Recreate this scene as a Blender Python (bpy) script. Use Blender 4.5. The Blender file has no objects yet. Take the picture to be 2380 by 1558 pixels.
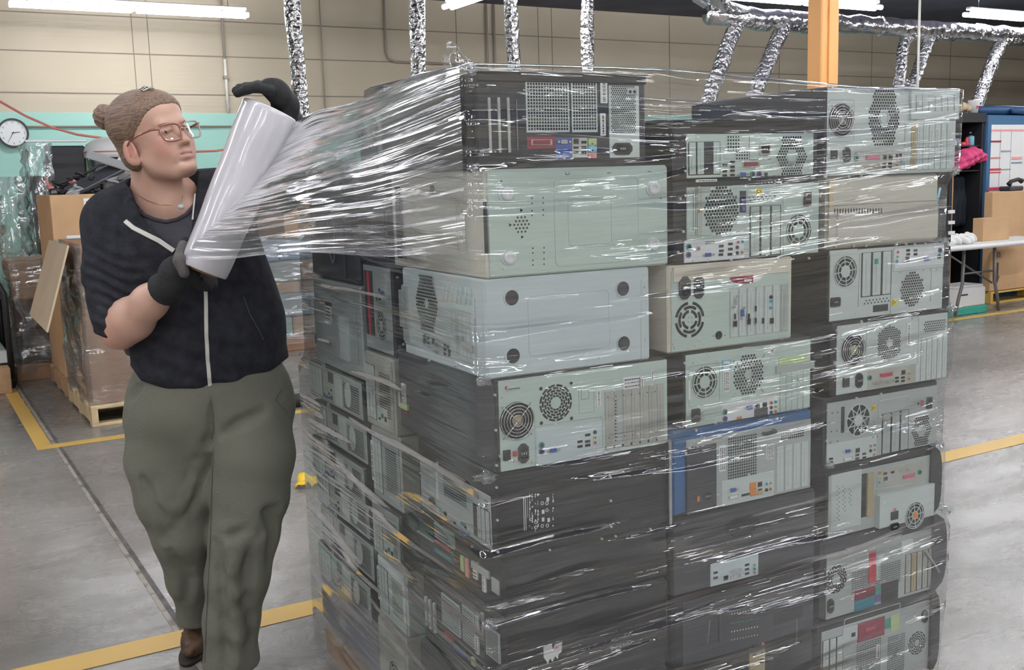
import bpy, math, random
import numpy as np
from mathutils import Vector, Matrix
random.seed(7)
rng = np.random.default_rng(5)
scene = bpy.context.scene
col = scene.collection

# ------------------------------------------------------------------ camera
FPX = 2450.0; PITCH = math.radians(8.45); ROLL = .03; CAMH = 1.45
Fv = np.array([0, math.cos(PITCH), -math.sin(PITCH)])
R0 = np.array([1., 0, 0]); U0 = np.array([0, math.sin(PITCH), math.cos(PITCH)])
Uv = U0*math.cos(ROLL)+R0*math.sin(ROLL); Rv = R0*math.cos(ROLL)-U0*math.sin(ROLL)
Oc = np.array([0, 0, CAMH])
cd = bpy.data.cameras.new('camera'); cam = bpy.data.objects.new('camera', cd); col.objects.link(cam)
cd.sensor_width = 36; cd.lens = FPX/2380*36; cd.clip_start = .05; cd.clip_end = 100
m = Matrix(((Rv[0], Uv[0], -Fv[0], 0), (Rv[1], Uv[1], -Fv[1], 0), (Rv[2], Uv[2], -Fv[2], CAMH), (0, 0, 0, 1)))
cam.matrix_world = m
scene.camera = cam
def ray(x, y): return Fv*FPX+Rv*(x-1190)-Uv*(y-779)
def at(x, y, d):                       # point seen at photo pixel x, y lying d metres ahead
    v = ray(x, y); return Oc+v*(d/v[1])
def proj(P):
    d = P-Oc; z = d@Fv
    return 1190+FPX*(d@Rv)/z, 779-FPX*(d@Uv)/z

# ------------------------------------------------------------------ colour management / world
scene.view_settings.view_transform = 'Standard'; scene.view_settings.look = 'None'
scene.view_settings.gamma = 1; scene.view_settings.use_curve_mapping = False
scene.view_settings.exposure = 0.0
wd = bpy.data.worlds.new('world'); scene.world = wd; wd.use_nodes = True
wd.node_tree.nodes['Background'].inputs[0].default_value = (.72, .78, .86, 1)
wd.node_tree.nodes['Background'].inputs[1].default_value = .25

# building axes (30 degrees to the view) and stack axes (28 degrees)
UB = np.array([math.cos(math.radians(30)), .5, 0]); VB = np.array([-.5, math.cos(math.radians(30)), 0])
SA = math.radians(28)
US = np.array([math.cos(SA), math.sin(SA), 0]); WS = np.array([-math.sin(SA), math.cos(SA), 0])
C0 = np.array([-.055, 2.05, 0])
def B(a, b, z=0): return UB*a+VB*b+np.array([0, 0, z])
def S(u, w, z=0): return C0+US*u+WS*w+np.array([0, 0, z])
def onfront(x, y, w0=0):
    v = ray(x, y); t = ((C0-Oc)@WS+w0)/(v@WS); P = Oc+v*t; return (P-C0)@US, P[2]
def onleft(x, y, u0=0):
    v = ray(x, y); t = ((C0-Oc)@US+u0)/(v@US); P = Oc+v*t; return (P-C0)@WS, P[2]

# ------------------------------------------------------------------ materials
MATS = {}
def mat(name, c, rough=.5, metal=0, bump=None, spec=.5, var=None, alpha=None, emit=None, coat=0, trans=0, wear=None, sss=0):
    """bump=(scale,strength[,stretch xyz]); var=(scale, amount) colour mottling; wear=(colour, scale, threshold) dirt of its own"""
    if name in MATS: return MATS[name]
    mt = bpy.data.materials.new(name); mt.use_nodes = True; nt = mt.node_tree; N = nt.nodes; L = nt.links
    b = N['Principled BSDF']
    b.inputs['Base Color'].default_value = (*c, 1); b.inputs['Roughness'].default_value = rough
    b.inputs['Metallic'].default_value = metal; b.inputs['Specular IOR Level'].default_value = spec
    b.inputs['Coat Weight'].default_value = coat; b.inputs['Transmission Weight'].default_value = trans
    if sss:
        b.inputs['Subsurface Weight'].default_value = sss; b.inputs['Subsurface Radius'].default_value = (.012, .004, .002)
        b.inputs['Subsurface Scale'].default_value = 1
    if alpha is not None: b.inputs['Alpha'].default_value = alpha
    if emit: b.inputs['Emission Color'].default_value = (*emit[0], 1); b.inputs['Emission Strength'].default_value = emit[1]
    tc = None
    if bump or var or wear:
        tc = N.new('ShaderNodeTexCoord')
    if bump:
        mp = N.new('ShaderNodeMapping'); L.new(tc.outputs['Object'], mp.inputs[0])
        if len(bump) > 2: mp.inputs['Scale'].default_value = bump[2]
        nz = N.new('ShaderNodeTexNoise'); nz.inputs['Scale'].default_value = bump[0]; nz.inputs['Detail'].default_value = 3
        L.new(mp.outputs[0], nz.inputs[0])
        bp = N.new('ShaderNodeBump'); bp.inputs['Strength'].default_value = bump[1]; bp.inputs['Distance'].default_value = .01
        L.new(nz.outputs[0], bp.inputs['Height']); L.new(bp.outputs[0], b.inputs['Normal'])
    src = None
    if var:
        nz = N.new('ShaderNodeTexNoise'); nz.inputs['Scale'].default_value = var[0]; nz.inputs['Detail'].default_value = 4
        L.new(tc.outputs['Object'], nz.inputs[0])
        mx = N.new('ShaderNodeMix'); mx.data_type = 'RGBA'
        mx.inputs[6].default_value = (*[v*(1-var[1]) for v in c], 1); mx.inputs[7].default_value = (*[min(1, v*(1+var[1])) for v in c], 1)
        rp = N.new('ShaderNodeMapRange'); rp.inputs[1].default_value = .3; rp.inputs[2].default_value = .7
        L.new(nz.outputs[0], rp.inputs[0]); L.new(rp.outputs[0], mx.inputs[0]); src = mx.outputs[2]
        L.new(src, b.inputs['Base Color'])
    if wear:
        nz = N.new('ShaderNodeTexNoise'); nz.inputs['Scale'].default_value = wear[1]; nz.inputs['Detail'].default_value = 6; nz.inputs['Roughness'].default_value = .65
        L.new(tc.outputs['Object'], nz.inputs[0])
        rp = N.new('ShaderNodeMapRange'); rp.inputs[1].default_value = wear[2]; rp.inputs[2].default_value = wear[2]+.12
        mx = N.new('ShaderNodeMix'); mx.data_type = 'RGBA'; mx.inputs[7].default_value = (*wear[0], 1)
        if src: L.new(src, mx.inputs[6])
        else: mx.inputs[6].default_value = (*c, 1)
        L.new(nz.outputs[0], rp.inputs[0]); L.new(rp.outputs[0], mx.inputs[0]); L.new(mx.outputs[2], b.inputs['Base Color'])
    MATS[name] = mt
    return mt

def film_mat(name, scale=(2.2, 75), crease=.42, haze=.06, rough=.16, bstr=.5, tint=(.93, .95, .955), base=.06, kk=.5, mlo=.44, mmin=.12, msc=(1.5, 7), fade=False):
    """clear stretch film: see-through, with a glossy reflection that is denser along its creases; wrinkles run along UV.x"""
    mt = bpy.data.materials.new(name); mt.use_nodes = True; nt = mt.node_tree; N = nt.nodes; L = nt.links
    N.remove(N['Principled BSDF']); out = N['Material Output']
    uv = N.new('ShaderNodeUVMap'); uv.uv_map = 'UVMap'
    def noise(sx, sy, det=2, dist=0, off=0):
        mp = N.new('ShaderNodeMapping'); mp.inputs['Scale'].default_value = (sx, sy, 1); mp.inputs['Location'].default_value = (off, off*1.7, 0)
        L.new(uv.outputs[0], mp.inputs[0]); nz = N.new('ShaderNodeTexNoise'); nz.inputs['Scale'].default_value = 1
        nz.inputs['Detail'].default_value = det; nz.inputs['Distortion'].default_value = dist
        L.new(mp.outputs[0], nz.inputs[0]); return nz.outputs[0]
    def math_(op, a, b=None, clamp=False):
        n = N.new('ShaderNodeMath'); n.operation = op; n.use_clamp = clamp
        for i, v in enumerate((a, b)):
            if v is None: continue
            if isinstance(v, (int, float)): n.inputs[i].default_value = v
            else: L.new(v, n.inputs[i])
        return n.outputs[0]
    n1 = noise(scale[0], scale[1], 2, .3); n2 = noise(scale[0]*.6, scale[1]*.33, 1, .2, 7); n3 = noise(scale[0]*2.3, scale[1]*2.6, 1, .2, 3)
    n4 = noise(1.7, 3.1, 2, 0, 11)
    h = math_('ADD', math_('MULTIPLY', n1, 1.0), math_('ADD', math_('MULTIPLY', n2, 1.6), math_('MULTIPLY', n3, .3)))
    mk_ = N.new('ShaderNodeMapRange'); mk_.interpolation_type = 'SMOOTHSTEP'; mk_.inputs[1].default_value = mlo; mk_.inputs[2].default_value = mlo+.17; mk_.inputs[3].default_value = mmin; L.new(noise(msc[0], msc[1], 2, .2, 5), mk_.inputs[0]); mask = mk_.outputs[0]
    h = math_('MULTIPLY', h, mask)
    bp = N.new('ShaderNodeBump'); bp.inputs['Strength'].default_value = bstr; bp.inputs['Distance'].default_value = .012
    L.new(h, bp.inputs['Height'])
    # creases: thin ridges of the noise
    rd = math_('ABSOLUTE', math_('SUBTRACT', n1, .5)); cr = math_('SUBTRACT', 1, math_('MULTIPLY', rd, 14), True)
    cr = math_('MULTIPLY', cr, math_('MULTIPLY', math_('SUBTRACT', n4, .38, True), 3.2), True)
    rd2 = math_('ABSOLUTE', math_('SUBTRACT', n2, .52)); cr2 = math_('SUBTRACT', 1, math_('MULTIPLY', rd2, 20), True)
    cre = math_('MAXIMUM', cr, math_('MULTIPLY', cr2, .6))
    ge = N.new('ShaderNodeNewGeometry'); vd = N.new('ShaderNodeVectorMath'); vd.operation = 'DOT_PRODUCT'; L.new(ge.outputs['Incoming'], vd.inputs[0]); L.new(bp.outputs[0], vd.inputs[1])
    om = math_('SUBTRACT', 1.0, math_('ABSOLUTE', vd.outputs['Value']), True); sch = math_('ADD', .07, math_('MULTIPLY', math_('POWER', om, 4.5), .9))
    if fade:       # glare put into reflectance: strongest by the roll's upper end, fading down and outward
        sx = N.new('ShaderNodeSeparateXYZ'); L.new(uv.outputs[0], sx.inputs[0])
        fv = math_('ADD', .24, math_('MULTIPLY', math_('SUBTRACT', 1.0, math_('DIVIDE', sx.outputs[1], .40), True), .80))
        kk = math_('MULTIPLY', math_('MULTIPLY', fv, math_('SUBTRACT', 1.0, math_('MULTIPLY', sx.outputs[0], .42), True)), kk)
    fac = math_('ADD', math_('ADD', math_('MULTIPLY', sch, kk), base), math_('MULTIPLY', math_('MULTIPLY', cre, crease), mask), True)
    tr = N.new('ShaderNodeBsdfTransparent'); tr.inputs[0].default_value = (*tint, 1)
    gl = N.new('ShaderNodeBsdfGlossy'); gl.inputs['Roughness'].default_value = rough; gl.inputs[0].default_value = (1, 1, 1, 1)
    L.new(bp.outputs[0], gl.inputs['Normal'])
    df = N.new('ShaderNodeBsdfDiffuse'); df.inputs[0].default_value = (.85, .88, .92, 1); L.new(bp.outputs[0], df.inputs['Normal'])
    m1 = N.new('ShaderNodeMixShader'); L.new(fac, m1.inputs[0]); L.new(tr.outputs[0], m1.inputs[1]); L.new(gl.outputs[0], m1.inputs[2])
    hz = math_('ADD', haze, math_('MULTIPLY', math_('MULTIPLY', n4, cre), haze*2.0), True)
    m2 = N.new('ShaderNodeMixShader'); L.new(hz, m2.inputs[0]); L.new(m1.outputs[0], m2.inputs[1]); L.new(df.outputs[0], m2.inputs[2])
    L.new(m2.outputs[0], out.inputs[0])
    return mt

mat('galv', (.50, .545, .535), .38, .35, bump=(9, .02), var=(3, .06))
mat('galv_light', (.62, .68, .66), .42, .15, var=(2.5, .04))
mat('galv_warm', (.50, .50, .45), .45, .25, var=(14, .12))
mat('slot_metal', (.55, .59, .57), .35, .5)
mat('white_metal', (.60, .67, .68), .4, .05, var=(2, .03))
mat('green_metal', (.54, .64, .585), .42, .05, var=(2, .03))
mat('black_case', (.016, .017, .02), .38, .0, var=(5, .25))
mat('charcoal', (.055, .056, .066), .45, var=(4, .1))
mat('navy_case', (.03, .034, .045), .3, var=(4, .2))
mat('grey_case', (.26, .26, .30), .5, var=(3, .08))
mat('beige', (.63, .60, .52), .5, var=(3, .03))
mat('beige_warm', (.72, .66, .55), .5, var=(3, .03))
mat('beige_yellow', (.66, .54, .33), .5)
mat('blue_case', (.035, .13, .30), .38, var=(4, .1))
mat('hole', (.008, .009, .01), .7)
mat('port_dark', (.03, .032, .036), .5)
mat('chrome', (.75, .76, .76), .2, 1)
mat('screwm', (.78, .8, .78), .28, .8)
mat('white_plastic', (.75, .76, .77), .45)
mat('label', (.80, .80, .79), .55)
mat('ink', (.06, .06, .07), .6)
mat('red', (.55, .05, .08), .45); mat('darkred', (.28, .03, .06), .45); mat('pink', (.75, .13, .25), .5)
mat('port_blue', (.04, .10, .38), .4); mat('port_green', (.03, .33, .25), .4); mat('port_purple', (.14, .12, .32), .4)
mat('port_pink', (.72, .32, .32), .45); mat('port_cyan', (.2, .5, .65), .45); mat('port_lime', (.5, .62, .3), .45); mat('teal', (.02, .22, .30), .45)
mat('yellow', (.75, .58, .04), .5); mat('orange_port', (.7, .25, .05), .45)
mat('card_gold', (.5, .42, .25), .45, .3)
mat('cardboard', (.50, .315, .17), .8, var=(6, .06)); mat('cardboard_dark', (.30, .17, .10), .8, var=(6, .1)); mat('cardboard_pale', (.53, .42, .29), .8, var=(5, .05))
mat('wood', (.40, .24, .13), .75, bump=(30, .2, (1, 8, 8)), var=(9, .25)); mat('wood_pale', (.55, .42, .25), .75, var=(9, .2))
mat('gloss_black', (.012, .012, .014), .12)
mat('rubber', (.012, .012, .013), .6)

# ------------------------------------------------------------------ mesh helpers
class MB:
    def __init__(s): s.v = []; s.f = []; s.m = []; s.mats = []; s.sm = []; s.uv = None
    def mi(s, m):
        if m not in s.mats: s.mats.append(m)
        return s.mats.index(m)
    def add(s, vs, fs, m, smooth=False):
        o = len(s.v); s.v += [tuple(map(float, p)) for p in vs]; k = s.mi(m)
        for f in fs: s.f.append([i+o for i in f]); s.m.append(k); s.sm.append(smooth)
        return s
    def box(s, x0, y0, z0, x1, y1, z1, m, bev=0):
        if bev <= 0:
            v = [(x, y, z) for z in (z0, z1) for y in (y0, y1) for x in (x0, x1)]
            return s.add(v, [(0, 2, 3, 1), (4, 5, 7, 6), (0, 1, 5, 4), (2, 6, 7, 3), (0, 4, 6, 2), (1, 3, 7, 5)], m)
        bm = bmesh_box(x0, y0, z0, x1, y1, z1, bev)
        return s.add(bm[0], bm[1], m, False)
    def disc(s, cx, cz, r, y, m, n=12, rz=None, rot=0, y1=None):
        """disc facing -y at plane y; with y1 it becomes a cylinder from y to y1"""
        rz = rz or r
        ring = [(cx+r*math.cos(2*math.pi*i/n+rot), y, cz+rz*math.sin(2*math.pi*i/n+rot)) for i in range(n)]
        if y1 is None: return s.add(ring, [list(range(n))], m)
        ring2 = [(a, y1, c) for a, _, c in ring]
        return s.add(ring+ring2, [list(range(n)), list(range(2*n-1, n-1, -1))]+[(i, i+n, (i+1) % n+n, (i+1) % n) for i in range(n)], m)
    def poly(s, pts, y, m, y1=None):
        n = len(pts); ring = [(a, y, c) for a, c in pts]
        if y1 is None: return s.add(ring, [list(range(n))], m)
        ring2 = [(a, y1, c) for a, c in pts]
        return s.add(ring+ring2, [list(range(n)), list(range(2*n-1, n-1, -1))]+[(i, i+n, (i+1) % n+n, (i+1) % n) for i in range(n)], m)
    def ring(s, cx, cz, r, t, y, m, n=28, zs=1, y1=None, a0=0, a1=2*math.pi):
        """flat annulus (raised to y) of half width t"""
        full = abs(a1-a0-2*math.pi) < 1e-6; k = n if full else n+1
        y1 = y+.002 if y1 is None else y1
        vs = []
        for i in range(k):
            a = a0+(a1-a0)*i/n; c, d = math.cos(a), math.sin(a)
            for rr, yy in ((r-t, y1), (r-t, y), (r+t, y), (r+t, y1)): vs.append((cx+rr*c, yy, cz+rr*d*zs))
        fs = []
        for i in range(n if full else n):
            j = (i+1) % k
            for q in range(3): fs.append((i*4+q, i*4+q+1, j*4+q+1, j*4+q))
        if not full: fs += [(0, 3, 2, 1), (n*4, n*4+1, n*4+2, n*4+3)]
        return s.add(vs, fs, m)
    def tube(s, pts, r, m, n=8, cap=True, closed=False, rs=None):
        pts = [np.array(p, float) for p in pts]; K = len(pts); vs = []; up = None
        for i, p in enumerate(pts):
            a = pts[(i-1) % K] if (i > 0 or closed) else p; b = pts[(i+1) % K] if (i < K-1 or closed) else p
            t = b-a; t = t/(np.linalg.norm(t)+1e-12)
            if up is None: up = np.array([0, 0, 1.]) if abs(t[2]) < .9 else np.array([1., 0, 0])
            x = np.cross(up, t); x /= np.linalg.norm(x)+1e-12; yv = np.cross(t, x); up = yv
            rr = rs[i] if rs is not None else r
            for j in range(n):
                an = 2*math.pi*j/n; vs.append(p+rr*(x*math.cos(an)+yv*math.sin(an)))
        fs = []
        for i in range(K if closed else K-1):
            a = i*n; b = ((i+1) % K)*n
            for j in range(n): fs.append((a+j, a+(j+1) % n, b+(j+1) % n, b+j))
        if cap and not closed: fs += [list(range(n-1, -1, -1)), list(range((K-1)*n, K*n))]
        return s.add(vs, fs, m, True)
    def cyl(s, a, b, r, m, n=16, r2=None): return s.tube([a, b], r, m, n, rs=[r, r2 if r2 is not None else r])
    def lathe(s, prof, m, n=20, c=(0, 0, 0)):
        vs = []; 
        for r, z in prof:
            for j in range(n):
                a = 2*math.pi*j/n; vs.append((c[0]+r*math.cos(a), c[1]+r*math.sin(a), c[2]+z))
        fs = []
        for i in range(len(prof)-1):
            for j in range(n): fs.append((i*n+j, i*n+(j+1) % n, (i+1)*n+(j+1) % n, (i+1)*n+j))
        fs += [list(range(n-1, -1, -1)), list(range((len(prof)-1)*n, len(prof)*n))]
        return s.add(vs, fs, m, True)
    def grid(s, P, m, smooth=True):
        """P: array [i][j] of points"""
        P = np.array(P); I, J = P.shape[:2]
        fs = [(i*J+j, i*J+j+1, (i+1)*J+j+1, (i+1)*J+j) for i in range(I-1) for j in range(J-1)]
        return s.add(P.reshape(-1, 3), fs, m, smooth)
    def build(s, name, parent=None, uvs=None):
        me = bpy.data.meshes.new(name); me.from_pydata(s.v, [], s.f)
        for q in s.mats: me.materials.append(MATS[q] if isinstance(q, str) else q)
        me.polygons.foreach_set('material_index', s.m); me.polygons.foreach_set('use_smooth', s.sm)
        if uvs is not None:
            ul = me.uv_layers.new(name='UVMap'); vi = np.zeros(len(me.loops), int); me.loops.foreach_get('vertex_index', vi)
            ul.data.foreach_set('uv', np.array(uvs, float)[vi].ravel())
        me.update()
        o = bpy.data.objects.new(name, me); col.objects.link(o)
        if parent is not None: o.parent = parent
        return o
def bmesh_box(x0, y0, z0, x1, y1, z1, b):
    """box with chamfered edges"""
    X = (x0, x1); Y = (y0, y1); Z = (z0, z1); vs = []; idx = {}
    def V(ix, iy, iz, ax):
        p = [X[ix], Y[iy], Z[iz]]
        sg = [1 if ix == 0 else -1, 1 if iy == 0 else -1, 1 if iz == 0 else -1]
        for k in range(3):
            if k != ax: p[k] += sg[k]*b
        key = (ix, iy, iz, ax)
        if key not in idx: idx[key] = len(vs); vs.append(tuple(p))
        return idx[key]
    fs = []
    for ax in range(3):
        o = [k for k in range(3) if k != ax]
        for s_ in (0, 1):
            q = []
            for a, c in ((0, 0), (1, 0), (1, 1), (0, 1)):
                i = [0, 0, 0]; i[ax] = s_; i[o[0]] = a; i[o[1]] = c; q.append(V(*i, ax))
            fs.append(q)
    for ax in range(3):      # edges along ax
        o = [k for k in range(3) if k != ax]
        for a in (0, 1):
            for c in (0, 1):
                q = []
                for s_, k in ((0, o[0]), (1, o[0]), (1, o[1]), (0, o[1])):
                    i = [0, 0, 0]; i[ax] = s_; i[o[0]] = a; i[o[1]] = c; q.append(V(*i, k))
                fs.append(q)
    for a in (0, 1):
        for c in (0, 1):
            for e in (0, 1): fs.append([V(a, c, e, k) for k in range(3)])
    # orient outwards
    cen = np.array([(x0+x1)/2, (y0+y1)/2, (z0+z1)/2]); vv = np.array(vs); out = []
    for f in fs:
        p = vv[f]; n = np.cross(p[1]-p[0], p[2]-p[0])
        out.append(f if n@(p.mean(0)-cen) > 0 else f[::-1])
    return vs, out
def empty(name, loc=(0, 0, 0), rz=0):
    o = bpy.data.objects.new(name, None); o.location = loc; o.rotation_euler = (0, 0, rz); o.empty_display_size = .1; col.objects.link(o); return o
def tag(o, label=None, cat=None, group=None, kind=None):
    if label: o['label'] = label
    if cat: o['category'] = cat
    if group: o['group'] = group
    if kind: o['kind'] = kind
    return o
def struct(o, label=None): o['kind'] = 'structure'; return o
RB = math.radians(30)      # rotation of building-aligned things
def fontmesh(txt, size, m, ext=.0005):
    cu = bpy.data.curves.new('lettering', 'FONT'); cu.body = txt; cu.size = size; cu.extrude = ext; cu.align_x = 'CENTER'; cu.align_y = 'CENTER'
    o = bpy.data.objects.new('lettering', cu); col.objects.link(o)
    dg = bpy.context.evaluated_depsgraph_get(); me = bpy.data.meshes.new_from_object(o.evaluated_get(dg))
    bpy.data.objects.remove(o); me.materials.clear(); me.materials.append(MATS[m]); return me
def text(txt, size, m, parent, loc, name='lettering', rot=(math.pi/2, 0, 0)):
    o = bpy.data.objects.new(name, fontmesh(txt, size, m)); col.objects.link(o); o.parent = parent; o.location = loc; o.rotation_euler = rot; return o

# ------------------------------------------------------------------ lamps of the hall: rows of hanging fluorescent fixtures
TUBE = 40.0
mat('tube', (.9, .9, .9), .4, emit=((.97, .985, 1.0), TUBE)); mat('enamel', (.8, .8, .8), .4)
def make_fixture():
    t = empty('fluorescent_fixture')
    MB().box(-1.2, -.04, .05, 1.2, .04, .09, 'enamel', .01).build('housing', t)
    for s in (-1, 1):
        for q in (-.05, .05):
            MB().tube([(s*.62-.59, q, 0), (s*.62+.59, q, 0)], .028, 'tube', 10).build('tube', t)
    MB().box(-.02, -.03, -.02, .02, .03, .05, 'enamel').build('lamp_holder', t)
    for x in (-1, 1): MB().tube([(x, 0, .09), (x, 0, 1.0)], .006, 'chrome', 5).build('hanger', t)
    return t
fx0 = make_fixture(); used = False
def copy_tree(o, parent=None):
    c = o.copy(); col.objects.link(c); c.parent = parent
    for ch in list(o.children): copy_tree(ch, c)
    return c
def fixture(a, b, z, rz, label, group=None):
    global used
    o = copy_tree(fx0) if used else fx0; used = True
    P = B(a, b, z); o.location = P; o.rotation_euler = (0, 0, rz); tag(o, label, 'ceiling light', group or 'hanging fluorescent lights')
fixture(2.42, 12.0, 3.34, RB, 'long fluorescent lamp hanging above the clock and the worker')
fixture(5.62, 9.75, 3.38, RB+math.pi/2, 'fluorescent lamp glimpsed at the top edge above the crumpled film')
fixture(9.33, 9.15, 3.36, RB, 'fluorescent lamp passing behind the orange column')
fixture(13.15, 8.95, 3.33, RB, 'fluorescent lamp at the top right corner by the foil duct')
for b in (5.6, 2.2, -1.4, -5.5):
    for a in (-8.2, -5, -1.6, 1.8, 5.2, 8.6, 12, 15.4):  # unseen rows added to light the hall, with extra lamps for its darker sides
        fixture(a, b, 3.5, RB, 'fluorescent lamp of unseen overhead rows outside the frame, added to light the hall', 'unseen overhead lamps added to light the hall')

# ------------------------------------------------------------------ the hall
mat('wall_beige', (.50, .435, .335), .75, bump=(2.0, .25, (.3, .3, 22)), var=(.9, .05))
mat('wall_teal', (.34, .60, .53), .6, var=(2, .03))
mat('seam', (.24, .20, .16), .8); mat('ceil', (.075, .07, .10), .8, var=(1.2, .3)); mat('roof_light', (.30, .29, .30), .8)
def floor_mat():
    mt = bpy.data.materials.new('concrete'); mt.use_nodes = True; nt = mt.node_tree; N = nt.nodes; L = nt.links; b = N['Principled BSDF']
    tc = N.new('ShaderNodeTexCoord')
    def nz(scale, det, ro=.6, st=(1, 1, 1), dist=0):
        mp = N.new('ShaderNodeMapping'); mp.inputs['Scale'].default_value = st; mp.inputs['Rotation'].default_value = (0, 0, -RB); L.new(tc.outputs['Object'], mp.inputs[0])
        n = N.new('ShaderNodeTexNoise'); n.inputs['Scale'].default_value = scale; n.inputs['Detail'].default_value = det; n.inputs['Roughness'].default_value = ro; n.inputs['Distortion'].default_value = dist
        L.new(mp.outputs[0], n.inputs[0]); return n.outputs[0]
    a = nz(.55, 6); c = nz(1.6, 8, .7, (1, 2.6, 1), .5); d = nz(14, 4, .6)
    r1 = N.new('ShaderNodeValToRGB'); e = r1.color_ramp.elements
    e[0].position = .33; e[0].color = (.15, .142, .13, 1); e[1].position = .62; e[1].color = (.285, .27, .25, 1)
    L.new(a, r1.inputs[0])
    r2 = N.new('ShaderNodeMapRange'); r2.inputs[1].default_value = .54; r2.inputs[2].default_value = .70; r2.inputs[4].default_value = .55; L.new(c, r2.inputs[0])
    mx = N.new('ShaderNodeMix'); mx.data_type = 'RGBA'; L.new(r2.outputs[0], mx.inputs[0]); L.new(r1.outputs[0], mx.inputs[6]); mx.inputs[7].default_value = (.10, .10, .10, 1)
    L.new(mx.outputs[2], b.inputs['Base Color'])
    r3 = N.new('ShaderNodeMapRange'); r3.inputs[1].default_value = .3; r3.inputs[2].default_value = .7; r3.inputs[3].default_value = .17; r3.inputs[4].default_value = .36; L.new(c, r3.inputs[0])
    L.new(r3.outputs[0], b.inputs['Roughness']); b.inputs['Specular IOR Level'].default_value = .6
    ad = N.new('ShaderNodeMath'); ad.operation = 'MULTIPLY_ADD'; L.new(d, ad.inputs[0]); ad.inputs[1].default_value = .25; L.new(c, ad.inputs[2])
    bp = N.new('ShaderNodeBump'); bp.inputs['Strength'].default_value = .35; bp.inputs['Distance'].default_value = .012; L.new(ad.outputs[0], bp.inputs['Height']); L.new(bp.outputs[0], b.inputs['Normal'])
    MATS['concrete'] = mt
floor_mat()
def bquad(a0, b0, a1, b1, z0, z1, m, name):
    """box in building axes"""
    mb = MB(); mb.box(a0, b0, z0, a1, b1, z1, m); o = mb.build(name); o.rotation_euler = (0, 0, RB); return o
WB = 13.23
struct(bquad(-10, -9, 26, WB+.2, -.2, 0, 'concrete', 'floor'))
mbw = MB(); mbw.box(-10, WB, 2.35, 26, WB+.2, 4.2, 'wall_beige').box(-10, WB, 0, 26, WB+.2, 2.35, 'wall_teal')
ow = mbw.build('wall_back'); ow.rotation_euler = (0, 0, RB); struct(ow)
o = MB().box(-10, WB-.03, 2.20, 26, WB-.001, 2.345, 'wall_teal').box(-10, WB-.032, 2.185, 26, WB-.001, 2.20, 'seam').build('trim_1'); o.rotation_euler = (0, 0, RB); struct(o)
sm = MB()
for z in (2.57, 3.03, 3.45): sm.box(-10, WB-.006, z-.007, 26, WB-.001, z+.007, 'seam')
for a in (-1.6, 2.62, 2.80, 6.9, 8.22, 8.45, 10.6, 12.9, 15.1, 17.2, 19.6): sm.box(a-.005, WB-.006, 2.35, a+.005, WB-.001, 3.9, 'seam')
o = sm.build('trim_2'); o.rotation_euler = (0, 0, RB); struct(o)
struct(bquad(-10, -9, 26, WB+.2, 3.86, 4.2, 'ceil', 'ceiling'))
struct(bquad(-10.2, -9, -10, WB+.2, 0, 4.2, 'wall_beige', 'wall_left'))
struct(bquad(26, -9, 26.2, WB+.2, 0, 4.2, 'wall_beige', 'wall_right'))
struct(bquad(-10, -9.2, 26, -9, 0, 4.2, 'wall_beige', 'wall_front'))
# floor joint and painted lines
mat('paint_yellow', (.62, .40, .10), .42, wear=((.30, .28, .25), 5, .60)); mat('joint', (.09, .085, .08), .7, var=(12, .5)); mat('joint_edge', (.33, .29, .25), .6, wear=((.12, .11, .1), 9, .5))
struct(bquad(.680, -3, .700, WB, .0005, .0012, 'joint', 'trim_3')); struct(bquad(.662, -3, .680, WB, .0005, .0014, 'joint_edge', 'trim_4'))
struct(bquad(.57, 6.42, .655, 8.6, .001, .002, 'paint_yellow', 'trim_5')); struct(bquad(.655, 6.42, 18, 6.52, .001, .002, 'paint_yellow', 'trim_6'))
struct(bquad(-4, 3.31, 14, 3.435, .001, .002, 'paint_yellow', 'trim_7'))

# conduits on the wall
mat('conduit', (.32, .28, .24), .6); mat('conduit_pale', (.72, .70, .66), .5)
def wallobj(mb, name, label, cat, group=None):
    o = mb.build(name); o.rotation_euler = (0, 0, RB); return tag(o, label, cat, group)
t = empty('conduit_pipe', B(3.68, WB-.03, 0), RB); tag(t, 'pale electrical conduit running down the beige wall to the green panel right of the worker', 'pipe')
MB().tube([(0, 0, 2.35), (0, 0, 3.0)], .017, 'conduit_pale', 8).tube([(0, 0, 3.0), (0, 0, 3.9)], .014, 'conduit', 8).build('pipe', t)
MB().box(-.03, -.03, 2.76, .03, .015, 2.80, 'conduit', .004).build('bracket', t)
wallobj(MB().tube([(5.83, WB-.03, 3.85), (5.83, WB-.03, 3.16), (5.86, WB-.03, 3.07), (5.95, WB-.03, 3.03), (7.3, WB-.03, 3.02)], .016, 'conduit', 8), 'cable_run', 'dark cable bending from vertical to level on the wall behind the crumpled film', 'cable')
for k, a in enumerate((7.36, 7.48)):
    wallobj(MB().tube([(a, WB-.03, 2.5), (a, WB-.03, 3.85)], .018, 'conduit', 8), 'conduit_pipe', ('left' if k == 0 else 'right')+' one of two thin brown wall conduits between the middle foil ducts', 'pipe', 'pair of thin conduits')
wallobj(MB().tube([(4.94, WB-.03, 2.35), (4.94, WB-.03, 3.85)], .008, 'conduit', 6), 'cable_drop', 'thin dark cable down the beige wall beside the leftmost foil duct', 'cable')

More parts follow.
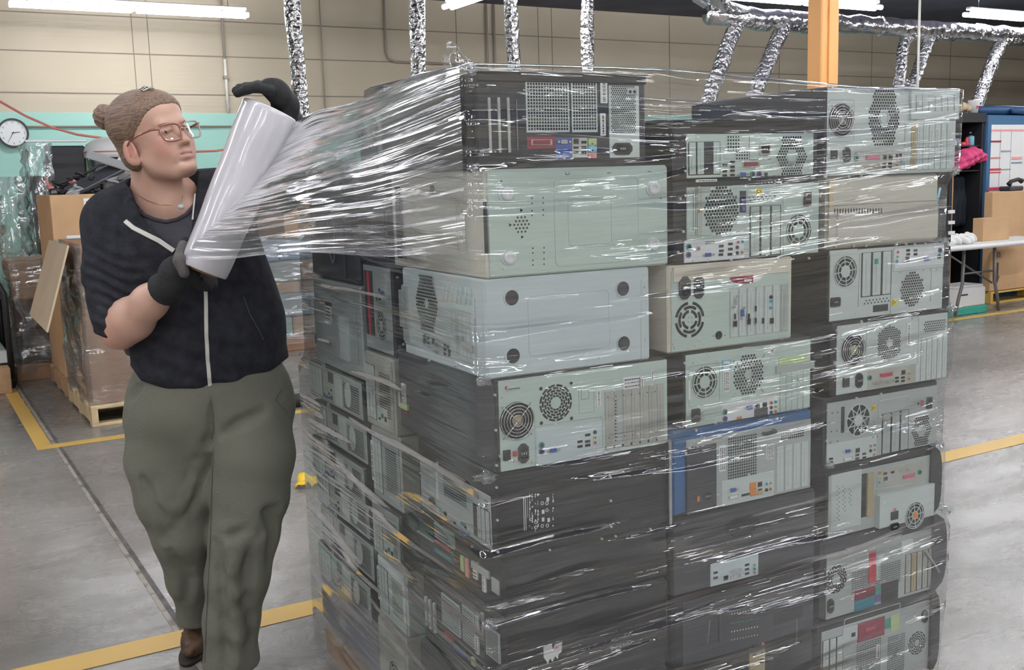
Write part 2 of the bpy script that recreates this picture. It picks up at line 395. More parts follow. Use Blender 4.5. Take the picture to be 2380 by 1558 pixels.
# foil ducts
def foil(name, sc, st=.9):
    mt = bpy.data.materials.new(name); mt.use_nodes = True; nt = mt.node_tree; N = nt.nodes; L = nt.links; b = N['Principled BSDF']
    b.inputs['Base Color'].default_value = (.78, .78, .80, 1); b.inputs['Metallic'].default_value = 1; b.inputs['Roughness'].default_value = .22
    tc = N.new('ShaderNodeTexCoord'); v = N.new('ShaderNodeTexVoronoi'); v.inputs['Scale'].default_value = sc; nz = N.new('ShaderNodeTexNoise'); nz.inputs['Scale'].default_value = sc*1.3; nz.inputs['Detail'].default_value = 3
    L.new(tc.outputs['Object'], v.inputs['Vector']); L.new(tc.outputs['Object'], nz.inputs[0])
    ad = N.new('ShaderNodeMath'); L.new(v.outputs['Distance'], ad.inputs[0]); L.new(nz.outputs[0], ad.inputs[1])
    bp = N.new('ShaderNodeBump'); bp.inputs['Strength'].default_value = st; bp.inputs['Distance'].default_value = .03; L.new(ad.outputs[0], bp.inputs['Height']); L.new(bp.outputs[0], b.inputs['Normal'])
    MATS[name] = mt
foil('foil', 22); foil('foil_smooth', 9, .6)
DB, DZ = 9.0, 3.12
def duct_x(px, b=DB):
    v = ray(px, 60); # point on vertical plane b
    t = b/(v@VB); P = v*t; return P@UB
main = empty('foil_air_duct', (0, 0, 0), RB); tag(main, 'large silver foil air duct running level under the dark ceiling at upper right', 'duct')
pts = []
for i in range(60):
    a = 7.75+i*.19; pts.append((a, DB+.012*math.sin(i*1.9), DZ+.010*math.sin(i*2.7)))
MB().tube(pts, .105, 'foil_smooth', 18, rs=[.105+.006*math.sin(i*2.2) for i in range(60)]).build('duct_run', main)
MB().tube([(8.35, DB, DZ), (7.95, DB-.02, DZ+.06), (7.7, DB-.1, DZ+.25), (7.6, DB-.2, DZ+.55)], .10, 'foil_smooth', 14).build('elbow', main)
MB().tube([(8.0, DB+.1, DZ+.05), (7.75, DB+.2, DZ+.2), (7.55, DB+.3, DZ+.6)], .05, 'foil_smooth', 10).build('branch_duct', main)
for a in (8.9, 10.4, 12.2, 14.1, 16): MB().tube([(a-.02, DB, DZ), (a+.02, DB, DZ)], .116, 'foil', 16).build('clamp_band', main)
names = {683: 'leftmost vertical silver foil duct, right of the gloved hand', 970: 'vertical silver foil duct just left of the crumpled film peak', 1190: 'vertical silver foil duct right of the crumpled film peak', 1365: 'vertical silver foil duct above the middle of the top black computer'}
for i, (px, lab) in enumerate(names.items()):
    a = duct_x(px); r = (.068, .072, .066, .066)[i]; lean = (.03, -.03, .03, -.015)[i]
    ps = [(a+lean*(k-3)*.35, DB+.01*math.sin(k*3), 3.9-.35*k+.0) for k in range(8)]
    rs = [r+(.004 if k % 2 else -.003) for k in range(8)]
    o = MB().tube(ps, r, 'foil', 16, rs=rs).build('foil_drop_duct'); o.rotation_euler = (0, 0, RB); tag(o, lab, 'duct', 'foil drop ducts')
def bpt(x, y, b):
    v = ray(x, y); t = b/(v@VB); P = Oc+v*t; return (P@UB, b, P[2])
for (x0, y0, x1, y1, r, lab) in ((1715, 40, 1620, 300, .085, 'leaning foil duct, leftmost of those branching from the large level duct'), (1822, 52, 1730, 270, .085, 'leaning foil duct just left of the orange column'),
        (2100, 90, 2083, 260, .07, 'bent foil duct with a curled top right of the orange column'), (2160, 85, 2098, 260, .075, 'leaning foil duct right behind the curled one'), (2325, 92, 2262, 262, .085, 'leaning foil duct above the dark cabinet at right')):
    q0 = np.array(bpt(x0, y0, DB)); q1 = np.array(bpt(x1, y1, DB-.25))
    top = q0+np.array([.10, 0, .0]); top[2] = DZ-.03
    ps = [top+np.array([.35, .02, -.03]), top+np.array([.18, 0, -.02]), q0+np.array([0, -.02, -.02])]
    for k in range(1, 9): ps.append(q0+(q1-q0)*k/8+np.array([.008*math.sin(k*2.3), 0, -.02]))
    o = MB().tube(ps, r, 'foil', 16, rs=[r*(.96+.08*(k % 2)) for k in range(len(ps))]).build('foil_branch_duct'); o.rotation_euler = (0, 0, RB); tag(o, lab, 'duct', 'leaning foil ducts')
# rods hanging at right
for (x, r, m, lab) in ((2138, .012, 'conduit_pale', 'thin pale rod hanging from the ceiling right of the leaning ducts'),):
    q0 = np.array(bpt(x, 0, 7.6)); o = MB().tube([(q0[0], 7.6, 3.86), (q0[0], 7.6, 1.5)], r, m, 8).build('hanging_rod'); o.rotation_euler = (0, 0, RB); tag(o, lab, 'rod')
# orange column
mat('orange_paint', (.80, .40, .14), .55); 
q = np.array(bpt(1911, 185, 7.2))
o = MB().box(q[0]-.10, 7.12, 0, q[0]+.10, 7.30, 3.86, 'orange_paint', .012).box(q[0]-.02, 7.10, .0, q[0]+.10, 7.122, 3.86, 'orange_paint', .004).build('orange_column'); o.rotation_euler = (0, 0, RB)
tag(o, 'orange painted steel column standing behind the wrapped stack', 'column')

# ------------------------------------------------------------------ the stack: discarded desktop computers on a pallet
class Case:
    """a computer case lying in the stack. side 'front' faces the camera's right-hand face of the stack, 'left' the other.
    Features are placed on the visible face (local x to the right, z up, -y towards the viewer)."""
    def __init__(s, name, label, side, r, z0, z1, depth, body, w0=0, cat='computer', group=None, bev=.004):
        s.side = side; s.z0 = z0; s.w0 = w0; s.W = abs(r[1]-r[0]); s.H = z1-z0; s.D = depth; s.r = r; s.loc = False
        if side == 'front': P = S(r[0], w0, z0); rz = SA
        else: P = S(w0, max(r), z0); rz = SA-math.pi/2
        s.e = empty(name, P, rz); tag(s.e, label, cat, group)
        s.ch = MB().box(0, 0, 0, s.W, depth, s.H, body, bev).build('chassis', s.e)
        s.last = s.e
    def L(s, x, y):
        if s.loc: return x, y
        if s.side == 'front':
            u, z = onfront(x, y, s.w0); return u-s.r[0], z-s.z0
        w, z = onleft(x, y, s.w0); return max(s.r)-w, z-s.z0
    def R(s, q, m=.003):          # rectangle from its top-left and bottom-right corners, kept on the face
        x0, z1 = s.L(q[0], q[1]); x1, z0 = s.L(q[2], q[3])
        x0, x1 = sorted((x0, x1)); z0, z1 = sorted((z0, z1))
        return max(x0, m), max(z0, m), min(x1, s.W-m), min(z1, s.H-m)
    def panel(s, q, m='galv', name='rear_panel', y0=-.003, par=None, y1=0, rim=None):
        x0, z0, x1, z1 = s.R(q); mb = MB().box(x0, y0, z0, x1, y1, z1, m, min(.0015, (y1-y0)/2.5))
        if rim:
            mb.box(x0, y0-.003, z0, x1, y0, z0+.004, rim).box(x0, y0-.003, z1-.004, x1, y0, z1, rim)
        o = mb.build(name, par or s.e); s.pn = o
        return o
    def vent(s, x, y, w, h, shape='c', pitch=.0075, hr=.0029, hub=0, m='hole', n=6, name='vent_grille', plate=None, y0=-.0036):
        cx, cz = s.L(x, y); mb = MB(); rows = int(h/pitch)+3; cols = int(w/pitch)+3; dz = pitch*.866 if n != 4 else pitch
        if plate: mb.box(cx-w/2-.003, y0, cz-h/2-.003, cx+w/2+.003, 0, cz+h/2+.003, plate)
        for j in range(-rows, rows+1):
            for i in range(-cols, cols+1):
                a = i*pitch+(pitch/2 if (j % 2 and n != 4) else 0); c = j*dz
                if shape == 'c': ok = (a/(w/2))**2+(c/(h/2))**2 <= 1
                elif shape == 'h': ok = abs(c) <= h/2 and abs(a) <= w/2*(1-.42*abs(c)/(h/2))+1e-6 and abs(a) < w/2
                elif shape == 'v': ok = abs(a) <= w/2 and abs(c) <= h/2*(1-.45*abs(a)/(w/2))
                else: ok = abs(a) <= w/2 and abs(c) <= h/2
                if not ok or (hub and a*a+c*c < hub*hub): continue
                if not (.002 < cx+a < s.W-.002 and .002 < cz+c < s.H-.002): continue
                mb.disc(cx+a, cz+c, hr, y0-.0004, m, n, rot=math.pi/4 if n == 4 else math.pi/6)
        if hub and hub > .009: mb.ring(cx, cz, hub*.8, .0008, y0-.0006, 'galv', 20)
        if not mb.v: return None
        return mb.build(name, s.e)
    def fanwire(s, x, y, r, hub='chrome', rings=4, shadow='hole'):
        cx, cz = s.L(x, y)
        f = MB().disc(cx, cz, r*1.06, -.0038, shadow, 28)
        for k in range(7):
            a = k*2*math.pi/7
            f.poly([(cx+r*q*math.cos(a+d), cz+r*q*math.sin(a+d)) for q, d in ((.35, 0), (.95, .15), (.95, .62), (.38, .45))], -.0042, 'port_dark')
        f = f.build('fan', s.e)
        MB().disc(cx, cz, r*.30, -.0052, hub, 20, y1=-.004).build('hub', f)
        g = MB()
        for k in range(rings): g.tube([(cx+r*(.32+.72*k/(rings-1))*math.cos(a), -.0085, cz+r*(.32+.72*k/(rings-1))*math.sin(a)) for a in np.linspace(0, 2*math.pi, 30)[:-1]], .0011, 'chrome', 5, closed=True)
        for a in (.8, .8+math.pi/2): g.tube([(cx-r*1.3*math.cos(a), -.0055, cz-r*1.3*math.sin(a)), (cx-r*math.cos(a), -.0095, cz-r*math.sin(a)), (cx+r*math.cos(a), -.0095, cz+r*math.sin(a)), (cx+r*1.3*math.cos(a), -.0055, cz+r*1.3*math.sin(a))], .0011, 'chrome', 5)
        g.build('wire_guard', s.e); return f
    def fanstamp(s, x, y, r, hub=.36, m='galv_light', spokes=8, rings=(.62, .86), hm=None, swirl=0):
        cx, cz = s.L(x, y)
        f = MB().disc(cx, cz, r, -.0038, 'hole', 32).build('fan', s.e)
        g = MB().disc(cx, cz, r*hub, -.0052, m, 20, y1=-.004)
        for q in (rings if not swirl else ()): g.ring(cx, cz, r*q, .0011, -.005, m, 30)
        g.ring(cx, cz, r, .0012, -.005, m, 32)
        for k in range(spokes):
            a = 2*math.pi*k/spokes+.1; w_ = .0011
            for sg in ((1, -1) if swirl else (1,)):
                a2 = a+swirl*sg; p0 = (cx+r*hub*math.cos(a), cz+r*hub*math.sin(a)); p1 = (cx+r*math.cos(a2), cz+r*math.sin(a2))
                d = np.array([p1[0]-p0[0], p1[1]-p0[1]]); nn = np.array([-d[1], d[0]])/np.linalg.norm(d)*w_
                g.poly([(p0[0]+nn[0], p0[1]+nn[1]), (p0[0]-nn[0], p0[1]-nn[1]), (p1[0]-nn[0], p1[1]-nn[1]), (p1[0]+nn[0], p1[1]+nn[1])], -.005, m, -.004)
        g.build('fan_guard', f)
        if hm: MB().disc(cx, cz, r*hub*.8, -.0058, hm, 18, y1=-.005).build('hub', f)
    def fanarc(s, x, y, r, rings=4, seg=10, m='hole', t=None, r0=.38):
        cx, cz = s.L(x, y); mb = MB(); t = t or r*.055
        for k in range(rings):
            rr = r*(r0+(1-r0)*k/max(1, rings-1))
            for q in range(seg):
                a = 2*math.pi*(q+.5*(k % 2))/seg; mb.ring(cx, cz, rr, t, -.0036, m, 5, y1=-.003, a0=a+.5/seg, a1=a+2*math.pi/seg-.9/seg)
        return mb.build('vent_grille', s.e)
    def slots(s, q, n, m='slot_metal', dark=(), filled=None, frame='port_dark', lean=0):
        x0, z0, x1, z1 = s.R(q); fr = MB().box(x0, -.0034, z0, x1, 0, z1, frame).build('slot_bay', s.e); w = (x1-x0)/n
        for k in range(n):
            if k in dark: continue
            mm = (filled or {}).get(k, m)
            a, b = x0+w*(k+.1), x0+w*(k+.9)
            MB().box(a, -.0052, z0+.002, b, -.003, z1-.001, mm, .0007).box(a+w*.3, -.0062, z0+.012, b-w*.3, -.005, z1-.014, mm, .0004).build('slot_cover', fr)
    def port(s, kind, x, y, par=None, v=0):
        cx, cz = s.L(x, y); mb = MB(); name = 'port'
        def rct(w, h, m, d=-.007):
            if v: w, h = h, w
            mb.box(cx-w/2, d, cz-h/2, cx+w/2, -.003, cz+h/2, m)
        if kind in ('psg', 'psp'):
            name = 'keyboard_port'; mb.disc(cx, cz, .0068, -.0062, 'port_green' if kind == 'psg' else 'port_purple', 16, y1=-.003); mb.disc(cx, cz, .0045, -.0064, 'port_dark', 12)
        elif kind in ('vga', 'vgaw'):
            name = 'monitor_port'; w, h = (.016, .008) if not v else (.008, .016); c = 'port_blue' if kind == 'vga' else 'chrome'
            mb.poly([(cx-w/2, cz-h/2*.8), (cx-w/2+.001, cz+h/2), (cx+w/2-.001, cz+h/2), (cx+w/2, cz-h/2*.8), (cx+w/2-.003, cz-h/2), (cx-w/2+.003, cz-h/2)], -.008, c, -.003)
            mb.disc(cx-w/2-.005*(not v), cz-(w if v else 0)-.004*v, .0028, -.009, 'chrome', 6, y1=-.003); mb.disc(cx+w/2+.005*(not v), cz+(w if v else 0)+.004*v, .0028, -.009, 'chrome', 6, y1=-.003)
        elif kind == 'dvi': name = 'monitor_port'; rct(.030, .009, 'chrome', -.0062); rct(.025, .0062, 'white_plastic')
        elif kind in ('par', 'parp', 'parr'):
            name = 'printer_port'; mm = {'par': 'darkred', 'parp': 'pink', 'parr': 'red'}[kind]; rct(.048, .011, 'chrome', -.0055); rct(.036, .0085, mm, -.008)
        elif kind == 'usb': name = 'usb_port'; rct(.0135, .0065, 'chrome', -.0052); rct(.0118, .005, 'hole', -.0056)
        elif kind == 'lan': name = 'network_port'; rct(.015, .013, 'chrome', -.0052); rct(.012, .010, 'hole', -.0056)
        elif kind in ('ap', 'al', 'ac', 'ao', 'ak'):
            name = 'audio_jack'; c = {'ap': 'port_pink', 'al': 'port_lime', 'ac': 'port_cyan', 'ao': 'orange_port', 'ak': 'port_dark'}[kind]
            mb.disc(cx, cz, .0042, -.0062, c, 12, y1=-.003); mb.disc(cx, cz, .0019, -.0064, 'hole', 8)
        elif kind == 'rca': name = 'video_jack'; mb.disc(cx, cz, .005, -.011, 'chrome', 12, y1=-.003); mb.disc(cx, cz, .0032, -.0112, 'red', 10)
        elif kind == 'sma': name = 'antenna_jack'; mb.disc(cx, cz, .0045, -.012, 'card_gold', 10, y1=-.003)
        elif kind == 'hdmi': name = 'video_jack'; rct(.014, .006, 'orange_port', -.0056)
        o = mb.build(name, par or s.e); return o
    def io(s, q, m='galv_light', ports=()):
        x0, z0, x1, z1 = s.R(q); p = MB().box(x0, -.0042, z0, x1, 0, z1, m, .0008).build('port_panel', s.e)
        for t in ports: s.port(*t, par=p)
        return p
    def inlet(s, x, y, w=.024, h=.028, oct_=True, m='port_dark'):
        cx, cz = s.L(x, y); c = min(w, h)*(.32 if oct_ else .12)
        P = [(cx-w/2+c, cz-h/2), (cx+w/2-c, cz-h/2), (cx+w/2, cz-h/2+c), (cx+w/2, cz+h/2-c), (cx+w/2-c, cz+h/2), (cx-w/2+c, cz+h/2), (cx-w/2, cz+h/2-c), (cx-w/2, cz-h/2+c)]
        o = MB().poly(P, -.0075, m, -.002).build('power_inlet', s.e)
        k = MB().poly([(cx+(a-cx)*.72, cz+(b-cz)*.72) for a, b in P], -.0078, 'hole')
        for d in (-1, 0, 1): k.box(cx+d*.005-.001, -.0088, cz-.002, cx+d*.005+.001, -.0076, cz+.002, 'galv')
        k.build('socket', o)
    def label(s, x, y, w, h, m='label', lines=4, vert=None, name='label', bars=False, y0=-.0048):
        cx, cz = s.L(x, y); vert = h > w if vert is None else vert
        o = MB().box(cx-w/2, y0, cz-h/2, cx+w/2, 0, cz+h/2, m, .0006).build(name, s.e)
        k = MB(); A, Bq = (h, w) if vert else (w, h)
        for i in range(lines):
            t = -Bq/2+Bq*(i+.8)/(lines+.6); p = -A*.42; 
            while p < A*.40:
                ln = min(A*random.uniform(.04, .16) if not bars else .0012, A*.42-p); th = Bq*.22/lines*1.3 if not bars else Bq*.4
                r = (p, t-th/2, p+ln, t+th/2); p += ln+(A*.035 if not bars else random.choice((.0009, .0016, .0024)))
                if vert: k.box(cx-r[3], y0-.0004, cz+r[0], cx-r[1], y0, cz+r[2], 'ink')
                else: k.box(cx+r[0], y0-.0004, cz+r[1], cx+r[2], y0, cz+r[3], 'ink')
            if bars: break
        if k.v: k.build('print', o)
        return o
    def rect(s, q, m, name='plate', y0=-.0045, bev=.0006):
        x0, z0, x1, z1 = s.R(q, .001); return MB().box(x0, y0, z0, x1, 0, z1, m, bev).build(name, s.e)
    def warn(s, x, y, w=.013, h=.013):
        cx, cz = s.L(x, y); o = MB().box(cx-w/2, -.0046, cz-h/2, cx+w/2, 0, cz+h/2, 'yellow', .0005).build('warning_sticker', s.e)
        k = MB(); p = [(cx-.005, cz+.004), (cx+.005, cz), (cx-.005, cz-.004)]
        for i in range(3):
            a, b = np.array(p[i]), np.array(p[(i+1) % 3]); d = (b-a); nn = np.array([-d[1], d[0]])/np.linalg.norm(d)*.0005
            k.poly([tuple(a+nn), tuple(a-nn), tuple(b-nn), tuple(b+nn)], -.0051, 'ink', -.0046)
        k.build('print', o)
    def screws(s, pts, r=.0035, m='screwm'):
        for x, y in pts:
            cx, cz = s.L(x, y); MB().disc(cx, cz, r, -.0042, m, 10, y1=0).disc(cx, cz, r*.6, -.0058, m, 10, y1=-.0042).build('screw', s.e)
    def holes(s, pts, r=.0016, m='hole', name='hole', n=8, y0=-.0044):
        mb = MB()
        for x, y in pts:
            cx, cz = s.L(x, y); mb.disc(cx, cz, r, y0, m, n)
        return mb.build(name, s.e)
    def lines(s, segs, m, r=.0006, name='seam', y0=-.0034):
        mb = MB()
        for a in segs:
            p = [s.L(*q) for q in a]
            for i in range(len(p)-1):
                (xa, za), (xb, zb) = p[i], p[i+1]; mb.tube([(xa, y0, za), (xb, y0, zb)], r, m, 4)
        return mb.build(name, s.e)
    def emboss(s, q, m, r=.010, name='embossing', t=.0008, y0=-.0034):
        x0, z0, x1, z1 = s.R(q); pts = []
        for cx, cz, a0 in ((x1-r, z1-r, 0), (x0+r, z1-r, 90), (x0+r, z0+r, 180), (x1-r, z0+r, 270)):
            for k in range(5): a = math.radians(a0+k*22.5); pts.append((cx+r*math.cos(a), y0, cz+r*math.sin(a)))
        return MB().tube(pts, t, m, 4, closed=True).build(name, s.e)

ZA = [.12, .35, .553, .681, .862, 1.056, 1.257, 1.470, 1.657]
ZB = [.12, .33, .505, .69, .888, 1.062, 1.255, 1.436, 1.562]
ZC = [.12, .34, .55, .735, .906, 1.088, 1.262, 1.433, 1.638]
GRP = 'scrapped computers stacked on the pallet'
def mk(name, label, side, r, z0, z1, d, body, w0=0, cat='computer', bev=.004): return Case(name, label, side, r, z0, z1-.0015, d, body, w0, cat, GRP, bev)

# --- near column (A), top to bottom
c = mk('computer_tower', 'black computer topmost at the near corner with bright square grilles and red and blue ports', 'front', (0, .393), ZA[7], ZA[8], .50, 'black_case')
c.panel((1108, 180, 1497, 372), 'navy_case')
for x in (1136, 1158, 1180): c.rect((x-5, 227, x+5, 355), 'galv_warm', 'slot_cover', -.006)
c.rect((1198, 232, 1201, 350), 'galv_warm', 'slot_divider', -.005); c.rect((1121, 348, 1212, 360), 'black_case', 'slot_frame')
for q in ((1222, 191, 1319, 304), (1328, 191, 1384, 304)):
    x0, z0, x1, z1 = c.R(q); c.loc = True; c.vent((x0+x1)/2, (z0+z1)/2, x1-x0, z1-z0, 'r', .0062, .0031, n=4, plate='galv_light'); c.loc = False
c.label(1401, 215, .017, .044, lines=1, bars=True); c.label(1399, 290, .013, .045, lines=1)
p = c.rect((1412, 199, 1484, 366), 'galv_light', 'power_supply', -.0046)
c.vent(1446, 255, .060, .092, 'r', .0048, .0018, y0=-.0048); c.rect((1453, 206, 1477, 221), 'galv', 'speaker_panel', -.007); c.holes([(1460, 214), (1470, 214)], .0034, y0=-.0076); c.inlet(1443, 346, .048, .024)
c.io((1222, 318, 1289, 346), 'darkred', [('par', 1256, 331)]); c.io((1289, 320, 1327, 367), 'port_blue', [('vgaw', 1307, 330), ('vga', 1308, 355)])
c.io((1327, 321, 1364, 366), 'galv', [('lan', 1336, 329), ('usb', 1354, 331), ('usb', 1354, 343), ('usb', 1336, 344), ('usb', 1336, 355), ('usb', 1354, 355)])
c.io((1365, 322, 1385, 337), 'port_lime', [('al', 1373, 335)]); c.io((1365, 338, 1385, 354), 'port_cyan', [('ac', 1373, 350)]); c.io((1365, 355, 1385, 368), 'port_pink', [])
x0, z0, x1, z1 = c.R((1108, 158, 1500, 180), 0); MB().box(0, -.006, c.H-.022, c.W, 0, c.H-.002, 'black_case', .003).box(0, -.012, c.H-.006, c.W, -.005, c.H-.001, 'black_case', .002).build('lid_lip', c.e)

c = mk('computer_tower', 'beige tower on its back edge showing a pale green underside with four round feet', 'front', (.012, .447), ZA[6], ZA[7], .478, 'green_metal')
c.panel((1130, 400, 1552, 640), 'green_metal', 'base_plate')
for x, y in ((1173, 450), (1179, 598), (1514, 438), (1513, 568)):
    cx, cz = c.L(x, y); o = MB().disc(cx, cz, .0165, -.005, 'white_metal', 24, y1=-.003).build('foot', c.e)
    MB().lathe([(.0145, 0), (.014, .004), (.0115, .006), (.006, .0062), (.0058, .004), (.0028, .004)], 'white_plastic', 24).build('pad', o)
    o.children[0].rotation_euler = (math.pi/2, 0, 0); o.children[0].location = (cx+.003, -.004, cz)
c.vent(1210, 522, .036, .034, 'h', .0082, .0022, n=8)
c.holes([(x, y) for x, ys in ((1234, (461, 473, 490, 501)), (1260, (460, 472, 488, 500)), (1236, (577, 588, 605, 616)), (1262, (576, 587, 602, 614))) for y in ys]+[(1163, 421), (1533, 461)], .0017)
c.holes([(1209, 489), (1183, 523), (1211, 551)], .0042, n=3)
c.emboss((1285, 416, 1483, 605), 'green_metal', .012); c.emboss((1318, 462, 1420, 565), 'green_metal', .008)
c.screws([(1139, 619), (1137, 525), (1170, 625), (1545, 400), (1545, 498), (1545, 597), (1519, 603)], .0024)
c.lines([((1313, 400), (1313, 406), (1321, 406), (1321, 400)), ((1409, 402), (1418, 402)), ((1503, 399), (1511, 399))], 'port_dark', .0006, 'latch')
# its front bezel, facing the worker
bz = []; 
for i in range(25):
    t = i/24; w_ = t*.478; bul = .022*(1-abs(2*t-1)**2.6)
    bz.append([(-bul*math.sqrt(max(0, 1-abs(2*s_-1)**5))-.0, w_, s_*c.H) for s_ in np.linspace(0, 1, 9)])
o = MB().grid([[(p[0]+.002, p[1], p[2]) for p in r_] for r_ in bz][::-1], 'beige').box(-.002, 0, 0, .022, .478, c.H, 'beige', .003).build('front_bezel', c.e)
c.rect((1118, 470, 1127, 590), 'port_dark', 'vent_slot', -.004)
def bez(px, py, dx=0):
    w_, z_ = onleft(px, py, .0); return (-.022, w_, z_-ZA[6])
mbb = MB()
for i in range(12):
    y = 440+i*14; w_, z_ = onleft(921+(i-5.5)**2*.0+i*.6, y, -.01); mbb.box(-.021, w_-.012, z_-ZA[6]-.0065, -.0185, w_+.012, z_-ZA[6]+.0065, 'port_dark')
mbb.build('button_strip', c.e)
mg = MB()
for x in (1058, 1063, 1069):
    for y in range(465, 580, 6):
        w_, z_ = onleft(x+(y-520)*.05, y, -.01); mg.box(-.0205, w_-.001, z_-ZA[6]-.0035, -.0175, w_+.001, z_-ZA[6]+.0035, 'beige_warm')
mg.build('groove', c.e)
w_, z_ = onleft(1003, 440, -.01); MB().box(-.023, w_-.006, z_-ZA[6]-.008, -.019, w_+.006, z_-ZA[6]+.008, 'port_dark', .001).build('power_button', c.e)

c = mk('computer_tower', 'white steel tower on its side with four dark round foot holes, below the beige tower', 'front', (.004, .398), ZA[5], ZA[6], .42, 'white_metal')
c.panel((1113, 655, 1497, 870), 'white_metal', 'base_plate')
for x, y in ((1187, 692), (1445, 671), (1190, 827), (1447, 798)):
    cx, cz = c.L(x, y); MB().disc(cx, cz, .0155, -.0045, 'port_dark', 24).ring(cx, cz, .0165, .0012, -.0052, 'white_metal', 26).build('foot_hole', c.e)
c.emboss((1225, 690, 1415, 805), 'white_metal', .01); c.screws([(1391, 832), (1498, 667), (1498, 788)], .0026)
c.lines([((1488, 650), (1488, 840))], 'galv', .0005)
d = Case('x', '', 'left', (0, .42), ZA[5], ZA[6], .1, 'white_metal', .004); 
def leftface(case, depth):
    """feature builder for the left-hand side of a front-facing case"""
    q = Case.__new__(Case); q.side = 'left'; q.z0 = case.z0; q.w0 = case.r[0]; q.W = depth; q.H = case.H; q.r = (0, depth); q.loc = False
    h = bpy.data.objects.new('side', None); q.D = .1
    # parts are parented to the case itself, with the side's transform
    q.e = case.e; q.M = Matrix.Translation((0, depth, 0)) @ Matrix.Rotation(-math.pi/2, 4, 'Z'); bpy.data.objects.remove(h); return q
bpy.data.objects.remove(d.ch); bpy.data.objects.remove(d.e)
def finish(case, q, before):
    for o in case.e.children:
        if o not in before: o.matrix_local = q.M @ o.matrix_local
q = leftface(c, .42); bf = set(c.e.children)
q.panel((932, 660, 1109, 850), 'galv_light')
q.vent(995, 705, .118, .118, 'h', .0085, .0033, .013)
q.rect((928, 662, 956, 795), 'galv', 'recess', -.0045); q.rect((933, 672, 949, 760), 'slot_metal', 'handle', -.012)
q.lines([((x, 662+(x-1034)*.12), (x, 700+(x-1034)*.15)) for x in (1034, 1044, 1054, 1065, 1075, 1086, 1097)], 'galv_light', .0012, 'rib')
q.rect((1029, 715, 1054, 775), 'white_metal', 'cover_plate', -.005)
q.slots((1060, 730, 1109, 838), 5, 'galv_light', dark=(0,), frame='galv')
q.io((984, 776, 1051, 828), 'galv', [('psg', 992, 783), ('psp', 992, 792), ('usb', 1000, 786), ('usb', 1000, 797), ('vgaw', 1022, 800), ('vgaw', 1022, 818), ('usb', 1039, 802), ('usb', 1039, 812), ('usb', 1039, 822), ('lan', 1012, 793), ('usb', 1046, 806), ('ak', 1049, 816), ('ak', 1049, 824)])
q.screws([(940, 800), (1000, 838), (1060, 850), (926, 645)], .003)
finish(c, q, bf)

c = mk('computer_tower', 'dark computer with round wire fan guard and seven slots at the near corner', 'front', (.016, .443), ZA[4], ZA[5], .50, 'charcoal')
c.panel((1156, 884, 1551, 1090), 'green_metal')
c.fanwire(1199, 977, .0365, 'card_gold', 5); c.fanarc(1290, 936, .0365, 5, 12, r0=.40)
c.holes([(1255, 903), (1325, 891), (1256, 983), (1326, 972)], .004, 'port_dark')
c.emboss((1343, 897, 1379, 956), 'galv', .003, t=.0005); c.emboss((1349, 908, 1367, 926), 'port_dark', .001, t=.0003, name='drawing'); c.label(1389, 925, .0105, .038, lines=1, bars=True)
c.label(1466, 889, .045, .027, lines=3); c.label(1487, 889, .014, .024, lines=2); c.label(1514, 873, .005, .026, lines=1)
c.label(1192, 903, .032, .009, 'green_metal', 1, name='maker_mark'); c.rect((1172, 898, 1178, 905), 'red', 'maker_logo')
c.slots((1402, 910, 1543, 1024), 7, 'galv_warm', filled={1: 'slot_metal'}, frame='galv')
c.holes([(1427, 931+i*7.6) for i in range(13)], .0022, n=4, y0=-.0068, name='slot_perforation')
c.holes([(1409+i*18.3, 922-i*2.1) for i in range(7)]+[(1411+i*18.3, 1017-i*2.2) for i in range(7)], .0014, y0=-.0068)
for i in range(7): c.rect((1404+i*18.5, 1038-i*3, 1414+i*18.5, 1042-i*3), 'port_dark', 'latch_slot')
c.io((1244, 1000, 1398, 1062), 'white_metal', [('psg', 1256, 1034), ('psp', 1256, 1049), ('vga', 1283, 1046), ('usb', 1345, 1026), ('usb', 1345, 1037), ('usb', 1363, 1010), ('usb', 1363, 1025), ('usb', 1363, 1034), ('ak', 1380, 1004), ('al', 1380, 1016), ('ap', 1380, 1028)])
c.emboss((1241, 992, 1400, 1068), 'galv', .004, t=.0006)
c.inlet(1214, 1053, .023, .040); c.rect((1167, 1047, 1184, 1068), 'port_dark', 'voltage_switch', -.007); c.rect((1190, 1049, 1198, 1059), 'red', 'rocker_switch', -.008)
c.screws([(1166, 923), (1161, 1060), (1236, 1074), (1194, 1072), (1291, 1071), (1407, 1051), (1289, 987), (1388, 971), (1517, 1032), (1425, 908), (1512, 895)], .0032)
c.rect((1148, 890, 1156, 1100), 'black_case', 'edge_flange', -.004); c.screws([(1149, 918), (1151, 1000), (1153, 1082)], .0028)
q = leftface(c, .50); bf = set(c.e.children)
q.label(941, 921, .022, .062, lines=5); q.rect((934, 935, 951, 955), 'port_lime', 'label_band', -.0056); q.rect((937, 955, 951, 963), 'red', 'label_band', -.0056); q.rect((928, 910, 932, 945), 'label', 'label', -.004)
finish(c, q, bf)

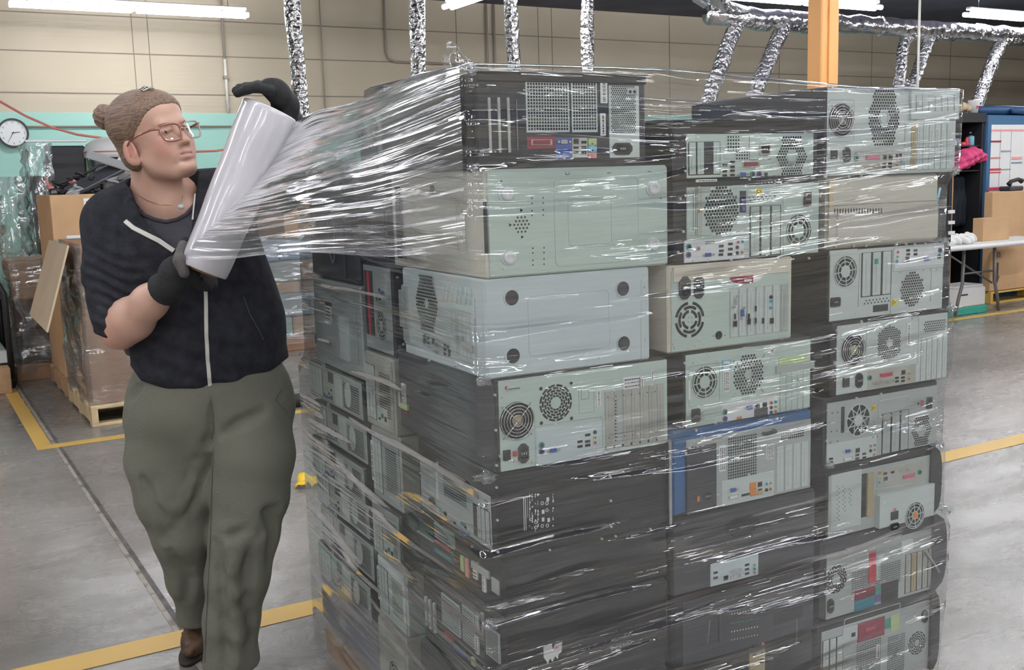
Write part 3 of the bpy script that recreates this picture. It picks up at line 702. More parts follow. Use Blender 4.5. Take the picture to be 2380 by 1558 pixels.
c = mk('computer_tower', 'black computer with a printed block of white certification marks on its plain flank', 'front', (.016, .440), ZA[3], ZA[4], .40, 'black_case')
c.screws([(1153, 1133), (1155, 1209), (1417, 1109), (1418, 1164), (1419, 1224), (1397, 1252), (1429, 1246), (1276, 1278), (1156, 1283), (1510, 1230)], .0026)
pr = MB()
def pbar(x0, y0, x1, y1):
    a = c.L(x0, y0); b = c.L(x1, y1); pr.box(min(a[0], b[0]), -.0008, min(a[1], b[1]), max(a[0], b[0]), 0, max(a[1], b[1]), 'label')
for x in (1217, 1221, 1225): pbar(x, 1155, x+.9, 1234 if x < 1224 else 1204)
for x in (1230, 1236, 1243, 1249, 1284):
    y = 1148.
    while y < 1232:
        l = random.uniform(2, 7); pbar(x, y, x+random.choice((1.2, 2.6)), y+l); y += l+random.choice((1.5, 2.5, 12))
for x, y in ((1235, 1208), (1245, 1214), (1245, 1226), (1260, 1170), (1260, 1223), (1271, 1170), (1271, 1186), (1272, 1222)):
    a = c.L(x, y); pr.ring(a[0], a[1], .0032, .0006, -.0008, 'label', 12, y1=0)
for x, y in ((1270, 1157), (1259, 1186), (1259, 1204), (1272, 1205)): pbar(x, y, x+6, y+8)
pr.build('printed_marks', c.e)
c.rect((1512, 1060, 1518, 1062), 'galv', 'scratch', -.0008)
q = leftface(c, .40); bf = set(c.e.children)
q.panel((978, 1065, 1146, 1280), 'galv', rim=None)
q.vent(1060, 1125, .115, .085, 'r', .0062, .0026, n=4); q.slots((1102, 1168, 1144, 1268), 4, 'galv', dark=(0,))
q.vent(1135, 1210, .02, .09, 'r', .006, .0024, n=4); q.rect((1019, 1075, 1021, 1160), 'label', 'stiffener', -.006); q.rect((1000, 1070, 1014, 1150), 'slot_metal', 'cover_plate', -.005)
q.io((1024, 1180, 1098, 1240), 'galv', [('psg', 1028, 1186), ('psp', 1029, 1200), ('lan', 1040, 1195), ('usb', 1062, 1215), ('vga', 1081, 1240), ('usb', 1087, 1225), ('al', 1094, 1224), ('ac', 1094, 1240)])
q.rect((1074, 1210, 1088, 1228), 'teal', 'port_plate'); q.rect((1074, 1232, 1088, 1248), 'port_blue', 'port_plate'); q.inlet(1009, 1168, .03, .024)
q.screws([(1032, 1226), (985, 1190), (1100, 1270), (980, 1100)], .003)
finish(c, q, bf)

c = mk('desktop_computer', 'low black desktop computer with red and teal port blocks facing the worker', 'front', (.024, .442), ZA[2], ZA[3], .44, 'black_case', bev=.008)
q = leftface(c, .44); bf = set(c.e.children)
q.vent(1035, 1245, .10, .03, 'r', .0055, .0022, n=4, plate='galv'); q.rect((1014, 1258, 1050, 1279), 'red', 'port_plate', -.005); q.rect((1014, 1281, 1052, 1300), 'teal', 'port_plate', -.005)
q.port('psg', 1056, 1288); q.port('psp', 1057, 1302); q.rect((1073, 1290, 1082, 1330), 'port_lime', 'port_plate'); q.rect((1084, 1296, 1093, 1344), 'port_pink', 'port_plate')
q.label(1128, 1352, .014, .045, lines=1, bars=True); q.label(1108, 1335, .02, .02, lines=2); q.rect((1100, 1318, 1140, 1330), 'galv', 'stiffener', -.006)
q.port('vgaw', 1064, 1300); q.rect((960, 1225, 1010, 1260), 'slot_metal', 'cover_plate'); q.screws([(1046, 1256), (1112, 1310)], .003)
q.rect((1145, 1340, 1163, 1385), 'slot_metal', 'cover_plate', -.004)
finish(c, q, bf)

c = mk('computer_tower', 'black computer at the lower near corner with a torn white sticker on its flank', 'front', (.020, .445), ZA[1], ZA[2], .42, 'black_case', bev=.01)
cx, cz = c.L(1286, 1516); MB().poly([(cx-.024, cz+.017), (cx-.004, cz+.02), (cx-.001, cz+.005), (cx+.004, cz+.016), (cx+.022, cz+.018), (cx+.020, cz-.004), (cx+.012, cz-.008), (cx+.010, cz-.018), (cx+.004, cz-.010), (cx-.003, cz-.021), (cx-.009, cz-.012), (cx-.014, cz-.022), (cx-.024, cz-.006)], -.001, 'label', 0).build('torn_sticker', c.e)
MB().box(cx+.002, -.0016, cz+.006, cx+.012, -.001, cz+.010, 'port_pink').build('sticker_print', c.e)
q = leftface(c, .42); bf = set(c.e.children)
for x in (994, 1003, 1013): q.rect((x-3, 1385+(x-994)*.8, x+3.5, 1455+(x-994)*.9), 'galv_light', 'slot_cover', -.006)
for qq in ((1030, 1390, 1071, 1470), (1078, 1418, 1105, 1496)):
    x0, z0, x1, z1 = q.R(qq); q.loc = True; q.vent((x0+x1)/2, (z0+z1)/2, x1-x0, z1-z0+.02, 'r', .0062, .0025, n=4, plate='galv_light'); q.loc = False
q.label(1112, 1447, .014, .045, lines=2); q.label(1124, 1450, .010, .05, 'galv_warm', 1); q.label(1112, 1500, .013, .04, lines=1)
x0, z0, x1, z1 = q.R((1133, 1455, 1163, 1540)); q.loc = True; q.vent((x0+x1)/2, (z0+z1)/2, x1-x0, z1-z0, 'r', .0046, .0016, plate='slot_metal'); q.loc = False
q.rect((1034, 1468, 1058, 1490), 'red', 'port_plate', -.005); q.rect((1058, 1500, 1085, 1530), 'port_blue', 'port_plate', -.005); q.port('lan', 1090, 1515); q.rect((1099, 1525, 1107, 1550), 'port_lime', 'port_plate', -.005)
finish(c, q, bf)
c = mk('computer_tower', 'black computer lowest at the near corner, mostly below the frame', 'front', (.012, .445), ZA[0], ZA[1], .44, 'black_case', bev=.01)

# --- middle column (B)
c = mk('desktop_computer', 'slim black computer with a glossy lid and four slots, topmost of the middle column', 'front', (.462, .874), ZB[7], ZB[8], .48, 'black_case')
MB().box(-.045, -.008, c.H-.012, c.W+.01, .46, c.H+.002, 'gloss_black', .004).build('lid', c.e)
MB().box(-.05, -.014, c.H-.040, -.005, -.004, c.H-.026, 'gloss_black', .003).build('latch', c.e)
c.panel((1594, 312, 1888, 421), 'green_metal')
c.slots((1597, 330, 1672, 406), 4, 'green_metal', dark=(2,))
c.vent(1702, 334, .034, .034, 'r', .0072, .0028, n=4); c.vent(1722, 361, .03, .015, 'r', .0072, .0028, n=4); c.emboss((1681, 356, 1708, 369), 'galv', .004)
for x, y in ((1681, 384), (1681, 398), (1681, 408), (1699, 377), (1699, 388), (1699, 397), (1699, 407)): c.port('usb', x, y)
c.port('par', 1742, 382); c.port('vga', 1723, 405); c.port('psg', 1746, 405); c.port('psp', 1761, 405); c.port('ak', 1777, 405)
c.vent(1838, 365, .088, .098, 'h', .0072, .0029, .017); c.inlet(1774, 347, .032, .026, False, 'chrome')
c.lines([((1739, 317), (1739, 372)), ((1739, 372), (1790, 370))], 'port_dark'); c.label(1640, 420, .056, .006, lines=1)
c.screws([(1597, 318), (1595, 331), (1591, 398), (1740, 417), (1883, 381)], .003)

c = mk('computer_tower', 'silver backed computer with yellow warning sticker, second from top in middle column', 'front', (.464, .880), ZB[6], ZB[7], .46, 'black_case')
c.panel((1594, 436, 1901, 602), 'green_metal')
c.vent(1674, 490, .098, .104, 'c', .0082, .0035)
c.rect((1617, 436, 1629, 548), 'galv_warm', 'bracket', -.006); c.port('sma', 1622, 488); c.lines([((1609, 446), (1609, 535)), ((1614, 436), (1614, 548))], 'port_dark', .0006)
c.rect((1717, 444, 1731, 494), 'port_dark', 'card_slot', -.005); c.rect((1720, 462, 1728, 490), 'port_purple', 'card', -.007)
c.warn(1761, 445, .018, .017); c.emboss((1735, 437, 1815, 474), 'galv', .008); c.holes([(1738+i*10, 460-i*.6) for i in range(7)]+[(1741+i*10, 466-i*.6) for i in range(6)], .0018)
c.slots((1740, 480, 1812, 592), 3, 'green_metal'); c.inlet(1873, 463, .021, .034, False)
c.fanstamp(1853, 537, .039, .42, 'green_metal')
c.lines([((1597, 547), (1732, 546)), ((1818, 440), (1818, 598))], 'galv', .001)
c.io((1588, 560, 1727, 602), 'white_plastic', [('psg', 1598, 574), ('psp', 1597, 592), ('rca', 1617, 577), ('vga', 1642, 592), ('usb', 1673, 572), ('usb', 1673, 583), ('usb', 1672, 592), ('usb', 1694, 567), ('usb', 1694, 579), ('usb', 1693, 591), ('ap', 1712, 563), ('ac', 1722, 562), ('ak', 1710, 575), ('ap', 1721, 587), ('ak', 1710, 588)])
c.label(1647, 564, .030, .012, lines=2)
c.screws([(1591, 455), (1579, 462), (1586, 538), (1574, 587), (1624, 437), (1730, 433), (1620, 541), (1889, 461), (1904, 456)]+[(x, 604+(1700-x)*.02) for x in (1608, 1644, 1698, 1805, 1835, 1878)], .0032)

c = mk('desktop_computer', 'beige computer with two black power sockets and a red and white oval badge', 'front', (.445, .800), ZB[5], ZB[6], .46, 'beige_warm')
c.panel((1558, 632, 1833, 800), 'green_metal'); c.rect((1562, 622, 1832, 632), 'beige_warm', 'bezel_edge', -.006)
c.inlet(1588, 669, .030, .050); c.inlet(1621, 667, .026, .050); c.fanarc(1601, 743, .037, 3, 4, t=.0032, r0=.5)
c.holes([(1597, 738), (1605, 738), (1597, 749), (1605, 749)], .0012); c.holes([(1668, 779)], .0095, n=20); c.holes([(1655, 781), (1682, 779)], .0014)
c.slots((1693, 672, 1829, 770), 7, 'galv_light', filled={6: 'slot_metal'}, frame='galv')
c.loc = False
for k, x, y in (('vgaw', 1703, 700), ('usb', 1703, 735), ('lan', 1703, 752), ('vga', 1720, 727), ('usb', 1735, 735), ('lan', 1735, 747), ('usb', 1768, 745), ('usb', 1751, 717), ('usb', 1751, 745), ('ac', 1787, 700), ('ak', 1787, 690), ('ac', 1787, 715), ('lan', 1788, 745)): c.port(k, x, y, v=1).location.y = -.003
cx, cz = c.L(1731, 642); o = MB().disc(cx, cz, .050, -.0046, 'label', 36, rz=.0185, y1=0).build('oval_badge', c.e)
pp_ = [(cx+.048*math.cos(a), cz+.0170*math.sin(a)) for a in np.linspace(math.radians(65), math.radians(295), 26)]; MB().poly(pp_, -.0050, 'darkred', -.0046).build('red_field', o)
MB().box(cx-.006, -.0054, cz-.012, cx+.016, -.005, cz-.007, 'label').build('white_bar', o)
text('THAN', .010, 'port_pink', o, (cx+.004, -.0056, cz+.001)); c.screws([(1571, 643), (1568, 631), (1603, 626), (1564, 799), (1566, 808), (1599, 808), (1616, 803), (1624, 791), (1815, 786), (1823, 610)], .0038)

c = mk('computer_tower', 'computer with a white port plate and honeycomb vent, below the beige one with the badge', 'front', (.487, .866), ZB[4], ZB[5], .45, 'black_case')
c.panel((1592, 826, 1880, 990), 'green_metal')
c.fanstamp(1635, 888, .0365, .40, 'green_metal'); c.emboss((1599, 852, 1670, 935), 'galv', .004)
c.label(1686, 848, .018, .018, lines=1, vert=False); c.rect((1675, 838, 1697, 857), 'port_cyan', 'blue_tab'); c.label(1685, 886, .017, .050, lines=3)
c.vent(1737, 870, .090, .092, 'c', .0082, .0033, .013)
c.label(1792, 813, .014, .022, lines=0); cx, cz = c.L(1792, 815); text('A', .014, 'ink', c.e, (cx, -.0054, cz), 'lettering', (math.pi/2, -math.pi/2, 0))
c.slots((1810, 862, 1876, 950), 5, 'green_metal', frame='galv'); c.rect((1808, 832, 1873, 846), 'port_lime', 'vent_block', -.005); c.rect((1800, 850, 1890, 855), 'galv', 'stiffener', -.008)
c.io((1675, 938, 1803, 980), 'white_plastic', [('psg', 1682, 957), ('psp', 1682, 973), ('vga', 1738, 947), ('hdmi', 1715, 971), ('lan', 1757, 944), ('lan', 1774, 941), ('ao', 1789, 936), ('ac', 1799, 934), ('ak', 1789, 947), ('al', 1799, 945), ('ak', 1789, 958), ('ao', 1799, 956)])
c.rect((1750, 950, 1781, 966), 'port_dark', 'port_block', -.0056)
c.inlet(1614, 965, .022, .030, False); c.rect((1597, 885, 1602, 930), 'label', 'label_strip', -.005); c.rect((1627, 958, 1635, 976), 'galv', 'plate')
c.screws([(1590, 844), (1642, 822), (1610, 843), (1664, 837), (1823, 803), (1588, 983), (1598, 966), (1661, 983), (1616, 1000), (1804, 973)], .0035); c.lines([((1700, 835), (1706, 842)), ((1775, 823), (1770, 832)), ((1700, 922), (1708, 914)), ((1766, 903), (1772, 911))], 'chrome', .0014, 'clip')

c = mk('computer_tower', 'computer in a blue case with a square mesh vent and black power supply', 'front', (.452, .868), ZB[3], ZB[4], .46, 'blue_case', bev=.008)
c.panel((1593, 1024, 1881, 1170), 'galv')
c.rect((1593, 1042, 1662, 1184), 'charcoal', 'power_supply', -.006); cx, cz = c.L(1618, 1158); MB().box(cx-.003, -.009, cz-.006, cx+.003, -.005, cz+.006, 'orange_port').build('rocker_switch', c.e); c.inlet(1641, 1152, .024, .022)
c.label(1676, 1065, .018, .062, lines=3); x0, z0, x1, z1 = c.R((1689, 1020, 1756, 1100)); c.loc = True; c.vent((x0+x1)/2, (z0+z1)/2, x1-x0, z1-z0, 'r', .0066, .0029, n=4); c.loc = False
c.label(1787, 1049, .022, .036, lines=4); c.vent(1839, 1010, .075, .024, 'r', .0066, .0028, n=4); c.slots((1801, 1038, 1876, 1130), 4, 'galv_light', frame='galv')
c.io((1675, 1118, 1796, 1160), 'galv_light', [('vga', 1700, 1138), ('dvi', 1702, 1154), ('usb', 1725, 1150), ('usb', 1734, 1148), ('lan', 1763, 1125), ('usb', 1763, 1138), ('ac', 1778, 1124), ('al', 1787, 1122), ('ao', 1787, 1136), ('ak', 1778, 1138)])
c.rect((1739, 1122, 1754, 1133), 'orange_port', 'port_block', -.006); c.rect((1740, 1136, 1755, 1150), 'orange_port', 'port_block', -.006); c.rect((1757, 1140, 1770, 1148), 'card_gold', 'port_block', -.006)
cx, cz = c.L(1783, 1004); MB().tube([(cx-.016, -.003, cz-.002), (cx-.013, -.014, cz), (cx+.013, -.014, cz+.002), (cx+.016, -.003, cz+.002)], .0045, 'port_dark', 8).build('handle', c.e)
c.holes([(1607+i*7, 1038-i*.5) for i in range(6)], .0022, n=4); c.screws([(1600, 1040), (1593, 1053), (1635, 1018), (1655, 1175), (1666, 1150), (1653, 1118), (1738, 1104)], .0034)
MB().box(-.016, -.014, -.010, -.008, -.006, .185, 'chrome', .002).build('chrome_trim', c.e)

c = mk('computer_tower', 'dark computer with a faint honeycomb vent and small silver port plate, under the blue one', 'front', (.452, .880), ZB[2], ZB[3], .46, 'black_case', bev=.006)
c.panel((1560, 1215, 1890, 1350), 'charcoal', 'rear_panel', -.002); c.vent(1724, 1222, .10, .05, 'c', .0062, .0025, y0=-.002); c.vent(1820, 1198, .075, .02, 'r', .0062, .0022, y0=-.002)
c.io((1649, 1312, 1760, 1350), 'white_metal', [('usb', 1660, 1330), ('usb', 1660, 1342), ('lan', 1684, 1342), ('vgaw', 1707, 1324), ('vgaw', 1707, 1338), ('usb', 1733, 1312), ('usb', 1733, 1322), ('usb', 1733, 1332), ('al', 1750, 1312), ('ac', 1750, 1321), ('ap', 1750, 1330)])
for o in list(c.e.children):
    if o.name.startswith('port_panel'): pass
cx, cz = c.L(1893, 1240); 
MB().tube([(cx-.012, -.003, cz+.02), (cx-.004, -.01, cz+.02), (cx, -.01, cz+.012), (cx, -.01, cz-.012)], .0022, 'chrome', 6).build('clip', c.e)

c = mk('computer_tower', 'black computer with rows of small bright vent dots, low in the middle column', 'front', (.452, .880), ZB[1], ZB[2], .46, 'black_case', bev=.006)
c.panel((1585, 1400, 1890, 1540), 'charcoal', 'rear_panel', -.002)
mm = MB()
for r_ in range(4):
    for i in range(10): cx, cz = c.L(1699+i*6.6, 1430+r_*19-i*1.3+(-3 if r_ == 0 else 0)); mm.disc(cx, cz, .0018, -.0028, ['galv', 'port_green', 'label', 'port_lime'][r_], 6)
mm.build('vent_dots', c.e); c.rect((1668, 1420, 1673, 1490), 'charcoal', 'strip', -.006); c.lines([((1648, 1442), (1642, 1496)), ((1850, 1440), (1849, 1500))], 'galv', .0006)
c.vent(1830, 1430, .09, .03, 'r', .005, .0018, y0=-.002)
c = mk('computer_tower', 'black computer with a gold expansion bracket at the bottom of the middle column', 'front', (.452, .880), ZB[0], ZB[1], .46, 'black_case', bev=.006)
c.rect((1740, 1492, 1775, 1640), 'card_gold', 'expansion_bracket', -.004)
for k, x, y in (('ap', 1769, 1496), ('ak', 1758, 1497), ('ak', 1748, 1500), ('vgaw', 1757, 1516), ('lan', 1766, 1534)): c.port(k, x, y).location.y = -.002
c.vent(1665, 1550, .10, .02, 'r', .006, .0022, y0=-.001)

# --- right column (C)
c = mk('computer_tower', 'silver computer on top at the right end with tall honeycomb vent and wire guard', 'front', (.897, 1.335), ZC[7], ZC[8], .50, 'navy_case')
c.panel((1917, 202, 2224, 408), 'galv_light'); c.rect((2112, 206, 2228, 278), 'galv_light', 'upper_plate', -.010)
c.fanwire(1952, 279, .036, 'chrome', 5); c.emboss((1924, 232, 1982, 330), 'galv', .006); c.vent(2052, 274, .108, .134, 'h', .0080, .0033, .017)
c.lines([((x, 222), (x, 259)) for x in (2122, 2136, 2151, 2166, 2181, 2195, 2210)], 'white_metal', .0012, 'rib', -.011)
c.rect((2126, 236, 2134, 247), 'label', 'sticker', -.012); c.slots((2100, 288, 2208, 394), 8, 'galv_light', filled={1: 'card_gold'}, frame='galv')
c.io((1984, 353, 2096, 397), 'galv_warm', [('psg', 1987, 368), ('parp', 2024, 367), ('vgaw', 2010, 385), ('vgaw', 2032, 384), ('lan', 2053, 366), ('lan', 2066, 366), ('usb', 2051, 381), ('usb', 2065, 380), ('usb', 2051, 389), ('usb', 2065, 389), ('ak', 2081, 362), ('ak', 2089, 361), ('ap', 2080, 374), ('ac', 2089, 374), ('al', 2080, 384)])
c.inlet(1964, 361, .022, .036); c.rect((1928, 350, 1942, 371), 'port_dark', 'voltage_switch', -.007); c.rect((1920, 404, 2206, 414), 'galv', 'bottom_flange', -.008)
c.screws([(1931, 200), (1988, 204), (1917, 411), (1971, 411), (1999, 410), (2014, 213), (2096, 217), (2005, 332), (2086, 333)], .004)

c = mk('desktop_computer', 'plain beige computer flank with thin vent slits below the top right silver computer', 'front', (.906, 1.283), ZC[6], ZC[7], .46, 'beige', bev=.008)
MB().box(.008, -.004, .102, .365, 0, c.H-.006, 'beige', .002).build('lid', c.e); MB().box(.03, -.003, .010, c.W-.004, 0, .095, 'beige', .002).build('front_bezel', c.e)
c.rect((1908, 420, 1933, 480), 'beige_yellow', 'yellowed_edge', -.0055); c.rect((1905, 486, 1925, 560), 'beige_yellow', 'yellowed_edge', -.0045)
c.holes([], .001) if False else None
mm = MB()
for i in range(18):
    x = 1937+i*6.4; a = c.L(x, 485-i*.05); b = c.L(x-.6, 497-i*.05); mm.box(a[0]-.0007, -.0052, b[1], a[0]+.0007, -.003, a[1], 'port_dark')
mm.build('vent_slits', c.e)

c = mk('computer_tower', 'silver computer with white port plate upper right, third from top in right column', 'front', (.912, 1.305), ZC[5], ZC[6], .45, 'black_case')
c.panel((1924, 582, 2190, 738), 'galv_light'); c.rect((1920, 576, 1990, 590), 'galv_light', 'tab')
c.fanstamp(1962, 631, .0375, .40, 'galv_light'); c.slots((2000, 588, 2068, 684), 3, 'galv_light')
c.rect((2029, 602, 2036, 613), 'port_green', 'card_port', -.008); c.label(2030, 628, .008, .030, lines=1)
c.io((2077, 580, 2192, 614), 'white_plastic', [('ap', 2083, 586), ('al', 2082, 597), ('ac', 2081, 607), ('usb', 2107, 582), ('usb', 2107, 591), ('usb', 2124, 582), ('usb', 2124, 591), ('lan', 2105, 602), ('vga', 2149, 603), ('psp', 2181, 582), ('psg', 2179, 596)])
c.emboss((2074, 576, 2195, 620), 'galv', .003); c.vent(2117, 672, .080, .086, 'c', .0078, .0031); c.warn(2076, 703, .016, .016)
c.holes([(2006+i*8, 706-i*1) for i in range(8)]+[(2010+i*8, 699-i*1) for i in range(7)], .0022); c.rect((2027, 710, 2061, 722), 'port_dark', 'latch_slot'); c.inlet(1938, 702, .030, .022, False)
c.lines([((2072, 580), (2066, 735)), ((1996, 590), (1992, 712)), ((2163, 620), (2160, 700))], 'galv', .0009)
c.screws([(1944, 585), (1994, 582), (1985, 728), (2145, 627), (2161, 627), (2175, 626), (2090, 632)]+[(x, 566+(2200-x)*.03) for x in (1941, 1982, 2011, 2080, 2104, 2124, 2149, 2177)], .0032)

c = mk('computer_tower', 'silver computer with diamond shaped vent and small mesh panel, fourth from top in right column', 'front', (.925, 1.328), ZC[4], ZC[5], .45, 'black_case')
c.panel((1944, 758, 2208, 905), 'galv_light')
c.fanwire(1980, 813, .036, 'port_lime', 5); c.vent(2064, 797, .078, .092, 'v', .0062, .0024, .012); cx, cz = c.L(2064, 797); MB().disc(cx, cz, .010, -.006, 'label', 20, y1=-.003).build('round_label', c.e)
c.label(2109, 777, .014, .056, lines=1, bars=True); c.vent(2170, 757, .078, .028, 'r', .0068, .0022, n=6); c.slots((2138, 786, 2200, 880), 5, 'galv_light', frame='galv')
c.io((2015, 862, 2125, 896), 'galv_warm', [('psg', 2018, 878), ('parr', 2056, 870), ('vgaw', 2035, 888), ('vgaw', 2063, 885), ('lan', 2096, 865), ('usb', 2081, 878), ('usb', 2095, 877), ('usb', 2081, 886), ('usb', 2095, 885), ('al', 2109, 868), ('ap', 2109, 880)])
c.inlet(1993, 884, .022, .036); c.rect((1956, 878, 1970, 898), 'port_dark', 'voltage_switch', -.007)
c.screws([(2000, 748), (2119, 740), (1943, 769), (2011, 764), (1939, 843), (2002, 905), (2027, 760)], .004); c.emboss((2012, 745, 2130, 850), 'galv', .012)

c = mk('computer_tower', 'silver computer with a swirl patterned fan grille, fifth from top in right column', 'front', (.905, 1.298), ZC[3], ZC[4], .45, 'black_case')
c.panel((1921, 938, 2180, 1070), 'galv')
c.fanstamp(1992, 976, .0395, .34, 'galv_light', 9, swirl=.75); c.warn(2029, 948, .014, .014); c.rect((1953, 946, 1960, 1005), 'port_dark', 'card_slot', -.004)
c.emboss((2041, 932, 2108, 958), 'galv_light', .006, t=.0014); c.inlet(2156, 936, .018, .030, False); c.rect((2138, 930, 2143, 943), 'red', 'voltage_switch', -.006); c.holes([(2131, 938)], .004)
c.slots((2048, 962, 2108, 1052), 3, 'galv'); c.vent(2139, 1001, .070, .078, 'h', .0068, .0027, .015)
c.io((1919, 1034, 2034, 1072), 'galv_light', [('vga', 1966, 1048), ('dvi', 1967, 1066), ('usb', 1928, 1066), ('usb', 1928, 1074), ('lan', 1990, 1046), ('usb', 1989, 1057), ('usb', 1989, 1065), ('usb', 2005, 1054), ('usb', 2005, 1063), ('ap', 2020, 1036), ('ac', 2029, 1034), ('al', 2029, 1045), ('ak', 2020, 1047), ('ap', 2028, 1056)])
c.holes([(1931, 960), (1944, 958), (1929, 1003), (1942, 1001), (2028, 979), (2030, 987), (2026, 1016), (2036, 1015), (1944, 1025), (1927, 1028)], .0022, n=4)
c.screws([(1922, 955), (1919, 1025), (1989, 926), (2046, 916), (2168, 932)], .0036)

c = mk('computer_tower', 'upside down silver computer with raised power supply and orange hubbed fan at right end', 'front', (.918, 1.285), ZC[2], ZC[3], .45, 'black_case')
c.panel((1922, 1108, 2160, 1228), 'galv')
c.rect((1930, 1105, 1998, 1218), 'galv_light', 'side_plate', -.004); c.holes([(1943+(k % 2)*4, 1130+k*5.2) for k in range(16)]+[(1957+(k % 2)*4, 1130+k*5.2) for k in range(12)]+[(1971+(k % 2)*4, 1136+k*5.2) for k in range(8)], .0015)
c.rect((2001, 1102, 2010, 1200), 'hole', 'open_slot', -.0042); c.rect((2013, 1100, 2025, 1198), 'card_gold', 'expansion_bracket', -.007)
c.io((2036, 1092, 2142, 1124), 'galv_warm', [('parp', 2108, 1106), ('vgaw', 2095, 1092), ('lan', 2055, 1112), ('usb', 2054, 1100), ('usb', 2071, 1097), ('ao', 2041, 1099), ('al', 2041, 1111), ('ac', 2040, 1121), ('psg', 2134, 1097)])
c.rect((2034, 1150, 2158, 1228), 'galv_light', 'power_supply', -.016)
bf = set(c.e.children)
c.fanstamp(2114, 1194, .035, .32, 'galv_light', 8, hm='orange_port'); c.inlet(2066, 1226-6, .034, .018); c.rect((2059, 1187, 2075, 1202), 'port_dark', 'voltage_switch', -.006); c.holes([(2068, 1181)], .0042, 'pink', 'red_sticker', 12); c.screws([(2045, 1165), (2044, 1188), (2148, 1162), (2153, 1187)], .003)
for o in c.e.children:
    if o not in bf: o.location.y = -.0125
c.lines([((2031, 1137), (2152, 1118))], 'white_metal', .0016, 'rib')
def bulge(c, m='charcoal', t=.035, y0=-.006, d=.42):
    g = []
    for s_ in np.linspace(0, 1, 13):
        x = t*math.sqrt(max(0, 1-abs(2*s_-1)**3.0)); g.append([(c.W+x, y0+.004, s_*c.H), (c.W+x, d, s_*c.H)])
    mb = MB(); n = len(g); v = []
    prof = [(c.W-.012, 0)]+[(p[0][0], p[0][2]) for p in g]+[(c.W-.012, c.H)]
    mb.poly(prof, y0, m, d); return mb.build('front_bezel', c.e)
bulge(c, 'black_case', .030, -.008)

c = mk('computer_tower', 'black rimmed computer with a red strip sticker over its mesh vent at right end', 'front', (.905, 1.300), ZC[1], ZC[2], .45, 'charcoal', bev=.008)
c.panel((1920, 1290, 2172, 1420), 'galv'); c.rect((1965, 1275, 2092, 1300), 'galv', 'rear_panel')
c.fanarc(1941, 1346, .034, 5, 12, r0=.45); x0, z0, x1, z1 = c.R((1977, 1290, 2090, 1352)); c.loc = True; c.vent((x0+x1)/2, (z0+z1)/2, x1-x0, z1-z0, 'r', .0056, .0021, n=4); c.loc = False
c.rect((2017, 1281, 2031, 1352), 'red', 'red_strip_sticker', -.006); c.label(2038, 1329, .012, .040, lines=2, y0=-.006); c.rect((2088, 1258, 2114, 1274), 'white_plastic', 'latch', -.012)
c.vent(2142, 1252, .065, .018, 'r', .006, .0022, n=4, m='galv'); c.slots((2102, 1290, 2170, 1360), 5, 'galv_warm', frame='charcoal', filled={1: 'card_gold'})
c.rect((1984, 1374, 2030, 1384), 'darkred', 'port_plate', -.005); c.rect((1984, 1386, 2030, 1408), 'teal', 'port_plate', -.005); c.rect((2031, 1366, 2043, 1378), 'port_green', 'port_plate', -.006); c.rect((2031, 1382, 2043, 1396), 'port_purple', 'port_plate', -.006)
c.rect((2046, 1358, 2084, 1390), 'black_case', 'cover_plate', -.005); c.inlet(1927, 1408, .020, .036); c.lines([((2144, 1278), (2176, 1328))], 'galv_warm', .004, 'retaining_arm', -.010)
c.screws([(1979, 1392), (1979, 1413), (2164, 1264)], .003); bulge(c, 'charcoal', .040, -.010)

c = mk('computer_tower', 'computer with dark red and green port blocks at the bottom of the right column', 'front', (.880, 1.300), ZC[0], ZC[1], .45, 'black_case', bev=.012)
c.panel((1908, 1470, 2165, 1640), 'galv')
c.slots((1909, 1490, 1955, 1640), 3, 'galv_light'); c.rect((1956, 1462, 1990, 1486), 'galv_light', 'port_plate', -.005); c.port('lan', 1980, 1474); c.rect((1991, 1450, 2052, 1474), 'darkred', 'port_plate', -.006); c.port('parr', 2018, 1460)
c.rect((2052, 1440, 2066, 1458), 'port_green', 'port_plate', -.006); c.rect((2068, 1430, 2088, 1462), 'port_lime', 'cover_plate', -.004); c.emboss((1960, 1440, 2088, 1486), 'galv_light', .006, t=.0012)
for qq in ((1987, 1500, 2043, 1620), (2060, 1480, 2098, 1600)):
    x0, z0, x1, z1 = c.R(qq); c.loc = True; c.vent((x0+x1)/2, (z0+z1)/2, x1-x0, z1-z0, 'r', .0058, .0022, n=4); c.loc = False
c.label(2037, 1513, .012, .036, lines=1, y0=-.006); c.fanarc(2129, 1494, .030, 4, 12); c.inlet(2146, 1432, .020, .034); bulge(c, 'black_case', .02, -.012)

# --- left flank, behind the near column: far column and narrow units
def left(name, label, r, z0, z1, d, body, w0=0, bev=.004): return Case(name, label, 'left', r, z0, z1-.0015, d, body, w0, 'computer', GRP, bev)
c = left('small_desktop_computer', 'slim grey desktop, topmost of the six identical ones at far left', (.715, 1.165), .834, .940, .40, 'navy_case', .0)
c.loc = True
c.panel((.004, .004, .446, .102), 'galv'); c.slots((.010, .012, .125, .094), 4, 'galv_light', frame='hole')
c.io((.135, .010, .225, .060), 'galv', [('psg', .145, .022), ('vga', .165, .020), ('usb', .185, .020), ('usb', .185, .032), ('lan', .205, .024), ('al', .16, .045), ('ap', .175, .045), ('usb', .205, .045)])
c.rect((.18, .065, .22, .095), 'port_dark', 'power_inlet'); c.rect((.235, .010, .29, .095), 'galv_light', 'cover_plate')
c.vent(.365, .05, .13, .075, 'r', .0066, .0027, n=4); cx, cz = .345, .055; MB().disc(cx, cz, .024, -.0058, 'galv_light', 24, y1=-.004, rz=.034).build('fan_cover', c.e)
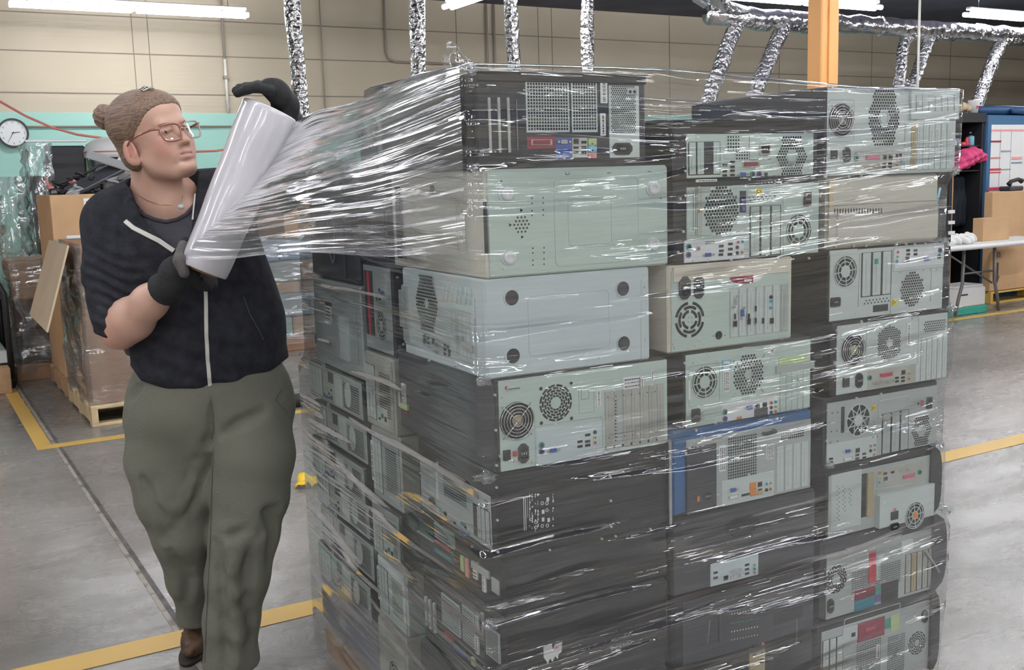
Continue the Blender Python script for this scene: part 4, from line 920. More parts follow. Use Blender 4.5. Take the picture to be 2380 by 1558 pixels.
c.label(.055, .006, .075, .009, lines=1); MB().ring(.17, .112, .009, .003, -.012, 'galv', 16).box(.16, -.012, .096, .18, -.010, .105, 'galv').build('lock_tab', c.e); c.screws([(.44, .04), (.44, .08)], .003)
c.e['group'] = 'six identical slim desktops at the far left corner'
ztop = [.940, .822, .713, .612, .498, .384]
nm = ['second', 'third', 'fourth', 'fifth', 'lowest']
offs = [.004, -.006, .005, .008, -.004]; first = c.e
for i in range(5):
    z1 = ztop[i+1]; o = copy_tree(first); P = S(.0+offs[i], 1.165+.004*((i*7) % 5-2), z1-.106 if i < 4 else .278); o.location = P
    o['label'] = f'slim grey desktop, {nm[i]} from top of the six identical ones at far left' if nm[i] != 'lowest' else 'slim grey desktop, lowest of the six identical ones at far left'
c = left('computer_tower', 'grey steel tower with a white barcode label above the slim desktops at far left', (.700, 1.085), .945, 1.190, .42, 'galv', .0)
c.panel((728, 690, 835, 850), 'galv', 'side_panel'); c.label(766, 725, .052, .055, lines=5, vert=False); cx, cz = c.L(767, 706); MB().box(cx-.026, -.0055, cz-.006, cx+.026, -.0048, cz+.005, 'ink').build('label_header', c.e)
c.rect((794, 735, 818, 840), 'galv_light', 'cover_plate', -.01); c.rect((751, 777, 790, 820), 'slot_metal', 'recess'); c.emboss((733, 735, 800, 830), 'galv_light', .006); c.screws([(837, 770), (842, 838), (738, 713)], .003); c.rect((730, 773, 738, 798), 'port_blue', 'vent_slot')
c = left('computer_tower', 'dark navy tower with an oval handle recess at far left under the pulled film', (.715, 1.090), 1.192, 1.478, .42, 'navy_case', .0, .012)
cx, cz = .20, .125; MB().disc(cx, cz, .026, -.003, 'charcoal', 28, rz=.075, y1=0).ring(cx, cz, .026, .0012, -.004, 'grey_case', 30, zs=2.9).build('handle_recess', c.e); MB().box(.25, -.004, .01, .30, 0, .27, 'charcoal', .001).build('trim_strip', c.e)
mm = left('computer_tower', 'narrow computer with black fans standing on the second row behind the top black computer', (.515, .715), 1.472, 1.590, .36, 'galv_warm', .03)
mm.fanwire(840, 300, .026, 'port_dark', 3); mm.fanwire(872, 300, .026, 'port_dark', 3); mm.rect((835, 340, 880, 390), 'port_dark', 'power_supply', -.004)
ZM = [(1.256, 1.470, 'black_case', 'narrow black computer end on behind the beige tower'), (1.030, 1.254, 'charcoal', 'narrow computer with small fan and red card bracket behind the white steel tower'), (.836, 1.028, 'galv_warm', 'narrow grey computer end on behind the one with the yellow and white label'), (.64, .834, 'galv_warm', 'narrow grey computer behind the printed black one on the left flank'),
      (.49, .638, 'charcoal', 'narrow computer with slot covers above the lower middle of the left flank'), (.318, .488, 'galv', 'narrow silver computer beside the lower slim desktops'), (.122, .316, 'galv_warm', 'narrow computer with round grille at the bottom of the left flank')]
for i, (z0, z1, body, lab) in enumerate(ZM):
    c = left('computer_tower', lab, (.505, .698), z0, z1, .40, body, .012 if i % 2 else .004)
    c.loc = True; H = c.H; W = c.W
    c.panel((.006, .006, W-.006, H-.006), ('navy_case', 'galv', 'galv_warm', 'galv', 'galv', 'galv_light', 'galv_warm')[i])
    if i in (1, 6): c.fanstamp(W*.62, H*.32, .036 if i == 1 else .045, .35, 'galv')
    if i in (2, 3, 4, 5): c.slots((.010, .02, .075, H-.03), 3, 'galv_light'); c.vent(W*.72, H*.5, .07, H*.6, 'r', .0066, .0025, n=4)
    if i == 1: c.slots((.012, .04, .07, H-.02), 3, 'charcoal', filled={1: 'red'}); c.io((.09, H*.55, .16, H-.02), 'galv', [('psg', .10, H*.62), ('usb', .12, H*.62), ('vga', .14, H*.7), ('usb', .12, H*.72)])
    if i in (3, 5): c.label(-.004+.012, H*.5, .016, H*.55, lines=1)
    if i in (2, 4): c.io((.085, .02, .15, .06), 'galv_light', [('usb', .1, .03), ('psg', .12, .04), ('lan', .14, .035)])
    c.screws([(W-.01, H-.015), (W-.01, .02)], .003)
for (x, y, z, h, lab) in ((.702, 0, .85, .10, 'white slotted label strip on the left flank beside the top slim desktop'),): pass
c = left('desktop_computer', 'wide smooth purple grey computer under the slim desktops at the far left corner', (.702, 1.180), .122, .276, .42, 'grey_case', .0, .006)
c = None
# the pallet
def pallet(name, loc, rz, lx, ly, h, label, m='wood', cat='pallet', cnt=7, group=None):
    e = empty(name, loc, rz); tag(e, label, cat, group)
    t = h*.14
    for i in range(cnt): w = ly/cnt*.62; y = (ly-w)*i/(cnt-1); MB().box(0, y, h-t, lx, y+w, h, m, .002).build('deck_board', e)
    for i in range(3): w = .04; x = (lx-w)*i/2; MB().box(x, 0, t, x+w, ly, h-t, m, .002).build('stringer', e)
    for i in range(3): w = .09; y = (ly-w)*i/2; MB().box(0, y, 0, lx, y+w, t, m, .002).build('bottom_board', e)
    return e
pallet('wooden_pallet', S(.0, .0, 0), SA, 1.25, 1.16, .1185, 'wooden pallet under the stack of computers, below the frame')
mat('gloss_black', (.012, .012, .014), .12)

# ------------------------------------------------------------------ smooth solid modelling (for the person)
def rotm(fwd, up=(0, 0, 1)):
    f_ = np.array(fwd, float); f_ /= np.linalg.norm(f_); l = np.cross(up, f_); l /= np.linalg.norm(l); u_ = np.cross(f_, l)
    return np.array([f_, l, u_])         # rows: local axes
class Sdf:
    """smooth union / difference of tapered capsules and ellipsoids"""
    def __init__(s): s.ops = []
    def cap(s, a, b, r1, r2=None, k=.02, sub=False): s.ops.append(('c', np.array(a, float), np.array(b, float), r1, r1 if r2 is None else r2, k, sub)); return s
    def ell(s, c, r, M=None, k=.02, sub=False): s.ops.append(('e', np.array(c, float), np.array(r, float), np.eye(3) if M is None else M, None, k, sub)); return s
    def fn(s, fn, k=0, mode='cut'): s.ops.append(('f', fn, mode, None, None, k, False)); return s
    def chain(s, pts, rs, k=.02, sub=False):
        for i in range(len(pts)-1): s.cap(pts[i], pts[i+1], rs[i], rs[i+1], k, sub)
        return s
    def __call__(s, P):
        d = np.full(len(P), 9.)
        for o in s.ops:
            k = o[5]
            if o[0] == 'c':
                a, b, r1, r2 = o[1:5]; ab = b-a; t = np.clip(((P-a)@ab)/max(ab@ab, 1e-9), 0, 1)
                e = np.linalg.norm(P-a-t[:, None]*ab, axis=1)-(r1+(r2-r1)*t)
            elif o[0] == 'e':
                q = (P-o[1])@o[3].T; k0 = np.linalg.norm(q/o[2], axis=1); k1 = np.linalg.norm(q/(o[2]**2), axis=1)+1e-9; e = k0*(k0-1)/k1
            else:
                v = o[1](P)
                if o[2] == 'add': d = d+v; continue
                if k > 0: h = np.maximum(k-np.abs(d-v), 0)/k; d = np.maximum(d, v)+h*h*k/4
                else: d = np.maximum(d, v)
                continue
            if o[6]: h = np.maximum(k-np.abs(d+e), 0)/max(k, 1e-6); d = np.maximum(d, -e)+h*h*k/4
            else: h = np.maximum(k-np.abs(d-e), 0)/max(k, 1e-6); d = np.minimum(d, e)-h*h*k/4
        return d
def surface(f, lo, hi, h):
    lo = np.array(lo, float); hi = np.array(hi, float); nb = np.ceil((hi-lo)/(4*h)).astype(int)+1; n = nb*4
    bc = np.stack(np.meshgrid(*[np.arange(q) for q in nb], indexing='ij'), -1).reshape(-1, 3)
    cv = f(lo+(bc*4+1.5)*h); act = np.abs(cv) < 4*h*1.5
    D = np.repeat(np.repeat(np.repeat(cv.reshape(nb), 4, 0), 4, 1), 4, 2).astype(np.float32)
    sub = np.stack(np.meshgrid(*[np.arange(4)]*3, indexing='ij'), -1).reshape(-1, 3)
    ids = (bc[act][:, None]*4+sub[None]).reshape(-1, 3); vals = np.empty(len(ids))
    for i in range(0, len(ids), 400000): vals[i:i+400000] = f(lo+ids[i:i+400000]*h)
    D[ids[:, 0], ids[:, 1], ids[:, 2]] = vals
    s = D < 0; c = [s[i:n[0]-1+i, j:n[1]-1+j, k:n[2]-1+k] for i in (0, 1) for j in (0, 1) for k in (0, 1)]
    al = c[0].copy(); an = c[0].copy()
    for q in c[1:]: al &= q; an |= q
    cells = np.argwhere(an & ~al); idx = np.full(tuple(n-1), -1, np.int32); idx[cells[:, 0], cells[:, 1], cells[:, 2]] = np.arange(len(cells))
    V = np.zeros((len(cells), 3)); W = np.zeros(len(cells)); corner = [np.array([i, j, k]) for i in (0, 1) for j in (0, 1) for k in (0, 1)]
    for a in range(8):
        for b in range(a+1, 8):
            if np.abs(corner[a]-corner[b]).sum() != 1: continue
            pa = cells+corner[a]; pb = cells+corner[b]; da = D[pa[:, 0], pa[:, 1], pa[:, 2]].astype(float); db = D[pb[:, 0], pb[:, 1], pb[:, 2]].astype(float)
            cr = (da < 0) != (db < 0); t = np.where(cr, da/np.where(cr, da-db, 1), 0); V += np.where(cr[:, None], pa+t[:, None]*(corner[b]-corner[a]), 0); W += cr
    V = lo+V/W[:, None]*h; F = []
    for ax in range(3):
        o1, o2 = [q for q in range(3) if q != ax]; e = np.zeros(3, int); e[ax] = 1
        A = s[:n[0]-(ax == 0), :n[1]-(ax == 1), :n[2]-(ax == 2)]; Bq = s[(ax == 0):, (ax == 1):, (ax == 2):]; E = np.argwhere(A != Bq)
        E = E[(E[:, o1] > 0) & (E[:, o2] > 0) & (E[:, o1] < n[o1]-1) & (E[:, o2] < n[o2]-1) & (E[:, ax] < n[ax]-1)]
        u1 = np.zeros(3, int); u1[o1] = 1; u2 = np.zeros(3, int); u2[o2] = 1
        q = [idx[tuple((E-x).T)] for x in (u1+u2, u2, 0*u1, u1)]; q = np.stack(q, 1); ins = A[tuple(E.T)]
        if ax == 1: ins = ~ins
        q[~ins] = q[~ins][:, ::-1]; F.append(q[(q >= 0).all(1)])
    return V, np.concatenate(F)
def sdf_object(name, f, lo, hi, h, m, parent, tint=None, smooth=1):
    V, F = surface(f, lo, hi, h)
    me = bpy.data.meshes.new(name); me.vertices.add(len(V)); me.vertices.foreach_set('co', V.ravel()); me.loops.add(F.size); me.loops.foreach_set('vertex_index', F.ravel().astype(np.int32))
    me.polygons.add(len(F)); me.polygons.foreach_set('loop_start', np.arange(0, F.size, 4, dtype=np.int32)); me.polygons.foreach_set('loop_total', np.full(len(F), 4, np.int32))
    me.polygons.foreach_set('use_smooth', np.ones(len(F), bool)); me.update(calc_edges=True); me.validate(); me.materials.append(MATS[m])
    if tint is not None:
        at_ = me.color_attributes.new('tint', 'FLOAT_COLOR', 'POINT'); at_.data.foreach_set('color', np.c_[tint(V), np.ones(len(V))].astype(np.float32).ravel())
    o = bpy.data.objects.new(name, me); col.objects.link(o); o.parent = parent; o.matrix_parent_inverse = Matrix.Translation(-parent.location); return o
def hit(f, x, y, d0=2.4, d1=3.6):
    """where the view ray through a photo pixel meets a solid"""
    v = ray(x, y); v = v/np.linalg.norm(v); t = d0/v[1]
    for _ in range(120):
        p = Oc+v*t; d = f(p[None])[0]
        if d < .0004: return p
        t += max(d*.7, .0005)
        if t*v[1] > d1: return None
    return p
def nrm(f, p, e=.002): 
    g = np.array([f((p+np.eye(3)[i]*e)[None])[0]-f((p-np.eye(3)[i]*e)[None])[0] for i in range(3)]); return g/(np.linalg.norm(g)+1e-9)

# skin: tinted by a colour attribute (lips, cheeks, ear)
def skin_mat():
    mt = bpy.data.materials.new('skin'); mt.use_nodes = True; nt = mt.node_tree; N = nt.nodes; L = nt.links; b = N['Principled BSDF']
    a = N.new('ShaderNodeAttribute'); a.attribute_name = 'tint'; L.new(a.outputs['Color'], b.inputs['Base Color'])
    b.inputs['Roughness'].default_value = .48; b.inputs['Subsurface Weight'].default_value = .12; b.inputs['Subsurface Radius'].default_value = (.01, .004, .002); b.inputs['Subsurface Scale'].default_value = 1
    tc = N.new('ShaderNodeTexCoord'); nz = N.new('ShaderNodeTexNoise'); nz.inputs['Scale'].default_value = 180; L.new(tc.outputs['Object'], nz.inputs[0])
    bp = N.new('ShaderNodeBump'); bp.inputs['Strength'].default_value = .08; bp.inputs['Distance'].default_value = .004; L.new(nz.outputs[0], bp.inputs['Height']); L.new(bp.outputs[0], b.inputs['Normal']); MATS['skin'] = mt
skin_mat()
mat('hoodie', (.026, .027, .034), .92, bump=(160, .35), var=(30, .30), spec=.2); mat('tshirt', (.060, .058, .070), .9, bump=(160, .2), var=(26, .12), spec=.2)
mat('trousers', (.155, .155, .125), .85, bump=(120, .25), var=(7, .08), spec=.2); mat('glove_black', (.014, .014, .015), .8, bump=(150, .3)); mat('glove_grey', (.10, .09, .09), .75, bump=(90, .3))
mat('zip', (.62, .60, .56), .5); mat('lanyard_blue', (.02, .06, .30), .6); mat('eye_white', (.55, .50, .47), .3); mat('iris', (.07, .075, .075), .2); mat('brow', (.25, .15, .09), .8)
mat('shoe_brown', (.10, .055, .03), .6, var=(40, .6)); mat('sole', (.03, .025, .02), .8)
def hair_mat():
    mt = bpy.data.materials.new('hair'); mt.use_nodes = True; nt = mt.node_tree; N = nt.nodes; L = nt.links; b = N['Principled BSDF']
    tc = N.new('ShaderNodeTexCoord'); mp = N.new('ShaderNodeMapping'); mp.inputs['Scale'].default_value = (9, 260, 300); m0 = N.new('ShaderNodeMapping'); m0.inputs['Rotation'].default_value = (0, 0, math.radians(35)); m1 = N.new('ShaderNodeMapping'); m1.inputs['Rotation'].default_value = (0, math.radians(5), 0)
    L.new(tc.outputs['Object'], m0.inputs[0]); L.new(m0.outputs[0], m1.inputs[0]); L.new(m1.outputs[0], mp.inputs[0])
    nz = N.new('ShaderNodeTexNoise'); nz.inputs['Scale'].default_value = 1; nz.inputs['Detail'].default_value = 3; nz.inputs['Distortion'].default_value = .6; L.new(mp.outputs[0], nz.inputs[0])
    r = N.new('ShaderNodeValToRGB'); e = r.color_ramp.elements; e[0].position = .3; e[0].color = (.10, .062, .043, 1); e[1].position = .72; e[1].color = (.30, .20, .14, 1); L.new(nz.outputs[0], r.inputs[0]); L.new(r.outputs[0], b.inputs['Base Color'])
    bp = N.new('ShaderNodeBump'); bp.inputs['Strength'].default_value = .5; bp.inputs['Distance'].default_value = .004; L.new(nz.outputs[0], bp.inputs['Height']); L.new(bp.outputs[0], b.inputs['Normal']); b.inputs['Roughness'].default_value = .6; MATS['hair'] = mt
hair_mat()

# ------------------------------------------------------------------ the worker
PB = at(480, 1560, 3.05); PB[2] = 0
person = empty('person', tuple(PB)); tag(person, 'person in black zip hoodie, olive trousers and glasses, pulling stretch film from a roll', 'person')
HC = at(353, 318, 2.97)                       # centre of the head
yaw = math.radians(-35); pit = math.radians(5)
fw = np.array([math.cos(yaw)*math.cos(pit), math.sin(yaw)*math.cos(pit), math.sin(pit)])
HM = rotm(fw, (-.085, -.11, 1)); HS = 1.08; HZ = .94
def hl(x, y, z):
    x = x+.15*max(0, .03-z); return HC+HS*(x*HM[0]+y*HM[1]+z*HZ*HM[2])     # forward, left, up on the head (left = away from the camera)
def he(s, c, r, k=.02, sub=False, tilt=0, M=None):
    MM = HM if M is None else M
    if tilt: ct, st = math.cos(tilt), math.sin(tilt); MM = np.array([HM[0]*ct+HM[2]*st, HM[1], -HM[0]*st+HM[2]*ct])
    return s.ell(hl(*c), np.array(r)*HS*np.array([1, 1, HZ]), MM, k, sub)
neck0 = at(352, 395, 3.03); neck1 = at(385, 478, 3.08)
sh_r = at(268, 512, 3.03); el_r = at(278, 762, 2.90); wr_r = at(388, 668, 2.77)
sh_l = at(505, 455, 3.16); el_l = at(655, 445, 3.08); wr_l = at(672, 305, 2.97)
def head_parts(s):
    he(s, (-.022, 0, .040), (.098, .077, .084)); he(s, (.035, 0, .052), (.060, .062, .058), .03)
    he(s, (.030, 0, -.033), (.062, .058, .078), .03); he(s, (.048, 0, -.070), (.040, .043, .038), .03)
    he(s, (.084, 0, -.096), (.019, .024, .017), .03); he(s, (.072, .028, -.032), (.026, .025, .032), .03); he(s, (.072, -.028, -.032), (.026, .025, .032), .03)
    s.cap(hl(.0, -.047, -.058), hl(.066, -.020, -.102), .015*HS, .013*HS, .03); s.cap(hl(.0, .047, -.058), hl(.066, .020, -.102), .015*HS, .013*HS, .03)
    he(s, (.020, 0, -.088), (.055, .040, .022), .035)
    s.cap(hl(.085, -.030, .024), hl(.090, .030, .024), .010*HS, None, .02)                      # brow ridge
    for q in (-1, 1): he(s, (.101, q*.032, .004), (.016, .018, .013), .014, True)                # sockets
    s.cap(hl(.092, 0, .012), hl(.114, 0, -.022), .0070*HS, .0095*HS, .010); he(s, (.1165, 0, -.0275), (.0105, .0118, .0098), .007)
    for q in (-1, 1): he(s, (.103, q*.0125, -.031), (.011, .0078, .0085), .006); he(s, (.108, q*.006, -.0385), (.0045, .003, .003), .002, True)
    he(s, (.086, 0, -.060), (.014, .034, .024), .022)
    for zz, r_, xx in ((-.0565, .0036, 0), (-.0680, .0045, -.0012)):
        s.chain([hl(.085+xx, -.029, -.0625), hl(.0965+xx, -.016, zz), hl(.1010+xx, -.004, zz), hl(.1010+xx, .004, zz), hl(.0965+xx, .016, zz), hl(.085+xx, .029, -.0625)], [r_*.6, r_, r_*1.1, r_*1.1, r_, r_*.6], .006)
    s.chain([hl(.089, -.030, -.0635), hl(.1015, -.015, -.0622), hl(.1065, 0, -.0618), hl(.1015, .015, -.0622), hl(.089, .030, -.0635)], [.0016, .0017, .0018, .0017, .0016], .003, True)
    he(s, (.104, 0, -.080), (.010, .020, .003), .01, True)
    for q in (-1, 1):                                                                            # eyes and lids
        he(s, (.083, q*.031, .003), (.0118, .0135, .0118), .003); s.cap(hl(.0950, q*.019, .0072), hl(.0900, q*.044, .0045), .0056, .0050, .005); s.cap(hl(.0930, q*.021, -.0045), hl(.0880, q*.041, -.004), .0022, .002, .004)
    for q in (-1, 1):                                                                            # ears
        Me = rotm(HM[0]*.95+HM[1]*q*-.30+HM[2]*.10, HM[2]); c0 = hl(-.006, q*.077, -.034)
        s.ell(c0, (.020*HS, .0075*HS, .033*HS), Me, .006); s.ell(hl(.000, q*.0825, -.033), (.0125*HS, .006*HS, .022*HS), Me, .004, True); s.ell(hl(.001, q*.073, -.058), (.010*HS, .006*HS, .011*HS), Me, .006)
        s.cap(hl(-.012, q*.0815, -.050), hl(-.010, q*.0815, -.016), .0032, .0025, .004); s.cap(hl(.008, q*.077, -.046), hl(.011, q*.077, -.034), .004, .003, .004); s.cap(hl(-.004, q*.0815, -.042), hl(-.001, q*.0815, -.020), .0026, .0022, .004)
body = Sdf(); head_parts(body)
body.cap(neck0+np.array([-.01, .02, .02]), neck1+np.array([0, .03, -.03]), .056, .064, .04)
body.cap(at(362, 400, 3.0), at(395, 470, 3.0), .036, .040, .04)
body.cap(at(404, 398, 2.975), at(425, 476, 3.0), .010, .007, .03)                              # throat tendon
for a, b in (((395, 492), (350, 478)), ((430, 492), (470, 475))): body.cap(at(*a, 2.985), at(*b, 3.02), .009, .009, .03)
body.cap(neck1+np.array([0, .02, -.02]), at(430, 640, 3.07), .10, .13, .08); body.cap(at(430, 640, 3.07), at(485, 860, 3.07), .13, .14, .08)
body.cap(neck1, sh_r, .055, .045, .05); body.cap(neck1, sh_l, .055, .045, .05)
body.chain([sh_r, el_r], [.050, .045], .03)
fa = [el_r+np.array([.0, -.0, -.008]), el_r+(wr_r-el_r)*.28+np.array([.0, .0, -.006]), el_r+(wr_r-el_r)*.65, wr_r]
body.chain(fa, [.049, .052, .041, .030], .04)
body.chain([sh_l, el_l, wr_l], [.050, .043, .028], .03)
body.chain([at(425, 930, 3.08), at(418, 1235, 3.03), at(462, 1500, 3.22), at(455, 1545, 3.14)], [.10, .055, .036, .03], .04)
body.chain([at(555, 930, 3.07), at(570, 1235, 2.99), at(540, 1590, 2.97), at(545, 1630, 2.90)], [.10, .06, .04, .03], .04)
RB_ = at(473, 630, 2.775); RT_ = at(628, 256, 2.845)                     # film roll axis, bottom and top
RAX = (RT_-RB_)/np.linalg.norm(RT_-RB_)
# right hand (seen at left): grips the lower end of the roll; left hand over the top end
def finger(s, pts, r, k=.006): s.chain([np.array(p) for p in pts], np.linspace(r, r*.82, len(pts)), k)
palm_r = at(412, 625, 2.76)
def hand_r(s, g=0):
    s.cap(wr_r, palm_r+np.array([-.012, 0, -.008]), .027+g, .030+g, .02); s.cap(palm_r+np.array([-.012, -.01, -.012]), palm_r+np.array([.028, .02, -.012]), .026+g, .022+g, .02)
    s.cap(palm_r+np.array([0, 0, .008]), at(438, 640, 2.78), .022+g, .016+g, .02)
    finger(s, [at(405, 628, 2.755), at(417, 600, 2.765), at(424, 575, 2.79), at(428, 560, 2.81)], .0125+g)               # thumb
    for i in range(4):
        b0 = at(436+i*6, 634+i*9, 2.765+i*.012); finger(s, [b0, at(452+i*9, 652+i*5, 2.79+i*.012), at(468+i*9, 655+i*3, 2.83+i*.01), at(474+i*8, 645+i*3, 2.862+i*.008)], (.0105, .011, .0105, .009)[i]+g)
def hand_l(s, g=0):
    wl = wr_l; kn = at(642, 208, 2.83)
    s.cap(wl, at(664, 246, 2.88), .027+g, .028+g, .02); s.cap(at(664, 246, 2.88), kn, .028+g, .024+g, .025); s.cap(at(652, 222, 2.83), at(622, 203, 2.82), .024+g, .018+g, .02)
    for i, (x, y) in enumerate(((552, 217), (549, 211), (556, 205), (570, 200))):
        dd = 2.785+.021*i
        finger(s, [at(626, 210-i*3, dd+.005), at(600, 204-i*2, dd), at(575, 208-i*2, dd), at(x, y, dd+.004)], (.0100, .0108, .0105, .009)[i]+g)
    finger(s, [at(662, 240, 2.90), at(668, 262, 2.935), at(660, 284, 2.945), at(648, 300, 2.945)], .0115+g)
hand_r(body); hand_l(body)
LOC = HM
def skin_tint(V):
    q = (V-HC)@HM.T/HS; q[:, 2] /= HZ; q[:, 0] -= .15*np.maximum(0, .03-q[:, 2]); c = np.tile(np.array([.56, .345, .265]), (len(V), 1))
    def blob(cn, r, colr, pw=1):
        nonlocal c
        w_ = np.clip(1.35-np.linalg.norm((q-np.array(cn))/np.array(r), axis=1), 0, 1)[:, None]**pw; c = c*(1-w_)+np.array(colr)*w_
    for s_ in (-1, 1):
        blob((.075, s_*.045, -.035), (.03, .03, .028), (.58, .29, .23)); blob((.002, s_*.084, -.032), (.022, .014, .030), (.58, .28, .225)); 
    blob((.113, 0, -.028), (.013, .015, .012), (.60, .29, .22)); blob((.099, 0, -.0620), (.012, .027, .0075), (.46, .19, .17)); blob((.02, 0, -.10), (.05, .05, .02), (.52, .29, .21))
    nz = np.sin(q[:, 0]*90+3)*np.sin(q[:, 2]*110)*np.sin(q[:, 1]*80); c *= (1+.03*nz)[:, None]
    w_ = np.clip(1.5-np.linalg.norm((V-el_r)/np.array([.07, .07, .07]), axis=1), 0, 1)[:, None]; c = c*(1-w_*.6)+np.array((.56, .27, .20))*w_*.6
    m_ = np.linalg.norm((q-np.array((.050, -.060, -.030)))*1, axis=1) < .0022; c[m_] = (.3, .14, .1)
    return c
sdf_object('body', body, (-1.35, 2.5, .02), (-.40, 3.45, 1.78), .0034, 'skin', person, skin_tint)

# hair: tight cap swept back to a bun
hair = Sdf()
he(hair, (-.026, 0, .043), (.103, .083, .088)); he(hair, (.032, 0, .060), (.064, .067, .058), .03); he(hair, (-.060, 0, -.035), (.050, .062, .060), .03)
def hairline(P):
    q = (P-HC)@HM.T/HS; x, y, z = q[:, 0], np.abs(q[:, 1]), q[:, 2]
    line = np.where(z > .03, .064+.70*(z-.03), np.where(z > -.004, .014+1.6*z, -.016))-y*.22*np.clip(z/.03, 0, 1)
    return np.maximum(x-line, -(z+.080))*.6
hair.fn(hairline, .006)
for i in range(26):          # fine comb ridges
    pass
hair.fn(lambda P: .00035*np.sin(((P-HC)@HM[2])*520+((P-HC)@HM[1])*360), 0, 'add')
ho = sdf_object('hair', hair, HC-.2, HC+.2, .0028, 'hair', person)
bun = Sdf(); bc_ = hl(-.148, -.015, .078); bun.ell(bc_, (.030, .033, .036), HM, .01); bun.cap(hl(-.108, 0, .065), bc_, .022, .02, .015)
for i in range(5):
    a = i*1.25; bun.cap(bc_+HM[1]*.020*math.cos(a)+HM[2]*.022*math.sin(a)-HM[0]*.006, bc_+HM[1]*.020*math.cos(a+1.3)+HM[2]*.022*math.sin(a+1.3)-HM[0]*.012, .0095, .0095, .004)
bun.fn(lambda P: .0012*np.sin(((P-bc_)@HM[2])*330+((P-bc_)@HM[0])*250), 0, 'add')
bo = sdf_object('bun', bun, bc_-.07, bc_+.07, .0026, 'hair', person); bo.parent = ho; bo.matrix_parent_inverse = Matrix.Identity(4)
def rel(o, p=None): o.parent = p or person; o.matrix_parent_inverse = Matrix.Identity(4) if p else Matrix.Translation(-person.location); return o
mb = MB()
for i in range(4): a = hl(.030+i*.008, -.022-.004*i, .124-.002*i); b = hl(.026+i*.008, .004, .128-.002*i); mb.tube([a, (a+b)/2+HM[2]*.004, b], .0022, 'chrome' if i % 2 else 'port_dark', 6)
rel(mb.build('hair_clip'), ho)
# eyes, brows
for q in (-1, 1):
    e = rel(MB().lathe([(0, -.0106), (.006, -.0086), (.0092, -.005), (.0105, 0), (.0092, .005), (.006, .0086), (0, .0106)], 'eye_white', 16).build('eyeball'))
    e.location = hl(.0855, q*.031, .0028); e.rotation_euler = (0, 0, 0)
    a = hl(.0855+.0098, q*.031-.001, .0035)
    rel(MB().tube([a, a+HM[0]*.0014], .0048, 'iris', 12).tube([a+HM[0]*.0010, a+HM[0]*.0018], .0021, 'hole', 10).build('iris'))
    pts = [hl(.1005-.28*abs(t)*.02-.0022*(t*1.0+1)**1, q*(.018+.026*(t+1)/2), .021+.003*math.sin((t+1)*1.4)) for t in np.linspace(-1, 1, 7)]
    rel(MB().tube([hit(body, *proj(p), 2.6, 3.3) if q < 0 and hit(body, *proj(p), 2.6, 3.3) is not None else p for p in pts], .002, 'brow', 6, rs=[.0016, .0024, .0026, .0025, .0022, .0017, .001]).build('eyebrow'))
# glasses
mat('frame_brown', (.28, .10, .07), .25, coat=.5, alpha=.92); mat('frame_clear', (.55, .42, .38), .15, coat=.6, alpha=.7)
def glass_mat():
    mt = bpy.data.materials.new('lens'); mt.use_nodes = True; nt = mt.node_tree; N = nt.nodes; L = nt.links; N.remove(N['Principled BSDF'])
    t = N.new('ShaderNodeBsdfTransparent'); t.inputs[0].default_value = (.93, .92, .92, 1); g = N.new('ShaderNodeBsdfGlossy'); g.inputs['Roughness'].default_value = .03
    f = N.new('ShaderNodeValue'); f.outputs[0].default_value = .09; mx = N.new('ShaderNodeMixShader'); L.new(f.outputs[0], mx.inputs[0]); L.new(t.outputs[0], mx.inputs[1]); L.new(g.outputs[0], mx.inputs[2]); L.new(mx.outputs[0], N['Material Output'].inputs[0]); MATS['lens'] = mt
glass_mat()
gl_ = rel(MB().tube([hl(.121, -.010, .008), hl(.1225, 0, .012), hl(.121, .010, .008)], .0022, 'frame_brown', 8).build('glasses'))
for q in (-1, 1):
    pts = []
    for a in np.linspace(0, 2*math.pi, 29)[:-1]:
        cx = math.copysign(abs(math.cos(a))**.62, math.cos(a))*.0262; cz = math.copysign(abs(math.sin(a))**.62, math.sin(a))*.0225
        cx *= (1+.10*(cz/.0225)); pts.append(hl(.1205-.010*abs((q*(.034)+cx)/.06)**2*1.0, q*.034+cx, -.002+cz))
    rel(MB().tube(pts, .0024, 'frame_brown' if q < 0 else 'frame_clear', 8, closed=True).build('lens_rim'), gl_)
    rel(MB().add([hl(.1185, q*.034, -.002)]+[p-HM[0]*.0006 for p in pts], [(0, i+1, (i+1) % 28+1) for i in range(28)], 'lens', True).build('lens'), gl_)
    rel(MB().tube([hl(.112, q*.0605, .012), hl(.095, q*.073, .013), hl(.050, q*.080, .006), hl(.008, q*.082, -.006), hl(-.016, q*.080, -.022)], .0022, 'frame_brown', 8, rs=[.0034, .0032, .0026, .0022, .002]).build('temple_arm'), gl_)

